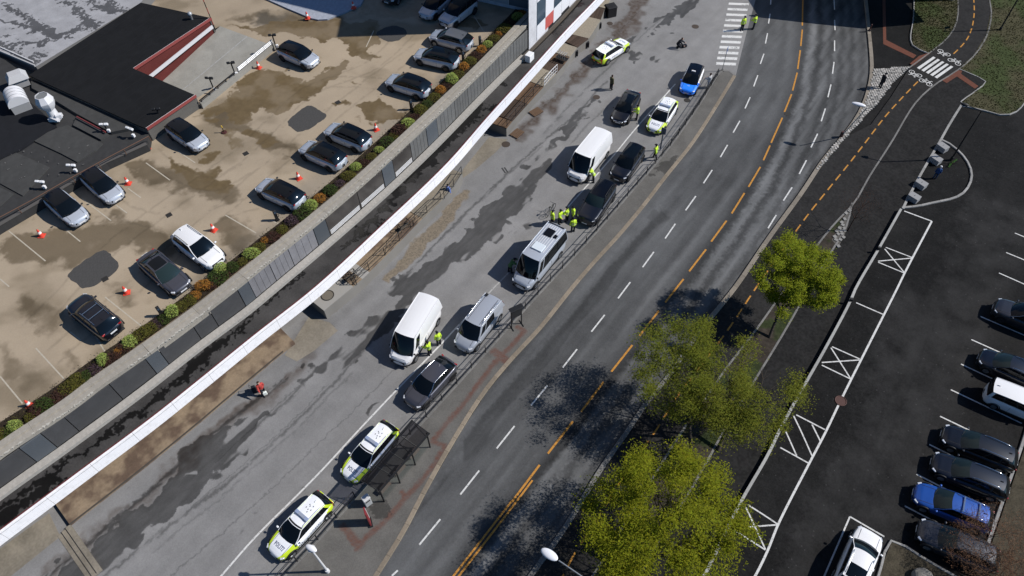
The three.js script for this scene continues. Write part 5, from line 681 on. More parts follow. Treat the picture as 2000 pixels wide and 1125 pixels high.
function police(label) {
  const p = vehicle(SP.wagon, label, 'police car', { paint: POLW, bodyMat: polMat, roof: polRoof, pillar: HIVIS, pillarA: POLW, lineMat: POLW, name: 'police_car', group: 'marked police cars', rim: RIM, rails: POLW, arch: TRIM });
  const f = p._roofPt; const c = f(0, .34); const lb = part('light_bar', rbx(.24, .09, 1.18, .04), std(.34, .38, .46, .3, .2), p, [c[0], c[1] + .1, 0]); for (const z of [-.42, .42]) part('blue_lens', rbx(.245, .085, .3, .03), new THREE.MeshPhysicalMaterial({ color: lin(.26, .32, .46), roughness: .1, clearcoat: 1 }), lb, [0, .006, z]);
  part('roof_edge_band', grid(12, 1, (u, v) => { const q2 = f((1 - 2 * u) * .94, .02 + v * .05); q2[1] += .008; return q2; }), TRIM, p);
  part('rear_stripe', rbx(.1, .2, 1.3, .04), HIVIS, p, [-2.4, .66, 0]); return p;
}
const pol = police('marked police car parked beside the lamp post, ahead of another one'); place(pol, [533, 1086], [640, 972]);
place(dup(pol, null, 0, 'marked police car parked against the bus shelter roof'), [678, 936], [767, 834]); place(dup(pol, null, 0, 'marked police car between the blue taxi and a black car'), [1273, 258], [1312, 199]); place(dup(pol, null, 0, 'marked police car standing alone by the planked platform'), [1222, 82], [1165, 119]);
// stopped vehicles in the bay
place(vehicle(SP.coupe, 'dark grey sloping coupe crossover parked in the bay behind the silver van', 'car', { paint: PT2.grey, roof: PT2.grey, rim: RIMD, lineMat: CHROME, pillarA: CHROME, pillar: PT2.black }), [801, 792], [880, 708]);
const van = vehicle(SP.van, 'white panel van beside two officers, next to the silver van', 'van', { paint: PT2.white, name: 'panel_van', group: 'white panel vans', rim: RIM, mirror: TRIM, grille: TRIM }); for (let k = 0; k < 5; k++) part('roof_rib', grid(1, 10, (u, v) => { const p = van._roofPt(-.66 + k * .33 + (u - .5) * .05, mix(.14, .93, v)); p[1] += .012; return p; }), PT2.white, van); part('roof_aerial', bar([2.0, 2.43, .2], [1.92, 2.58, .2], .02), TRIM, van); part('bonnet_lid', grid(8, 4, (u, v) => { const d = mix(.2, .62, v); return [2.85 - d, prof(SP.van.top, d) + .03, (u - .5) * 1.2]; }), PT2.white, van);
place(van, [781, 705], [842, 606]); place(dup(van, null, 0, 'white panel van stopped alongside the black crossover'), [1122, 350], [1176, 283]);
const mv = vehicle(SP.minivan, 'silver taxi van with long roof rails parked in the bay', 'van', { paint: PT2.silverB, roof: PT2.silverB, rails: CHROME, name: 'taxi_van', rim: RIM, mirror: PT2.silverB }); place(mv, [903, 680], [966, 597]);
for (const s of [-.7, .7]) part('roof_channel', grid(1, 12, (u, v) => { const p = mv._roofPt(s + (u - .5) * .05, mix(.05, .95, v)); p[1] += .006; return p; }), TRIM, mv); part('roof_hatch', rbx(.25, .04, .25, .02), TRIM, mv, [-2.1, 1.97, .5]); part('bonnet_badge', rbx(.08, .02, .05, .01), LAMPR, mv, [2.0, .97, 0]);
const mbMat = { paint: PT2.silver, roof: PT2.silver, name: 'minibus', rim: RIM, mirror: TRIM }; const mb = vehicle(SP.minibus, 'silver minibus with dark side windows and roof ribs in the bay', 'minibus', mbMat); place(mb, [1014, 562], [1090, 468]);
for (let k = 0; k < 7; k++) part('roof_rib', grid(1, 12, (u, v) => { const p = mb._roofPt(-.72 + k * .24 + (u - .5) * .06, mix(.22, .93, v)); p[1] += .022; return p; }), PT2.white, mb);
{ const c = mb._roofPt(0, .72); part('roof_hatch', rbx(.85, .09, .75, .04), PT2.roofBlack, mb, [c[0], c[1] + .05, .05]); part('roof_hatch', rbx(.35, .08, .3, .03), PT2.roofBlack, mb, [c[0] + .1, c[1] + .04, -.6]); const e = mb._roofPt(0, .3); part('air_conditioner', rbx(.8, .1, 1.0, .04), std(.6, .66, .7, .5), mb, [e[0], e[1] + .05, 0]); const h = mb._roofPt(0, .97); part('rear_spoiler', rbx(.1, .05, 1.5, .02), TRIM, mb, [h[0], h[1] + .02, 0]); for (let k = 0; k < 7; k++) part('side_stripe', bxg(.28, .14, .012), k % 2 ? std(.55, .3, .12, .5) : std(.6, .58, .5, .5), mb, [1.9 - k * .55, .95, 1.03]); part('side_picture', at(bxg(.34, .4, .012), 0, 0, 0, 0, 0, .1), std(.6, .25, .18, .5), mb, [-2.1, 1.75, 1.0]); }
place(vehicle(SP.pickup, 'black off-road car with flat bonnet behind the minibus officers', 'car', { paint: PT2.navy, roof: PT2.roofBlack, rails: TRIM, rim: RIMD, wsMat: GLASSG }), [1140, 437], [1190, 364]);
place(vehicle(SP.suv, 'black crossover stopped beside the white van, near the guard fence', 'car', { paint: PT2.navy, roof: PT2.roofBlack, rim: RIMD, pano: true }), [1206, 348], [1244, 294]);
place(vehicle(SP.sedan, 'black saloon stopped on the forecourt with an officer at its door', 'car', { paint: PT2.black, roof: PT2.roofBlack, pano: true, rim: RIMD, grille: CHROME }), [1207, 238], [1237, 184]);
{ // blue, black and white taxi
  const c = canvasOf(512, 512), x = c.getContext('2d'); x.fillStyle = '#eeeeee'; x.fillRect(0, 0, 512, 512); x.fillStyle = '#2486ff'; x.fillRect(.66 * 512, 0, 200, 512); x.fillStyle = '#15181c'; x.fillRect(0, 0, .1 * 512, 512); x.fillStyle = '#23262c'; for (let k = 0; k < 4; k++) x.fillRect((.25 + k * .1) * 512, 90, 24, 26); const t = new THREE.CanvasTexture(c); t.colorSpace = THREE.SRGBColorSpace; const m = paintOf(1, 1, 1); m.map = t;
  place(vehicle(SP.hatch, 'taxi with blue bonnet, black roof and white sides', 'taxi', { paint: PT2.white, bodyMat: m, roof: PT2.roofBlack, name: 'taxi', pillar: PT2.roofBlack, pillarA: PT2.roofBlack, lineMat: PT2.white, rim: RIM, mirror: PT2.blue }), [1340, 182], [1361, 133]); const tx = scene.children[scene.children.length - 1]; const p = tx._roofPt(0, .2); part('roof_sign', rbx(.16, .12, .4, .03), PLATE, tx, [p[0], p[1] + .07, 0]); part('bonnet_badge', rbx(.12, .02, .22, .01), PLATE, tx, [1.5, .92, 0]);
}
// cars in the right-hand lot
place(vehicle(SP.suv, 'grey off-road car in the stall at the lot edge', 'car', { paint: PT2.dgrey, roof: PT2.greyMid, rim: RIMD }), [1936, 597], [2068, 652]);
place(vehicle(SP.hatch, 'dark blue car in the stall beside the white boxy car', 'car', { paint: PT2.navy, wsMat: GLASSG, rails: CHROME }), [1903, 692], [2040, 755]);
place(vehicle(SP.boxy, 'white boxy city car reversed into its stall', 'car', { paint: PT2.white, pillar: PT2.white, rearMat: GLASS }), [2052, 818], [1914, 760]);
place(vehicle(SP.wagon, 'black estate car in the stall beside the white boxy car', 'car', { paint: PT2.black, rails: CHROME, wsMat: GLASSG, lineMat: CHROME }), [1838, 846], [1983, 907]);
place(vehicle(SP.wagon, 'black estate with bright roof rails next to the blue estate', 'car', { paint: PT2.navy, rails: CHROME, wsMat: GLASSG, lineMat: TRIM }), [1817, 900], [1968, 962]);
place(vehicle(SP.wagon, 'bright blue estate car with roof bars', 'car', { paint: PT2.royal, rails: CHROME, wsMat: GLASSG }), [1783, 960], [1935, 1024]);
{ const c = scene.children[scene.children.length - 1]; for (const v of [.28, .72]) { const A = c._roofPt(.9, v), B = c._roofPt(-.9, v); part('cross_bar', boxBar([A[0], A[1] + .1, A[2]], [B[0], B[1] + .1, B[2]], .09, .03), CHROME, c); } }
place(vehicle(SP.wagon, 'grey car half hidden under the bare brown bush', 'car', { paint: PT2.dgrey, wsMat: GLASSG, rails: TRIM }), [1797, 1035], [1940, 1098]);
place(vehicle(SP.suv, 'white crossover in the marked bay beside the planting bed', 'car', { paint: PT2.white, rails: CHROME, pano: false, rim: RIM }), [1701, 1034], [1645, 1165]);
{ const c = scene.children[scene.children.length - 1]; part('glass_roof', grid(10, 8, (u, v) => { const p = c._roofPt((1 - 2 * u) * .8, mix(.5, .95, v)); p[1] += .006; return p; }), GLASS, c.children.find(o => o.name === 'roof')); }
for (const o of scene.children) { delete o._roofPt; delete o._top; delete o._S; }
console.log('vehicles');
// ------------------------------------------------------------------ platforms under the canopy
{
  const R = [-45, -110, 25, -10]; const brown = planTex(R, 900, 1300, (x, z, i, j, o) => { const n = fbm(x * .9, z * .9, 4), n2 = fbm(x * 4, z * 4, 3), gr = h2(i, j); const d = sstep(.35, .65, n); const b = 1 + (gr - .5) * .2 + (n2 - .5) * .3; o[0] = mix(.25, .115, d) * b; o[1] = mix(.19, .08, d) * b; o[2] = mix(.13, .058, d) * b; o[3] = .9; });
  const tan = planTex(R, 700, 1000, (x, z, i, j, o) => { const n = fbm(x * .8 + 3, z * .8, 4), gr = h2(i, j + 5); const b = .2 + (n - .5) * .12 + (gr - .5) * .05; o[0] = b * 1.05; o[1] = b * .93; o[2] = b * .74; o[3] = .9; });
  const inner = (l, w) => offsetLine(l, -w);
  const slab = (front, w, y0, y1, mat, parent, name) => { const f = front.length > 2 ? curve(front, 1) : front; const g = prism([...f, ...inner(f, w).reverse()], y0, y1); return part(name, planar(g, R), mat, parent); };
  const p1 = thing('stained_platform', 'low brown stained concrete platform with steps at its end', 'platform'); slab(GL([[135, 1023], [250, 934], [362, 844], [450, 770], [500, 728], [552, 685], [575, 668]], .32), 4.3, -.02, .32, brown, p1, 'slab');
  { const a = G(135, 1023, .32), b = G(250, 934, .32), d = a.clone().sub(b).normalize(), f = new THREE.Vector3(d.z, 0, -d.x); for (let k = 0; k < 3; k++) { const s0 = a.clone().addScaledVector(d, k * .33 + .003), e0 = s0.clone().addScaledVector(d, .33); part('step', planar(prism([s0, e0, e0.clone().addScaledVector(f, 4.3), s0.clone().addScaledVector(f, 4.3)], -.02, .3 - .09 * (k + 1)), R), tan, p1); } part('edge_strip', sweep(curve(GL([[135, 1023], [250, 934], [362, 844], [450, 770], [500, 728], [552, 685]], .33), 1), [[.0, .2], [.0, .335], [.05, .335], [.05, .2]]), std(.07, .06, .05, .9), p1); }
  struct('entrance_pavement', planar(polyGeo([...GL([[-60, 1190], [22, 1125], [118, 1048], [96, 1002], [0, 1072], [-160, 1190]])], .012), R), tan); struct('entrance_pavement', planar(polyGeo(GL([[556, 694], [575, 664], [604, 618], [644, 630], [660, 646], [615, 684], [580, 706]]), .012), R), tan); struct('entrance_pavement', planar(polyGeo(GL([[905, 330], [955, 268], [992, 272], [968, 298], [930, 330], [898, 352]]), .012), R), tan);
  // railed platform
  const wallM = std(.23, .22, .2, .9); wallM.map = rep(concTex, .4);
  const p2 = thing('railed_platform', 'raised grey concrete platform with brown decking behind steel railings', 'platform'); const f2 = GL([[633, 607], [699, 553], [765, 490], [822, 431], [864, 391], [890, 360], [903, 338]], 1.15); slab(f2, 4, -.02, 1.1, wallM, p2, 'base');
  const tops = [[633, 607, tan], [690, 560, std(.3, .29, .27, .85)], [708, 545, brown], [722, 532, std(.33, .32, .3, .85)], [762, 493, brown], [826, 427, brown], [862, 393, tan], [903, 338, tan]]; for (let i = 1; i < tops.length; i++) { const a = G(tops[i - 1][0], tops[i - 1][1], 1.15), b = G(tops[i][0], tops[i][1], 1.15), s = offsetLine([a, b], -.05); const m = tops[i][2]; if (i === 4 || i === 5) { for (let k = 0; k < 7; k++) { const s1 = offsetLine([a, b], -.08 - k * .55), n = inner(s1, .52); part('deck_board', planar(prism([s1[0], s1[1], n[1], n[0]], 1.1, 1.15 + rr(-.008, .008)), R), m, p2); } } else slab(s, 3.8, 1.1, 1.15 + .002 * i, m, p2, 'paving'); }
  const mh = G(640, 577, 1.16); const cv = thing('round_cover', 'round iron cover on the end of the railed platform', 'cover', [mh.x, 1.152, mh.z]); part('plate', new THREE.CylinderGeometry(.5, .5, .03, 24), std(.17, .15, .12, .8, .2), cv, [0, .015, 0]); part('ring', new THREE.TorusGeometry(.5, .04, 5, 24), std(.06, .055, .05, .8, .3), cv, [0, .03, 0], [Math.PI / 2, 0, 0]);
  const railing = (name, lab, pts, y0, h, cross, mat = M.steelDark, sp = 1.8) => { const t = thing(name, lab, 'railing'); const c = curve(pts, sp); for (const p of c) part('post', bar([p.x, y0, p.z], [p.x, y0 + h, p.z], .03, 6), mat, t); for (const f of [1, .52, .12]) part('rail', f === 1 ? merge(c.slice(1).map((p, i) => bar([c[i].x, y0 + h * f, c[i].z], [p.x, y0 + h * f, p.z], .032, 6))) : merge(c.slice(1).map((p, i) => bar([c[i].x, y0 + h * f, c[i].z], [p.x, y0 + h * f, p.z], .018, 5))), mat, t); if (cross) for (let i = 1; i < c.length; i += 2) { part('brace', bar([c[i - 1].x, y0, c[i - 1].z], [c[i].x, y0 + h, c[i].z], .016, 5), mat, t); part('brace', bar([c[i].x, y0, c[i].z], [c[i - 1].x, y0 + h, c[i - 1].z], .016, 5), mat, t); } return t; };
  railing('platform_railing', 'dark steel railing with cross braces along the railed platform', offsetLine(curve(GL([[692, 558], [765, 490], [822, 431], [864, 391]], 1.15), 1), -.15), 1.15, 1.0, true);
  railing('platform_railing', 'short dark railing across the railed platform near the round cover', [G(697, 556, 1.15), G(668, 527, 1.15)], 1.15, .95, false); railing('platform_railing', 'short dark railing at the far end of the railed platform', [G(868, 388, 1.15), G(888, 362, 1.15), G(902, 340, 1.15)], 1.15, .95, false);
  for (const [px, py, lab] of [[686, 545, 'folded grey bench frame standing on the railed platform'], [790, 446, 'dark trolley frame standing on the brown decking']]) { const p = G(px, py, 1.16); const b = thing('metal_frame_stand', lab, 'stand', [p.x, 1.16, p.z], .7); for (const x of [-.5, .5]) for (const z of [-.25, .25]) part('leg', bar([x, 0, z], [x, .75, z], .025), M.steelDark, b); part('top_frame', merge([bar([-.5, .75, -.25], [.5, .75, -.25], .025), bar([-.5, .75, .25], [.5, .75, .25], .025), bar([-.5, .75, -.25], [-.5, .75, .25], .025), bar([.5, .75, -.25], [.5, .75, .25], .025), bar([-.5, .75, 0], [.5, .75, 0], .02)]), M.steelDark, b); part('shelf', bxg(.95, .03, .45), std(.1, .08, .06, .8), b, [0, .3, 0]); }
  // planked platform further on
  const p3 = thing('planked_platform', 'raised platform topped with alternating brown planks and pale slabs', 'platform'); const f3 = GL([[989, 250], [1062, 168], [1089, 140], [1127, 92], [1150, 74], [1174, 36], [1182, 14], [1210, -30]], 1.1); slab(f3, 4.2, -.02, .98, wallM, p3, 'base'); { const a = G(989, 250, 1), b = inner([G(989, 250, 1), G(1062, 168, 1)], 4)[0], d = b.clone().sub(a), s = new THREE.Vector3(-d.z, 0, d.x).normalize(), g = s.z > 0 ? 1 : -1, m = a.clone().lerp(b, .5); part('end_panel', bxg(d.length(), .98, .02), M.black, p3, [m.x + s.x * .012 * g, .48, m.z + s.z * .012 * g], [0, Math.atan2(-d.z, d.x), 0]); }
  const e0 = G(989, 250, 1.0), e1 = inner([G(989, 250, 1.0), G(1062, 168, 1)], 2)[0]; { const d = e1.clone().sub(e0), L = d.length(); const nn = new THREE.Vector3(d.z, 0, -d.x).normalize(); const m = e0.clone().lerp(e1, .55); const s = new THREE.Vector3(-d.z, 0, d.x).normalize(); const sg = s.z > 0 ? 1 : -1; part('end_sign', bxg(L * .62, .5, .04), std(.3, .31, .33, .6), p3, [m.x + s.x * .03 * sg, .6, m.z + s.z * .03 * sg], [0, Math.atan2(-d.z, d.x), 0]); }
  const pale = std(.34, .3, .235, .9), brn = std(.085, .06, .046, .9), rust = std(.15, .095, .06, .9); for (const m of [pale, brn, rust]) m.map = rep(concTex, .9);
  const cut = [[989, 250, pale], [1000, 236, rust], [1030, 203, brn], [1061, 169, rust], [1086, 143, pale], [1102, 125, brn], [1112, 111, rust], [1127, 92, pale], [1149, 75, brn], [1173, 38, pale], [1181, 16, brn], [1209, -28, pale]];
  for (let i = 1; i < cut.length; i++) { const a = G(cut[i - 1][0], cut[i - 1][1], 1.12), b = G(cut[i][0], cut[i][1], 1.12), d = b.clone().sub(a).normalize().multiplyScalar(.03); a.add(d); b.sub(d); const m = cut[i][2]; if (m === pale) part('slab', planar(prism([a, b, ...inner([a, b], 3.6).reverse()], .98, 1.12)), m, p3); else { const L = a.distanceTo(b); for (let k = 0; k < 9; k++) { const s1 = offsetLine([a, b], -k * .4), n = inner(s1, .37); const mm = m.clone(); mm.color.multiplyScalar(rr(.75, 1.25)); part('plank', planar(prism([s1[0], s1[1], n[1], n[0]], 1.0, 1.1 + rr(0, .02))), mm, p3); } } if (i > 6) part('support_block', bxg(.3, .6, .3), M.black, p3, [b.x, .45, b.z + .1]); }
  railing('platform_railing', 'slim railing along the rusty planks of the planked platform', offsetLine(curve(GL([[992, 247], [1030, 203], [1060, 170]], 1.12), 1), -.1), 1.12, .95, false); railing('platform_railing', 'white barred gate railing beside the pale slab of the planked platform', [G(1063, 168, 1.12), G(1076, 152, 1.12), G(1088, 140, 1.12)], 1.12, .9, false, M.white, .4);
  const cp = G(1096, 118, 1.12); const cart = thing('luggage_trolley', 'row of nested luggage trolleys beside the brown planks', 'trolley', [cp.x, 1.12, cp.z], 1.0); for (let k = 0; k < 5; k++) { part('handle', bar([-.3, .95, k * .25 - .5], [.3, .95, k * .25 - .5], .03), M.steel, cart); for (const x of [-.28, .28]) part('side_frame', bar([x, .1, k * .25 - .35], [x, .95, k * .25 - .5], .02), M.steel, cart); part('basket', bxg(.55, .04, .3), M.steelDark, cart, [0, .35, k * .25 - .4]); }
  const bp = G(1192, 30, 0); const bin = thing('black_container', 'black square container standing by the end of the planked platform', 'container', [bp.x, 0, bp.z], .35); part('tub', rbx(1.1, 1.15, 1.0, .06), std(.01, .01, .011, .5), bin, [0, .6, 0]); part('lid', rbx(1.16, .08, 1.06, .03), std(.014, .014, .016, .5), bin, [0, 1.2, 0]); for (const x of [-.4, .4]) part('castor', new THREE.CylinderGeometry(.07, .07, .06, 10).rotateX(Math.PI / 2), M.rubber, bin, [x, .05, .45]);
  // wooden pallets on the pavement
  for (const [px, py, r, lab] of [[1047, 220, .7, 'weathered wooden pallet on the pavement below the rusty planks'], [1010, 262, .9, 'weathered wooden pallet beside the end sign of the planked platform']]) { const p = G(px, py); const t = thing('wooden_pallet', lab, 'pallet', [p.x, .006, p.z], r); for (let k = 0; k < 6; k++) part('board', bxg(1.2, .025, .12), rust, t, [0, .13, -.4 + k * .16]); for (const z of [-.38, 0, .38]) part('runner', bxg(1.2, .1, .1), brn, t, [0, .06, z]); }
}
console.log('platforms');
// ------------------------------------------------------------------ guard fence, shelter, lamps, signs
{
  const fen = (lab, line, cut0 = 0) => { const t = thing('guard_fence', lab, 'fence'); const c = offsetLine(curve(GL(line), 1.7), .12), y0 = .12, h = .95; for (const p of c) part('post', bxg(.06, h, .06), M.steelDark, t, [p.x, y0 + h / 2, p.z]); for (let i = 1; i < c.length; i++) { const a = c[i - 1], b = c[i]; for (const [f, r] of [[1, .03], [.55, .02], [.15, .02]]) part('rail', bar([a.x, y0 + h * f, a.z], [b.x, y0 + h * f, b.z], r, 5), M.steelDark, t); } return t; };
  fen('dark steel guard fence between the bay and the island beside the police car', [[500, 1188], [552, 1125], [617, 1056], [692, 970]]); fen('long dark steel guard fence along the island behind the parked vans', [[800, 848], [925, 712], [1000, 629], [1062, 561], [1140, 478], [1225, 381], [1278, 320]]);
  const t = fen('dark barred guard fence by the taxi and the police car', [[1290, 306], [1310, 281], [1360, 210], [1398, 150]]); { const c = offsetLine(curve(GL([[1290, 306], [1310, 281], [1360, 210], [1398, 150]]), .28), .12); for (const p of c) part('baluster', bxg(.03, .8, .03), M.steelDark, t, [p.x, .62, p.z]); }
  // bus shelter
  const A = G(704.5, 938.7, 2.5), B = G(741, 958, 2.5), C = G(838, 845, 2.5), D = G(805, 821, 2.5); const s = thing('bus_shelter', 'bus shelter with dark tinted glass roof on black steel frame', 'bus shelter'); const tint = new THREE.MeshPhysicalMaterial({ color: lin(.24, .24, .27), roughness: .08, transmission: 1, thickness: 0, ior: 1.45, side: THREE.DoubleSide });
  const P = (u, v, y) => { const a = A.clone().lerp(D, u), b = B.clone().lerp(C, u); const p = a.lerp(b, v); return [p.x, y, p.z]; };
  for (let k = 0; k < 4; k++) { const u0 = k / 4 + .006, u1 = (k + 1) / 4 - .006; const q4 = [P(u0, .03, 2.5), P(u0, .97, 2.42), P(u1, .97, 2.42), P(u1, .03, 2.5)]; const g = new THREE.BufferGeometry(); g.setAttribute('position', new THREE.Float32BufferAttribute([...q4[0], ...q4[1], ...q4[2], ...q4[3]], 3)); g.setIndex([0, 1, 2, 0, 2, 3]); g.computeVertexNormals(); part('roof_pane', g, tint, s); }
  for (let k = 0; k <= 4; k++) part('rafter', boxBar(P(k / 4, 0, 2.45), P(k / 4, 1, 2.37), .04, .06), M.steelDark, s); for (const v of [0, 1]) part('edge_beam', boxBar(P(-.005, v, 2.48 - .08 * v), P(1.005, v, 2.48 - .08 * v), .1, .14), M.steelDark, s);
  for (const u of [.02, .34, .66, .98]) { part('post', boxBar(P(u, .9, .12), P(u, .9, 2.4), .09, .09), M.steelDark, s); part('strut', bar(P(u, .9, 1.5), P(u, .2, 2.42), .03), M.steelDark, s); }
  for (let k = 0; k < 3; k++) { const a = P(.03 + k * .32, .9, .3), b = P(.33 + k * .32, .9, .3); const g = new THREE.BufferGeometry(); g.setAttribute('position', new THREE.Float32BufferAttribute([...a, ...b, b[0], 2.1, b[2], a[0], 2.1, a[2]], 3)); g.setIndex([0, 1, 2, 0, 2, 3]); g.computeVertexNormals(); part('back_pane', g, new THREE.MeshPhysicalMaterial({ color: lin(.8, .85, .85), transmission: 1, thickness: 0, roughness: .05, side: THREE.DoubleSide }), s); }
  const bm = std(.16, .12, .1, .8); for (let k = 0; k < 3; k++) { const u = .17 + k * .3; const a = P(u - .09, .55, .5), b = P(u + .09, .55, .5); part('bench_seat', boxBar(a, b, .4, .06), bm, s); for (const e of [a, b]) part('bench_leg', bar([e[0], .12, e[2]], [e[0], .5, e[2]], .03), M.steelDark, s); }
  // bin, totem, stop sign
  let p = G(720, 985); const bn = thing('litter_bin', 'grey litter bin at the end of the bus shelter', 'bin', [p.x, .12, p.z], .7); part('body', rbx(.5, .95, .4, .05), std(.4, .41, .41, .5), bn, [0, .5, 0]); part('hood', rbx(.54, .16, .44, .06), std(.5, .5, .5, .5), bn, [0, 1.06, 0]); part('opening', bxg(.34, .14, .02), M.black, bn, [0, .8, .205]);
  p = G(724, 1022); const to = thing('red_totem_sign', 'narrow red sign panel standing on the island between shelter and lamp post', 'sign', [p.x, .12, p.z], 1.9); part('panel', rbx(.55, 2.1, .1, .02), std(.2, .02, .025, .5), to, [0, 1.15, 0]); part('base', bxg(.7, .1, .25), M.steelDark, to, [0, .05, 0]); part('white_strip', bxg(.06, 1.7, .012), M.white, to, [.2, 1.2, .055]);
  p = G(1009, 638); const bs = thing('bus_stop_sign', 'dark bus stop sign frame with small roof beside the silver van', 'sign', [p.x, .12, p.z], .5); for (const x of [-.45, .45]) part('post', bar([x, 0, 0], [x, 2.4, 0], .045), M.steelDark, bs); part('timetable_panel', rbx(.95, .9, .07, .02), std(.02, .022, .025, .4), bs, [0, 1.7, 0]); part('top_plate', rbx(1.15, .08, .45, .03), M.steelDark, bs, [0, 2.44, 0]); part('foot_bar', bar([-.45, .02, -.35], [-.45, .02, .35], .04), M.steelDark, bs); part('foot_bar', bar([.45, .02, -.35], [.45, .02, .35], .04), M.steelDark, bs);
  // small sign posts
  p = G(1289, 294); const s1 = thing('sign_post', 'thick blue grey sign post at the fence by the police car', 'sign', [p.x, .12, p.z], .9); part('post', new THREE.CylinderGeometry(.06, .07, 2.6, 10), std(.08, .095, .13, .5, .3), s1, [0, 1.3, 0]); part('sign_plate', rbx(.06, .7, .5, .02), std(.06, .08, .13, .4), s1, [0, 2.3, 0]);
  p = G(1410, 139); const s2 = thing('sign_post', 'slim crossing sign post at the end of the zebra', 'sign', [p.x, .0, p.z], .3); part('post', new THREE.CylinderGeometry(.035, .035, 2.9, 8), M.steel, s2, [0, 1.45, 0]); part('sign_plate', rbx(.6, .6, .03, .02), std(.03, .1, .35, .4), s2, [0, 2.6, .04], [0, .9, 0]);
  // lamps
  const lamp = (lab, base, H, headLen, armDx, armDz, headMat = std(.72, .72, .73, .4), mat = M.steel, y0 = .1) => { const g = G(base[0], base[1]); const t = thing('street_lamp', lab, 'street lamp', [g.x, y0, g.z]); part('pole', new THREE.CylinderGeometry(.05, .085, H, 12), mat, t, [0, H / 2, 0]); part('base_collar', new THREE.CylinderGeometry(.13, .15, .35, 12), mat, t, [0, .17, 0]); const l = Math.hypot(armDx, armDz); if (l > .1) part('arm', bar([0, H - .04, 0], [armDx, H + .12, armDz], .04), mat, t); const hd = new THREE.SphereGeometry(.5, 18, 12); hd.scale(headLen, .26, headLen * .45); part('lamp_head', hd, headMat, t, [armDx * (1 + headLen * .35 / Math.max(l, .3)), H + .14, armDz * (1 + headLen * .35 / Math.max(l, .3))], [0, Math.atan2(-armDz, armDx), 0]); part('lamp_glass', at(new THREE.CylinderGeometry(headLen * .3, headLen * .28, .06, 14), 0, 0, 0), std(.5, .5, .48, .2), t, [armDx * (1 + headLen * .35 / Math.max(l, .3)), H + .03, armDz * (1 + headLen * .35 / Math.max(l, .3))]); return t; };
  { const b = G(641, 1117), tp = G(607, 1071, 4.9); lamp('white lamp post with box head at the end of the fence by the police car', [641, 1117], 4.75, .8, tp.x - b.x, tp.z - b.z, std(.75, .75, .76, .4), std(.7, .7, .7, .4, .1)); }
  { const hd = G(1073, 1083, 8.3), pt = G(1165, 1146, 8); const bp = { x: pt.x, z: pt.z }; const t = thing('street_lamp', 'street lamp with large white head over the road beside the trees', 'street lamp', [bp.x, .1, bp.z]); part('pole', new THREE.CylinderGeometry(.06, .1, 8, 12), M.steel, t, [0, 4, 0]); const dx = hd.x - bp.x, dz = hd.z - bp.z; part('arm', bar([0, 7.95, 0], [dx * .8, 8.2, dz * .8], .04), M.steel, t); const h = new THREE.SphereGeometry(.5, 18, 12); h.scale(1.05, .3, .52); part('lamp_head', h, std(.74, .75, .78, .35), t, [dx, 8.22, dz], [0, Math.atan2(-dz, dx), 0]); part('lamp_glass', new THREE.CylinderGeometry(.2, .18, .06, 14), std(.5, .5, .48, .2), t, [dx, 8.06, dz]); }
  { const pb = G(1642, 268), hd = G(1677, 204, 4.5), pt = G(1694, 210, 4.4); const t = thing('street_lamp', 'street lamp with white head rising from a dark base on the kerb', 'street lamp', [pb.x, .1, pb.z]); part('pole', bar([0, 0, 0], [pt.x - pb.x, 4.3, pt.z - pb.z], .06, 10, .04), std(.42, .42, .4, .5, .2), t); part('base_collar', new THREE.CylinderGeometry(.14, .17, .6, 12), std(.05, .018, .015, .6), t, [0, .3, 0]); const dx = hd.x - pb.x, dz = hd.z - pb.z, ang = Math.atan2(-(hd.z - pt.z), hd.x - pt.x); const h = new THREE.SphereGeometry(.5, 18, 12); h.scale(1.25, .26, .42); part('lamp_head', h, std(.74, .75, .78, .35), t, [dx, 4.42, dz], [0, ang, 0]); part('lamp_glass', new THREE.CylinderGeometry(.16, .14, .06, 14), std(.5, .5, .48, .2), t, [dx, 4.28, dz]); }
  const dk = std(.008, .008, .009, .6); lamp('slim black lamp post on the paved bulb beside the concrete blocks', [1857, 313], 5.8, .7, -1.1, -.55, dk, dk); lamp('slim black lamp post on the lawn beyond the cycle path', [1952, 60], 5.6, .7, .6, -.6, dk, dk);
  // bollard on the setts, dark red post tops along the kerb
  for (const [px, py, lab] of [[1697, 62, 'short dark red post on the kerb beyond the setts']]) { const g = G(px, py); const t = thing('marker_post', lab, 'post', [g.x, .1, g.z]); part('post', new THREE.CylinderGeometry(.07, .09, .75, 10), std(.06, .018, .015, .6), t, [0, .37, 0]); part('cap', new THREE.SphereGeometry(.09, 10, 6), std(.06, .018, .015, .6), t, [0, .76, 0]); part('base', new THREE.CylinderGeometry(.16, .18, .08, 10), M.steelDark, t, [0, .04, 0]); }
  // low wall between footpath and lot
  const lw = thing('lot_wall', 'low pale capped wall dividing the footpath from the parking bays', 'wall'); const wl3 = curve(GL(R3, .4), 1.0); for (let i = 0; i + 1 < wl3.length; i += 2) { const sg = wl3.slice(i, Math.min(wl3.length, i + 3)); if (sg.length < 2) continue; sg[0] = sg[0].clone().lerp(sg[1], .012); const g = toCreasedNormals(sweep(sg, [[-.1, -.02], [-.1, .42], [.1, .42], [.1, -.02]]), .5); const m = M.kerbPale.clone(); m.color.setRGB(.42, .42, .4); m.color.multiplyScalar(rr(.85, 1.1)); part('wall_block', g, m, lw); }
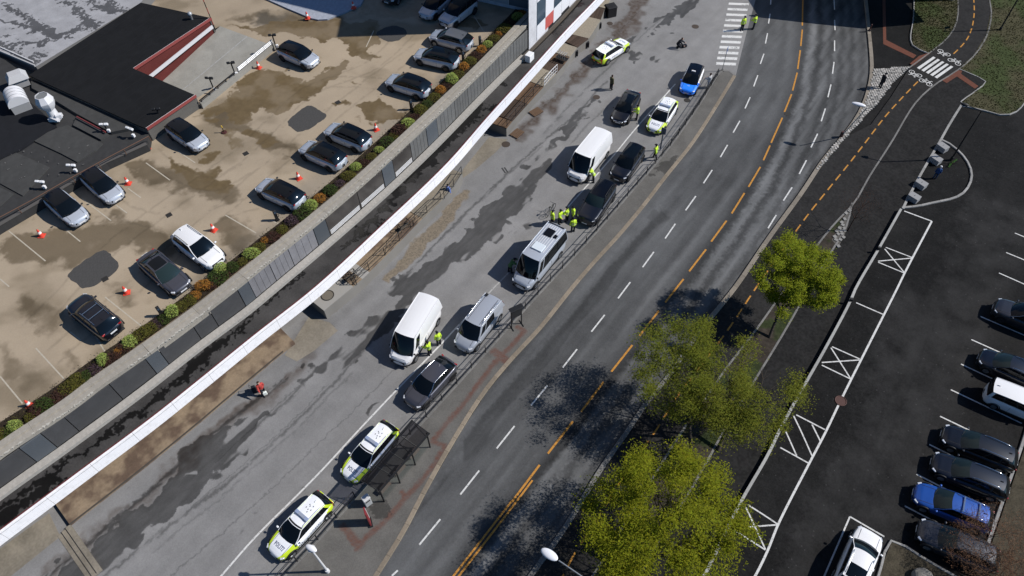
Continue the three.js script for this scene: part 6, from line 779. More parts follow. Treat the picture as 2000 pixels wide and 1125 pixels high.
  for (const [px, py, w] of [[1715, 488, 'opposite the crossed box by the bulb'], [1661, 588, 'opposite the plain bay line']]) { const g = G(px, py, .4); const t = thing('wall_post', 'small dark post on the low wall ' + w, 'post', [g.x, .42, g.z], 0, 'posts on the low wall'); part('post', bxg(.16, .3, .16), M.black, t, [0, .14, 0]); part('cap', bxg(.2, .04, .2), M.black, t, [0, .31, 0]); }
  // concrete blocks
  [[1843, 284], [1830, 308], [1801, 356], [1787, 382]].forEach(([px, py], i) => { const g = G(px, py, .55); const t = thing('concrete_block', ['grey concrete block at the upper corner of the paved bulb', 'second grey concrete block from the upper corner of the bulb', 'grey concrete block beside the person in blue on the bulb', 'grey concrete block at the pointed end of the paved bulb'][i], 'block', [g.x, 0, g.z], .55 + i * .05, 'concrete blocks on the paved bulb'); part('block', rbx(.7, .55, .95, .03), std(.27, .27, .27, .9), t, [0, .28, 0]); part('lifting_eye', new THREE.TorusGeometry(.06, .012, 5, 10), M.steelDark, t, [0, .56, 0]); });
}
// deck furniture: cones, chargers
{
  const cone = thing('traffic_cone', 'orange traffic cone on the parking deck', 'traffic cone', [0, 0, 0], 0, 'orange cones on the parking deck'); const og = std(.62, .055, .03, .6), wh = std(.75, .72, .7, .5);
  part('base', rbx(.5, .05, .5, .02), og, cone, [0, .025, 0]); part('body', new THREE.LatheGeometry([[.21, .04], [.16, .25], [.145, .33]].map(a => new THREE.Vector2(...a)), 16), og, cone); part('band', new THREE.LatheGeometry([[.147, .33], [.1, .52]].map(a => new THREE.Vector2(...a)), 16), wh, cone); part('tip', new THREE.LatheGeometry([[.1, .52], [.05, .74], [0, .75]].map(a => new THREE.Vector2(...a)), 16), og, cone);
  const spots = [[251, 359, 'beside the middle hatchback by the brown handrail'], [82, 461, 'beside a stall line near the largest repair patch'], [418, 450, 'beside the white crossover'], [248, 572, 'between the grey fastback and the black estate'], [584, 349, 'beside the lone silver hatchback'], [735, 254, 'at the tail of a pair of hatchbacks'], [506, 133, 'below the silver guardrail'], [60, 793, 'at the hedge beside a round green shrub'], [289, 290, 'at the end of the brown handrail']]; spots.forEach(([a, b, w], i) => { const p = G(a, b, DECK), lab = 'orange traffic cone ' + w; const o = i ? dup(cone, p, rr(0, 3), lab) : cone; o.userData.label = lab; o.position.copy(p); });
  for (const [a, b, w] of [[601, 36, 'on the pale apron near its pointed corner'], [691, 16, 'on the pale apron nearer the black car']]) { const p = G(a, b, DECK + .16); dup(cone, p, rr(0, 3), 'orange traffic cone ' + w); }
  const mp = G(438, 259, DECK); const mk = thing('marker_post', 'yellow and black marker post standing near the repair patch', 'post', [mp.x, DECK, mp.z]); part('base', new THREE.CylinderGeometry(.22, .25, .1, 14), std(.06, .015, .012, .7), mk, [0, .05, 0]); part('post', new THREE.CylinderGeometry(.04, .05, .7, 8), std(.05, .03, .01, .6), mk, [0, .4, 0]); part('band', new THREE.CylinderGeometry(.052, .052, .2, 8), std(.6, .4, .05, .6), mk, [0, .66, 0]);
  const ch = [[938, 90, 'black charging post behind the silver car with grey roof'], [905, 119, 'black charging post behind the silver hatchback beside the grey roofed one'], [804, 214, 'black charging post in the hedge near the dark oval stain'], [542, 430, 'black charging post in the hedge near the lone silver hatchback'], [600, 395, 'black charging post at the tail of the lone silver hatchback'], [842, 186, 'black charging post at the tail of the hatchback near the oval stain'], [318, 617, 'black charging post beside the round green shrub behind the estate car']]; for (const [a, b, lab] of ch) { const p = G(a, b, DECK); const t = thing('charging_post', lab, 'charger', [p.x, DECK, p.z], .7); part('pillar', rbx(.24, 1.1, .18, .04), std(.012, .012, .013, .5), t, [0, .55, 0]); part('screen', bxg(.15, .2, .01), std(.05, .07, .1, .2), t, [0, .9, .094]); part('cable', new THREE.TorusGeometry(.16, .025, 5, 14), M.rubber, t, [.05, .55, .13]); part('foot', bxg(.34, .05, .28), M.steelDark, t, [0, .02, 0]); }
}
// bridge crossing the road beyond the picture: its shade falls across both carriageways
{
  const b = thing('road_bridge', 'concrete bridge crossing above the road, shading both carriageways', 'bridge'); const h = 5.6, k = h / Math.tan(SUN_EL); const sh = (px, py) => { const p = G(px, py); return new THREE.Vector3(p.x + k, 0, p.z - k * .03); };
  const A = sh(1480, 30), B = sh(1600, 44), C = sh(1700, 54), D = sh(1790, 46); const far = p => new THREE.Vector3(p.x - 1.5, 0, p.z - 9); const pts = [A, B, C, D, far(D), far(C), far(B), far(A)];
  part('deck_slab', prism(pts, h - .7, h), M.concrete, b); part('parapet', sweep([A, B, C, D], [[-.12, h], [-.12, h + .9], [.12, h + .9], [.12, h]]), M.concrete, b); for (const p of [A, D]) { const f = far(p).lerp(p, .5); part('pier', new THREE.CylinderGeometry(.5, .5, h - .7, 14), M.concrete, b, [f.x, (h - .7) / 2, f.z]); }
}
console.log('furniture');
// ------------------------------------------------------------------ vegetation
function leafGeo(list, base, vary) {                               // list of [x, y, z, size]; each a bent leaf of two triangles with its own tone
  const n = list.length, p = new Float32Array(n * 12), c = new Float32Array(n * 12), id = new Uint32Array(n * 6), v = new THREE.Vector3(), w = new THREE.Vector3();
  for (let i = 0; i < n; i++) { const [x, y, z, s] = list[i]; const a = rnd() * 6.283, e = rr(-.35, .45); v.set(Math.cos(a) * Math.cos(e), Math.sin(e), Math.sin(a) * Math.cos(e)).multiplyScalar(s); const b = rnd() * 6.283; w.set(Math.cos(b), rr(-.3, .3), Math.sin(b)).multiplyScalar(s * .5); const k = 12 * i; p.set([x - v.x, y - v.y, z - v.z, x + w.x, y + w.y, z + w.z, x + v.x, y + v.y, z + v.z, x - w.x, y - w.y, z - w.z], k); const t = 1 + rr(-vary, vary), h = rr(-.12, .12); for (let q2 = 0; q2 < 4; q2++) { c[k + 3 * q2] = base[0] * t * (1 + h); c[k + 3 * q2 + 1] = base[1] * t; c[k + 3 * q2 + 2] = base[2] * t; } const m = 4 * i; id.set([m, m + 1, m + 2, m, m + 2, m + 3], 6 * i); }
  const g = new THREE.BufferGeometry(); g.setAttribute('position', new THREE.BufferAttribute(p, 3)); g.setAttribute('color', new THREE.BufferAttribute(c, 3)); g.setIndex(new THREE.BufferAttribute(id, 1)); g.computeVertexNormals(); return g;
}
const LEAF = new THREE.MeshPhysicalMaterial({ color: 0xffffff, vertexColors: true, roughness: .85, side: THREE.DoubleSide, transmission: .35, thickness: 0, specularIntensity: .25 }); const BARK = std(.055, .045, .036, .95), TWIG = std(.05, .03, .022, .95);
const gauss = () => (rnd() + rnd() + rnd() - 1.5) / 1.5;
function tree(name, label, base, crown, R, RY, nLeaf, col, o = {}) {
  const b = G(base[0], base[1]); const t = thing(name, label, 'tree', [b.x, .1, b.z], 0, o.group); const cx = crown.x - b.x, cz = crown.z - b.z, cy = crown.y; const segs = [], ends = [];
  const grow = (p, d, len, r, lv) => { const e = p.clone().addScaledVector(d, len); segs.push(bar(p.toArray(), e.toArray(), r, lv > 1 ? 4 : 7, r * .68)); if (lv >= (o.lv || 4)) { ends.push(e); return; } const n = lv === 0 ? 5 : lv < 3 ? 3 : 3; for (let k = 0; k < n; k++) { const a = k / n * 6.283 + rnd() * 1.4, sp = lv === 0 ? .75 : .62; const nd = d.clone().add(new THREE.Vector3(Math.cos(a) * sp, rr(-.12, .28), Math.sin(a) * sp)).normalize(); if (lv) { const q2 = e.clone(); nd.add(new THREE.Vector3((q2.x - cx * .6) * .05, 0, (q2.z - cz * .6) * .05)).normalize(); } grow(e, nd, len * rr(.6, .82), r * .58, lv + 1); } };
  const lean = new THREE.Vector3(cx, cy * .55, cz).normalize(); grow(new THREE.Vector3(), lean, cy * .42, o.trunk || .17, 0); part('trunk', merge(segs), o.bark || BARK, t);
  const cl = []; const nC = o.clumps || 60; for (let k = 0; k < nC; k++) { let x, y, z, g = 0; do { x = rr(-1, 1); y = rr(-1, 1); z = rr(-1, 1); g++; } while ((x * x + y * y + z * z > 1 || fbm(x * 1.7 + label.length, z * 1.7 + y * .6, 2) < (o.gap || .4)) && g < 40); cl.push([x, y, z, rr(.13, .27)]); }
  const L = []; for (let k = 0; k < nLeaf; k++) { const q2 = cl[(rnd() * nC) | 0]; const s = q2[3] * (o.spread || 1); L.push([cx + (q2[0] + gauss() * s) * R, cy + (q2[1] + gauss() * s) * RY, cz + (q2[2] + gauss() * s) * R, rr(.05, .095) * (o.leaf || 1)]); }
  part('crown', leafGeo(L, col, .24), LEAF, t); return t;
}
tree('street_tree', 'bright yellow green young tree on the verge beside the low wall', [1502, 660], G(1550, 542, 5.4), 3.3, 2.5, 44000, [.185, .22, .006], { clumps: 95, gap: .4, trunk: .13, spread: 1.1 });
tree('street_tree', 'sparse olive tree with orange tinted buds over the cycle path', [1352, 900], G(1352, 722, 5.6), 4.0, 2.3, 23000, [.13, .148, .01], { clumps: 90, gap: .36, spread: 1.3, leaf: .92, trunk: .16 });
tree('street_tree', 'wide thin olive tree between two bright green trees', [1402, 880], G(1452, 762, 5.2), 3.9, 2.3, 24000, [.132, .145, .011], { clumps: 90, gap: .36, spread: 1.3, leaf: .92, trunk: .16 });
tree('street_tree', 'large yellow green tree with dense crown beside the white headed street lamp', [1250, 1150], G(1304, 1022, 5.6), 4.9, 3.0, 58000, [.185, .2, .005], { clumps: 150, gap: .41, trunk: .19, spread: 1.1 });
{ // bare tree and brown bush
  const b = G(1655, 452), t = thing('bare_tree', 'leafless brown tree on the verge beside the loose stones', 'tree', [b.x, .1, b.z]); const segs = []; const grow = (p, d, len, r, lv) => { const e = p.clone().addScaledVector(d, len); segs.push(bar(p.toArray(), e.toArray(), r, 4, r * .6)); if (lv >= 5) return; for (let k = 0; k < 3; k++) { const a = k / 3 * 6.283 + rnd() * 2; grow(e, d.clone().add(new THREE.Vector3(Math.cos(a) * .75, rr(-.1, .3), Math.sin(a) * .75)).normalize(), len * rr(.55, .82), r * .55, lv + 1); } }; grow(new THREE.Vector3(), new THREE.Vector3(.05, 1, -.05).normalize(), 1.5, .07, 0); part('trunk', merge(segs), TWIG, t); const L = []; for (let k = 0; k < 700; k++) L.push([gauss() * 2, 3.4 + gauss() * 1.4, gauss() * 2, .035]); part('crown', leafGeo(L, [.07, .03, .016], .4), LEAF, t);
  const b2 = G(1915, 1112), t2 = thing('bare_shrub', 'large sparse reddish brown bare tree overhanging the grey car', 'shrub', [b2.x, .1, b2.z]); const s2 = [], tips = []; const g2 = (p, d, len, r, lv) => { const e = p.clone().addScaledVector(d, len); s2.push(bar(p.toArray(), e.toArray(), r, 3, r * .6)); tips.push(e); if (lv >= 5) return; for (let k = 0; k < 3; k++) { const a = k / 3 * 6.283 + rnd() * 2; g2(e, d.clone().add(new THREE.Vector3(Math.cos(a) * .95, rr(-.2, .25), Math.sin(a) * .95)).normalize(), len * rr(.62, .88), r * .6, lv + 1); } }; for (let k = 0; k < 6; k++) { const a = k * 1.05; g2(new THREE.Vector3(), new THREE.Vector3(Math.cos(a) * .7, .9, Math.sin(a) * .7).normalize(), 1.25, .05, 0); } part('stem', merge(s2), std(.1, .062, .045, .95), t2); const L2 = []; for (const e of tips) for (let k = 0; k < 4; k++) L2.push([e.x + gauss() * .3, e.y + gauss() * .3, e.z + gauss() * .3, rr(.025, .05)]); part('crown', leafGeo(L2, [.16, .085, .045], .4), LEAF, t2);
  const b3 = G(1795, 1130), st = thing('boulder', 'grey boulder at the kerb of the planting bed', 'boulder', [b3.x, .1, b3.z], .4); const bg = new THREE.IcosahedronGeometry(.55, 3); { const p = bg.attributes.position; for (let i = 0; i < p.count; i++) { const v = new THREE.Vector3().fromBufferAttribute(p, i); const k = .8 + .35 * fbm(v.x * 2 + 5, v.y * 2 + v.z * 1.7, 3); p.setXYZ(i, v.x * k * 1.3, v.y * k * .7, v.z * k); } bg.computeVertexNormals(); } part('stone', bg, std(.2, .19, .17, .95), st, [0, .25, 0]); part('moss', at(new THREE.SphereGeometry(.2, 8, 6), 0, 0, 0), std(.05, .06, .02, 1), st, [.3, .3, .25]);
}
{ // shrubs in the planter along the parapet
  const mk = (n, r, h, col, sz, nm) => { const L = []; for (let k = 0; k < n; k++) { const a = rnd() * 6.283, u = rr(-.2, 1), q2 = Math.sqrt(1 - u * u) * (.72 + .28 * rnd()); L.push([Math.cos(a) * q2 * r, .12 + (u * .8 + .3) * h * .8 * (.85 + .2 * rnd()), Math.sin(a) * q2 * r, sz * rr(.7, 1.3)]); } return leafGeo(L, col, .4); };
  const stemG = merge([0, 1, 2, 3, 4, 5].map(k => bar([0, 0, 0], [Math.cos(k) * .3, .5, Math.sin(k) * .3], .015, 4)));
  const kinds = { green: ['round light green shrub', [.3, .37, .09], .62, .72, 700], orange: ['orange leaved shrub', [.33, .15, .026], .52, .5, 420], olive: ['dark olive shrub', [.1, .095, .016], .68, .5, 560], dgreen: ['deep green shrub', [.045, .07, .014], .66, .5, 560], red: ['dark red brown shrub', [.06, .028, .02], .66, .42, 520], purple: ['dull purple twiggy shrub', [.07, .045, .055], .55, .4, 420] }; const protos = {};
  for (const k in kinds) { const [, col, r, h, n] = kinds[k]; protos[k] = [mk(n, r, h, col, .075), mk(n, r * 1.08, h * .9, col, .075)]; }
  const spots = [[27, 830, 'green'], [60, 812, 'olive'], [85, 790, 'dgreen'], [105, 780, 'red'], [130, 756, 'olive'], [148, 742, 'olive'], [165, 732, 'dgreen'], [183, 718, 'purple'], [200, 702, 'green'], [216, 700, 'red'], [228, 684, 'orange'], [252, 666, 'green'], [275, 650, 'olive'], [291, 640, 'olive'], [306, 628, 'purple'], [336, 608, 'green'], [352, 598, 'olive'], [370, 584, 'olive'], [380, 574, 'orange'], [398, 556, 'orange'], [412, 552, 'red'], [425, 540, 'dgreen'], [440, 528, 'red'], [452, 520, 'dgreen'], [472, 508, 'olive'], [491, 494, 'green'], [505, 482, 'olive'], [516, 466, 'orange'], [534, 460, 'red'], [550, 446, 'olive'], [570, 428, 'purple'], [590, 414, 'dgreen'], [607, 400, 'green'], [624, 384, 'orange'], [645, 370, 'dgreen'], [662, 356, 'purple'], [680, 342, 'olive'], [694, 324, 'green'], [712, 316, 'red'], [724, 302, 'olive'], [740, 290, 'green'], [756, 276, 'dgreen'], [768, 262, 'olive'], [780, 252, 'red'], [797, 240, 'green'], [810, 228, 'red'], [822, 214, 'olive'], [834, 202, 'dgreen'], [848, 190, 'olive'], [860, 174, 'orange'], [872, 166, 'red'], [882, 154, 'green'], [895, 142, 'olive'], [906, 130, 'orange'], [918, 118, 'olive'], [930, 106, 'red'], [940, 96, 'orange'], [952, 84, 'green'], [964, 74, 'olive'], [974, 64, 'orange'], [985, 54, 'olive'], [998, 42, 'red'], [1011, 32, 'green'], [1020, 24, 'orange'], [0, 846, 'olive'], [12, 842, 'dgreen'], [72, 800, 'red'], [118, 768, 'red'], [242, 676, 'red'], [320, 620, 'dgreen'], [430, 524, 'green']];
  for (const [px, py, k] of spots) { const p = G(px, py, DECK + .35); const t = thing('planter_shrub', kinds[k][0] + ' in the long planter along the parapet', 'shrub', [p.x, DECK + .03, p.z], rnd() * 6, kinds[k][0] + 's in the parapet planter'); const s = rr(.62, 1.08); part('foliage', protos[k][(rnd() * 2) | 0], LEAF, t).scale.set(s * rr(.85, 1.2), s * rr(.8, 1.2), s * rr(.85, 1.15)); part('stem', stemG, TWIG, t); }
  // ground cover between them
  const L = []; const c = offsetLine(curve(GL(PIN, DECK), .5), -.55); for (const p of c) for (let k = 0; k < 60; k++) L.push([p.x + rr(-.62, .62), DECK + rr(.06, .4), p.z + rr(-.62, .62), rr(.04, .075)]); const gc = new THREE.Mesh(leafGeo(L, [.06, .05, .018], .7), LEAF); gc.name = 'ground_cover'; gc.userData = { kind: 'stuff', label: 'low brown green ground cover in the parapet planter', category: 'ground cover' }; scene.add(gc);
  const wp = G(1860, 322); const wd = thing('weed_clump', 'straggling green weeds at the foot of the black lamp post', 'plant', [wp.x, .02, wp.z]); const WL2 = []; for (let k = 0; k < 260; k++) { const t = rnd(); WL2.push([mix(-.5, .5, t) + gauss() * .12, rr(.02, .25), mix(.35, -.5, t) + gauss() * .12 - .35 * t * (1 - t), .05]); } part('foliage', leafGeo(WL2, [.06, .17, .03], .4), LEAF, wd); part('stem', stemG, TWIG, wd);
}
console.log('plants');
// ------------------------------------------------------------------ people
const sm = (a, b, k) => { const h = clamp(.5 + .5 * (b - a) / k); return mix(b, a, h) - k * h * (1 - h); };
function capsule(p, a, b, ra, rb) { const bx = b[0] - a[0], by = b[1] - a[1], bz = b[2] - a[2], px = p[0] - a[0], py = p[1] - a[1], pz = p[2] - a[2]; const h = clamp((px * bx + py * by + pz * bz) / (bx * bx + by * by + bz * bz + 1e-9)); return Math.hypot(px - bx * h, py - by * h, pz - bz * h) - mix(ra, rb, h); }
function field(bones, res, k = .035, grow = 0) {                   // smooth union of tapered bones, meshed
  let lo = [9, 9, 9], hi = [-9, -9, -9]; for (const [a, b, ra, rb] of bones) for (const q2 of [a, b]) for (let i = 0; i < 3; i++) { const r = Math.max(ra, rb) + grow + .04; lo[i] = Math.min(lo[i], q2[i] - r); hi[i] = Math.max(hi[i], q2[i] + r); }
  const half = Math.max(hi[0] - lo[0], hi[1] - lo[1], hi[2] - lo[2]) / 2 * 1.06, c = [0, 1, 2].map(i => (lo[i] + hi[i]) / 2); const mc = new MarchingCubes(res, new THREE.MeshStandardMaterial(), false, false, 60000); mc.isolation = 0; const F2 = mc.field, n = mc.size, hs = n / 2;
  for (let z = 0; z < n; z++) for (let y = 0; y < n; y++) for (let x = 0; x < n; x++) { const p = [c[0] + (x - hs) / hs * half, c[1] + (y - hs) / hs * half, c[2] + (z - hs) / hs * half]; let d = 9; for (const [a, b, ra, rb] of bones) d = sm(d, capsule(p, a, b, ra, rb), k); F2[x + y * n + z * n * n] = -(d - grow); }
  mc.update(); const cnt = mc.count, pos = new Float32Array(cnt * 3), nor = new Float32Array(cnt * 3); for (let i = 0; i < cnt; i++) { for (let q2 = 0; q2 < 3; q2++) { pos[3 * i + q2] = c[q2] + mc.positionArray[3 * i + q2] * half; nor[3 * i + q2] = mc.normalArray[3 * i + q2]; } }
  const g = new THREE.BufferGeometry(); g.setAttribute('position', new THREE.BufferAttribute(pos, 3)); let w = mergeVertices(g, 1e-4); w.computeVertexNormals(); let s = 0; const P = w.attributes.position, N = w.attributes.normal; for (let i = 0; i < P.count; i++) s += (P.getX(i) - c[0]) * N.getX(i) + (P.getY(i) - c[1]) * N.getY(i) + (P.getZ(i) - c[2]) * N.getZ(i); if (s < 0) { const id = w.index.array; for (let i = 0; i < id.length; i += 3) { const t = id[i]; id[i] = id[i + 1]; id[i + 1] = t; } w.computeVertexNormals(); } return w;
}
// poses: facing +x; joints in metres
function pose(o = {}) {
  const lean = o.lean || 0, crouch = o.crouch || 0, st = o.stride || 0; const hipY = .93 - crouch * .5, hip = [-.06 * crouch - lean * .08, hipY, 0]; const up = (l, y = 0) => [hip[0] + Math.sin(lean) * l, hip[1] + Math.cos(lean) * l, y]; const sh = up(.5), neck = up(.58), head = [up(.7)[0] + .03, up(.7)[1], 0];
  const J = { hip, chest: up(.36), sh, neck, head, arms: [], legs: [] };
  for (const s of [-1, 1]) { const S = [sh[0], sh[1] - .02, s * .19]; const A = (o.arms || [[0, 0], [0, 0]])[s < 0 ? 0 : 1]; const ua = A[0], fa = A[1], out = A[2] || .1; const E = [S[0] + Math.sin(ua) * .29, S[1] - Math.cos(ua) * .29, S[2] + s * out * .5]; const Wr = [E[0] + Math.sin(fa) * .25, E[1] - Math.cos(fa) * .25, E[2] + s * out * .15]; J.arms.push([S, E, Wr, s]);
    const H = [hip[0], hip[1] - .04, s * .1], f = s * st; const Kn = [H[0] + f * .22 + crouch * .36, H[1] - .44 + crouch * .3, s * .12]; const An = [H[0] + f * .3 - .02 * st - crouch * .02, .09, s * .12]; J.legs.push([H, Kn, An, s]); }
  return J;
}
const SKIN = std(.42, .26, .19, .7);
function figure(J, res = 46) {                                    // shared geometry for one pose
  const { hip, chest, sh, neck, head, arms, legs } = J; const hd = [head[0], head[1] + .06, 0];
  const torso = [[hip, chest, .135, .15], [chest, [sh[0], sh[1] - .04, 0], .15, .13], [[sh[0], sh[1] - .05, -.13], [sh[0], sh[1] - .05, .13], .085, .085], [[hip[0], hip[1], -.07], [hip[0], hip[1], .07], .12, .12]];
  const armB = arms.flatMap(([S, E, W2]) => [[S, E, .058, .046], [E, W2, .044, .032]]), legB = legs.flatMap(([H, K2, A]) => [[H, K2, .088, .062], [K2, A, .06, .043]]);
  const headB = [[neck, [neck[0], neck[1] + .06, 0], .052, .05], [[hd[0] - .01, hd[1] + .03, 0], [hd[0] + .012, hd[1] - .02, 0], .098, .082], [[hd[0] + .04, hd[1] - .07, 0], [hd[0] + .02, hd[1] - .05, 0], .05, .06], [[hd[0] + .1, hd[1] - .02, 0], [hd[0] + .085, hd[1] + .015, 0], .016, .011], [[hd[0], hd[1], -.09], [hd[0], hd[1] - .03, -.09], .014, .012], [[hd[0], hd[1], .09], [hd[0], hd[1] - .03, .09], .014, .012]];
  const hands = []; for (const [, E, W2, s] of arms) { const d = new THREE.Vector3(W2[0] - E[0], W2[1] - E[1], W2[2] - E[2]).normalize(); const side = new THREE.Vector3(0, 1, 0).cross(d); if (side.length() < .2) side.set(1, 0, 0); side.normalize(); const nrm = new THREE.Vector3().crossVectors(d, side).normalize(); const at2 = (l, w, n2) => [W2[0] + d.x * l + side.x * w + nrm.x * n2, W2[1] + d.y * l + side.y * w + nrm.y * n2, W2[2] + d.z * l + side.z * w + nrm.z * n2]; hands.push([at2(0, 0, 0), at2(.07, 0, 0), .03, .034]); [[-.03, .072], [-.01, .085], [.011, .08], [.031, .062]].forEach(([w, l]) => { const k0 = at2(.09, w, 0), k1 = at2(.09 + l * .55, w, .008), k2 = at2(.09 + l, w, .03); hands.push([k0, k1, .0095, .009], [k1, k2, .009, .008]); }); hands.push([at2(.03, -.03, 0), at2(.065, -.058, .012), .012, .0105], [at2(.065, -.058, .012), at2(.1, -.06, .024), .0105, .009]); }
  const skin = merge([field([...torso, ...armB, ...legB, [neck, [hd[0], hd[1], 0], .05, .07]], res, .04), field(headB, 34, .02), ...hands.reduce((a, b, i) => { const k = i < hands.length / 2 ? 0 : 1; (a[k] = a[k] || []).push(b); return a; }, []).map(l => field(l, 30, .008))]);
  const jacket = field([...torso, ...arms.flatMap(([S, E, W2]) => [[S, E, .062, .052], [E, [mix(E[0], W2[0], .9), mix(E[1], W2[1], .9), mix(E[2], W2[2], .9)], .05, .042]])], 50, .045, .022);
  const trousers = field([[hip, [hip[0] * .8 + chest[0] * .2, mix(hip[1], chest[1], .2), 0], .13, .13], [[hip[0], hip[1], -.07], [hip[0], hip[1], .07], .12, .12], ...legs.flatMap(([H, K2, A]) => [[H, K2, .092, .07], [K2, A, .068, .056]])], 50, .04, .014);
  const shoes = merge(legs.map(([, , A]) => field([[[A[0] - .05, .045, A[2]], [A[0] + .15, .04, A[2]], .045, .04], [[A[0], .1, A[2]], [A[0], .06, A[2]], .045, .05]], 22, .02)));
  const hair = field([[[hd[0] - .03, hd[1] + .045, 0], [hd[0] - .035, hd[1] - .02, 0], .1, .085]], 24, .02, .004); const cap = merge([field([[[hd[0] - .015, hd[1] + .06, 0], [hd[0] - .02, hd[1] + .04, 0], .1, .1]], 24, .02, .008), at(bxg(.12, .015, .14), hd[0] + .11, hd[1] + .05, 0)]);
  const eyes = merge([-1, 1].map(s => at(new THREE.SphereGeometry(.011, 6, 5), hd[0] + .085, hd[1] + .01, s * .033)));
  const mouth = at(bxg(.008, .008, .04), hd[0] + .088, hd[1] - .055, 0);
  // reflective bands round the chest and waist
  const band = l => { const d = new THREE.Vector3(sh[0] - hip[0], sh[1] - hip[1], 0).normalize(); const p = new THREE.Vector3(...hip).addScaledVector(d, l); const t = new THREE.CylinderGeometry(.183, .183, .055, 18, 1, true); t.scale(1, 1, 1.02); t.applyQuaternion(new THREE.Quaternion().setFromUnitVectors(new THREE.Vector3(0, 1, 0), d)); t.translate(p.x, p.y, p.z); return t; };
  return { skin, jacket, trousers, shoes, hair, cap, eyes, mouth, bands: merge([band(.12), band(.27)]) };
}
const POSES = { stand: figure(pose({ arms: [[.1, .25], [-.05, .15]] })), talk: figure(pose({ arms: [[.45, 1.5], [.3, 1.3]], lean: .04 })), walk: figure(pose({ stride: .7, arms: [[-.35, -.1], [.4, .7]], lean: .06 })), bend: figure(pose({ lean: .62, arms: [[.9, 1.5], [.8, 1.4]], stride: .3 })), crouch: figure(pose({ crouch: .85, lean: .55, arms: [[.8, 1.1], [.7, 1.0]] })) };
const HI = std(.5, .72, .03, .75), DARK = std(.014, .016, .022, .8), BANDM = std(.62, .64, .64, .35, .3), HAIR = std(.03, .018, .012, .8), SHOE = std(.012, .012, .012, .6);
function person(lab, px, py, yT, face, ps, o = {}) {
  const p = G(px, py, yT), g = POSES[ps]; const t = thing('person', lab, 'person', [p.x, o.y ?? .006, p.z], face, o.group); const b = part('body', g.skin, SKIN, t); part('jacket', g.jacket, o.jacket || HI, t); part('trousers', g.trousers, o.trousers || DARK, t); part('shoes', g.shoes, o.shoe || SHOE, t); part(o.hair ? 'hair' : 'cap', o.hair ? g.hair : g.cap, o.hair || o.cap || DARK, t); part('eyes', g.eyes, SHOE, b); part('mouth', g.mouth, std(.25, .09, .08, .7), b); if (!o.jacket) part('reflective_band', g.bands, BANDM, t); if (o.s) t.scale.setScalar(o.s); return t;
}
const OG = 'police officers in yellow vests';
person('officer in yellow vest standing on the zebra crossing', 1453, 41, 1.2, -1.2, 'stand', { group: OG }); person('officer in yellow vest at the road edge beside the zebra', 1476, 38, 1.2, 2.6, 'talk', { group: OG });
person('person in dark clothes crouching over a bag on the forecourt', 1326, 84, .6, -.3, 'crouch', { jacket: DARK, hair: HAIR }); { const b = G(1336, 92); const t = thing('dark_bag', 'dark bag on the forecourt in front of the crouching person', 'bag', [b.x, .006, b.z], .4); part('bag', rbx(.6, .3, .35, .1), DARK, t, [0, .15, 0]); part('strap', new THREE.TorusGeometry(.16, .015, 5, 12, Math.PI), SHOE, t, [0, .28, 0]); }
person('person in olive jacket standing on the forecourt near the black saloon', 1195, 158, 1.1, .6, 'stand', { jacket: std(.09, .085, .045, .8), hair: HAIR });
person('officer in yellow vest leaning to the black saloon door', 1246, 215, 1.2, 2.9, 'talk', { group: OG }); person('officer in yellow vest at the fence beside the sign post', 1282, 292, 1.2, 2.6, 'walk', { group: OG }); person('officer in yellow vest bending to the white van window', 1159, 338, 1.1, 2.75, 'bend', { group: OG });
person('officer in yellow vest behind the minibus beside the bicycle', 1079, 419, 1.3, .5, 'stand', { group: OG }); person('officer in yellow vest behind the middle of the minibus tail', 1094, 417, 1.3, -.6, 'talk', { group: OG }); person('officer in yellow vest between minibus and black off-road car, arms raised', 1108, 413, 1.3, 2.4, 'talk', { group: OG }); person('officer in yellow vest at the bonnet of the black off-road car', 1120, 411, 1.3, 3.4, 'stand', { group: OG }); person('officer in plain yellow green vest with back to the fence by the minibus', 1120, 434, 1.25, 1.9, 'stand', { group: OG });
person('officer in yellow vest at the driver door of the white van', 837, 676, 1.2, 2.6, 'talk', { group: OG }); person('officer in yellow vest behind a colleague alongside the white van', 855, 657, 1.2, 2.2, 'stand', { group: OG });
person('person in red jacket walking with a white bag past the stained platform', 508, 755, 1.1, -.9, 'walk', { jacket: std(.4, .045, .035, .75), hair: HAIR }); { const b = G(517, 768, .3); const t = thing('carrier_bag', 'white carrier bag hanging beside the person in red', 'bag', [b.x, .006, b.z], .5); const bg = rbx(.34, .42, .18, .07); part('bag', bg, std(.7, .74, .68, .6), t, [0, .28, 0]); part('handle', new THREE.TorusGeometry(.1, .01, 5, 12, Math.PI), std(.7, .74, .68, .6), t, [0, .48, 0]); }
{ const b = G(497, 762, .2); const t = thing('wheeled_suitcase', 'dark wheeled suitcase pulled behind the person in red', 'suitcase', [b.x, .006, b.z], .4); part('shell', rbx(.3, .55, .42, .06), DARK, t, [0, .33, 0]); part('handle', merge([bar([-.1, .6, -.12], [-.2, .95, -.12], .012), bar([-.1, .6, .12], [-.2, .95, .12], .012), bar([-.2, .95, -.12], [-.2, .95, .12], .014)]), M.steelDark, t); for (const z of [-.15, .15]) part('wheel', new THREE.CylinderGeometry(.04, .04, .03, 10).rotateX(Math.PI / 2), M.rubber, t, [.08, .04, z]); }
person('person in light blue jacket at the end of the railed platform', 875, 368, 1.3, .8, 'stand', { jacket: std(.12, .2, .5, .8), hair: HAIR, y: .006 });
person('officer with dark uniform and green flashes leaning at the minibus front', 997, 513, 1.3, .4, 'bend', { jacket: std(.06, .14, .05, .8) });
person('person in black standing on the stone setts', 1724, 158, 1.0, .3, 'stand', { jacket: DARK, cap: DARK, y: .16 });
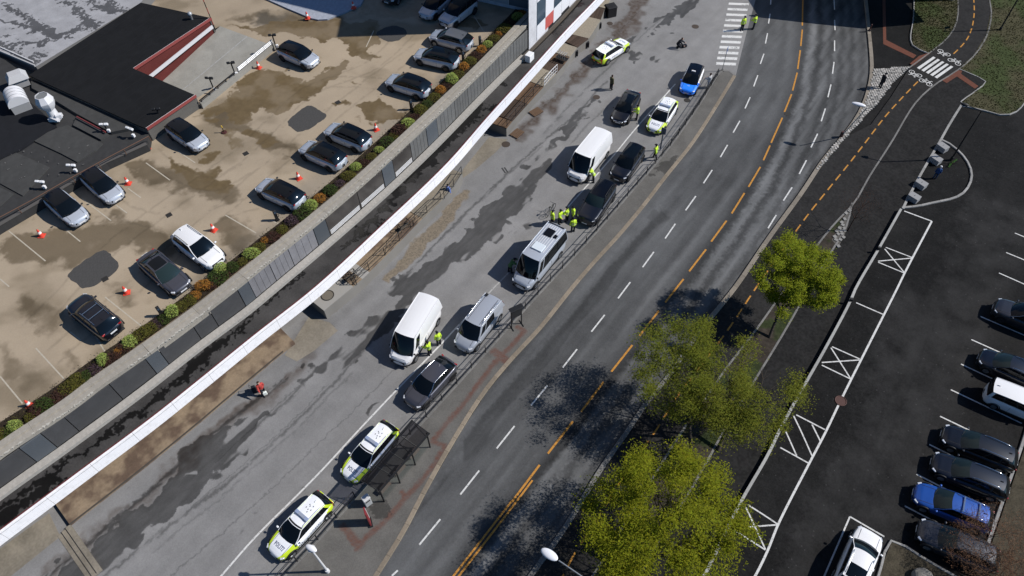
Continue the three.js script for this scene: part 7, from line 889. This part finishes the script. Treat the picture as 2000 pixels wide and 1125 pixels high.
person('person in pale grey clothes beside the taxi at the fence', 1387, 153, 1.2, 2.4, 'talk', { jacket: std(.42, .42, .42, .8), trousers: std(.28, .28, .29, .8), hair: HAIR });
person('person in blue jacket and white cap on the paved bulb', 1833, 335, .9, 1.2, 'stand', { jacket: std(.02, .06, .17, .8), trousers: std(.02, .045, .09, .8), cap: std(.7, .7, .7, .8), s: .85 });
// bicycle
{
  const a = G(1085, 405), b = G(1066, 428), m = a.clone().lerp(b, .5); const t = thing('bicycle', 'grey bicycle standing on the forecourt behind the minibus', 'bicycle', [m.x, .006, m.z], Math.atan2(-(a.z - b.z), a.x - b.x)); const fm = std(.06, .065, .06, .5, .3), P = (x, y, z = 0) => [x, y, z];
  for (const x of [-.52, .52]) { const w = part('wheel', new THREE.TorusGeometry(.33, .022, 6, 28), M.rubber, t, [x, .35, 0]); part('spokes', merge(Array.from({ length: 9 }, (_, k) => bar([Math.cos(k * .349) * .32, Math.sin(k * .349) * .32, 0], [-Math.cos(k * .349) * .32, -Math.sin(k * .349) * .32, 0], .004, 3))), M.steel, w); }
  part('frame', merge([bar(P(-.52, .35), P(-.1, .32), .017), bar(P(-.52, .35), P(-.2, .85), .014), bar(P(-.1, .32), P(-.22, .92), .018), bar(P(-.1, .32), P(.38, .82), .02), bar(P(-.2, .85), P(.36, .88), .018), bar(P(.36, .95), P(.52, .35), .017)]), fm, t); part('saddle', rbx(.26, .05, .14, .02), SHOE, t, [-.22, .95, 0]); part('handlebar', merge([bar(P(.36, .95), P(.34, 1.05), .015), bar(P(.34, 1.05, -.28), P(.34, 1.05, .28), .014)]), M.steelDark, t); part('crank', merge([bar(P(-.1, .32, -.1), P(-.1, .32, .1), .015), bar(P(-.1, .32, .1), P(-.02, .18, .1), .012), bar(P(-.1, .32, -.1), P(-.18, .46, -.1), .012)]), M.steel, t); part('kickstand', bar(P(-.3, .3, .03), P(-.34, .01, .2), .01), M.steelDark, t);
}
console.log('people');
scene.traverse(o => { if (o.isMesh && o.name !== 'sky') { o.castShadow = true; o.receiveShadow = true; } });
scene.environment = null;
console.log('done', scene.children.length);
renderer.render(scene, camera);
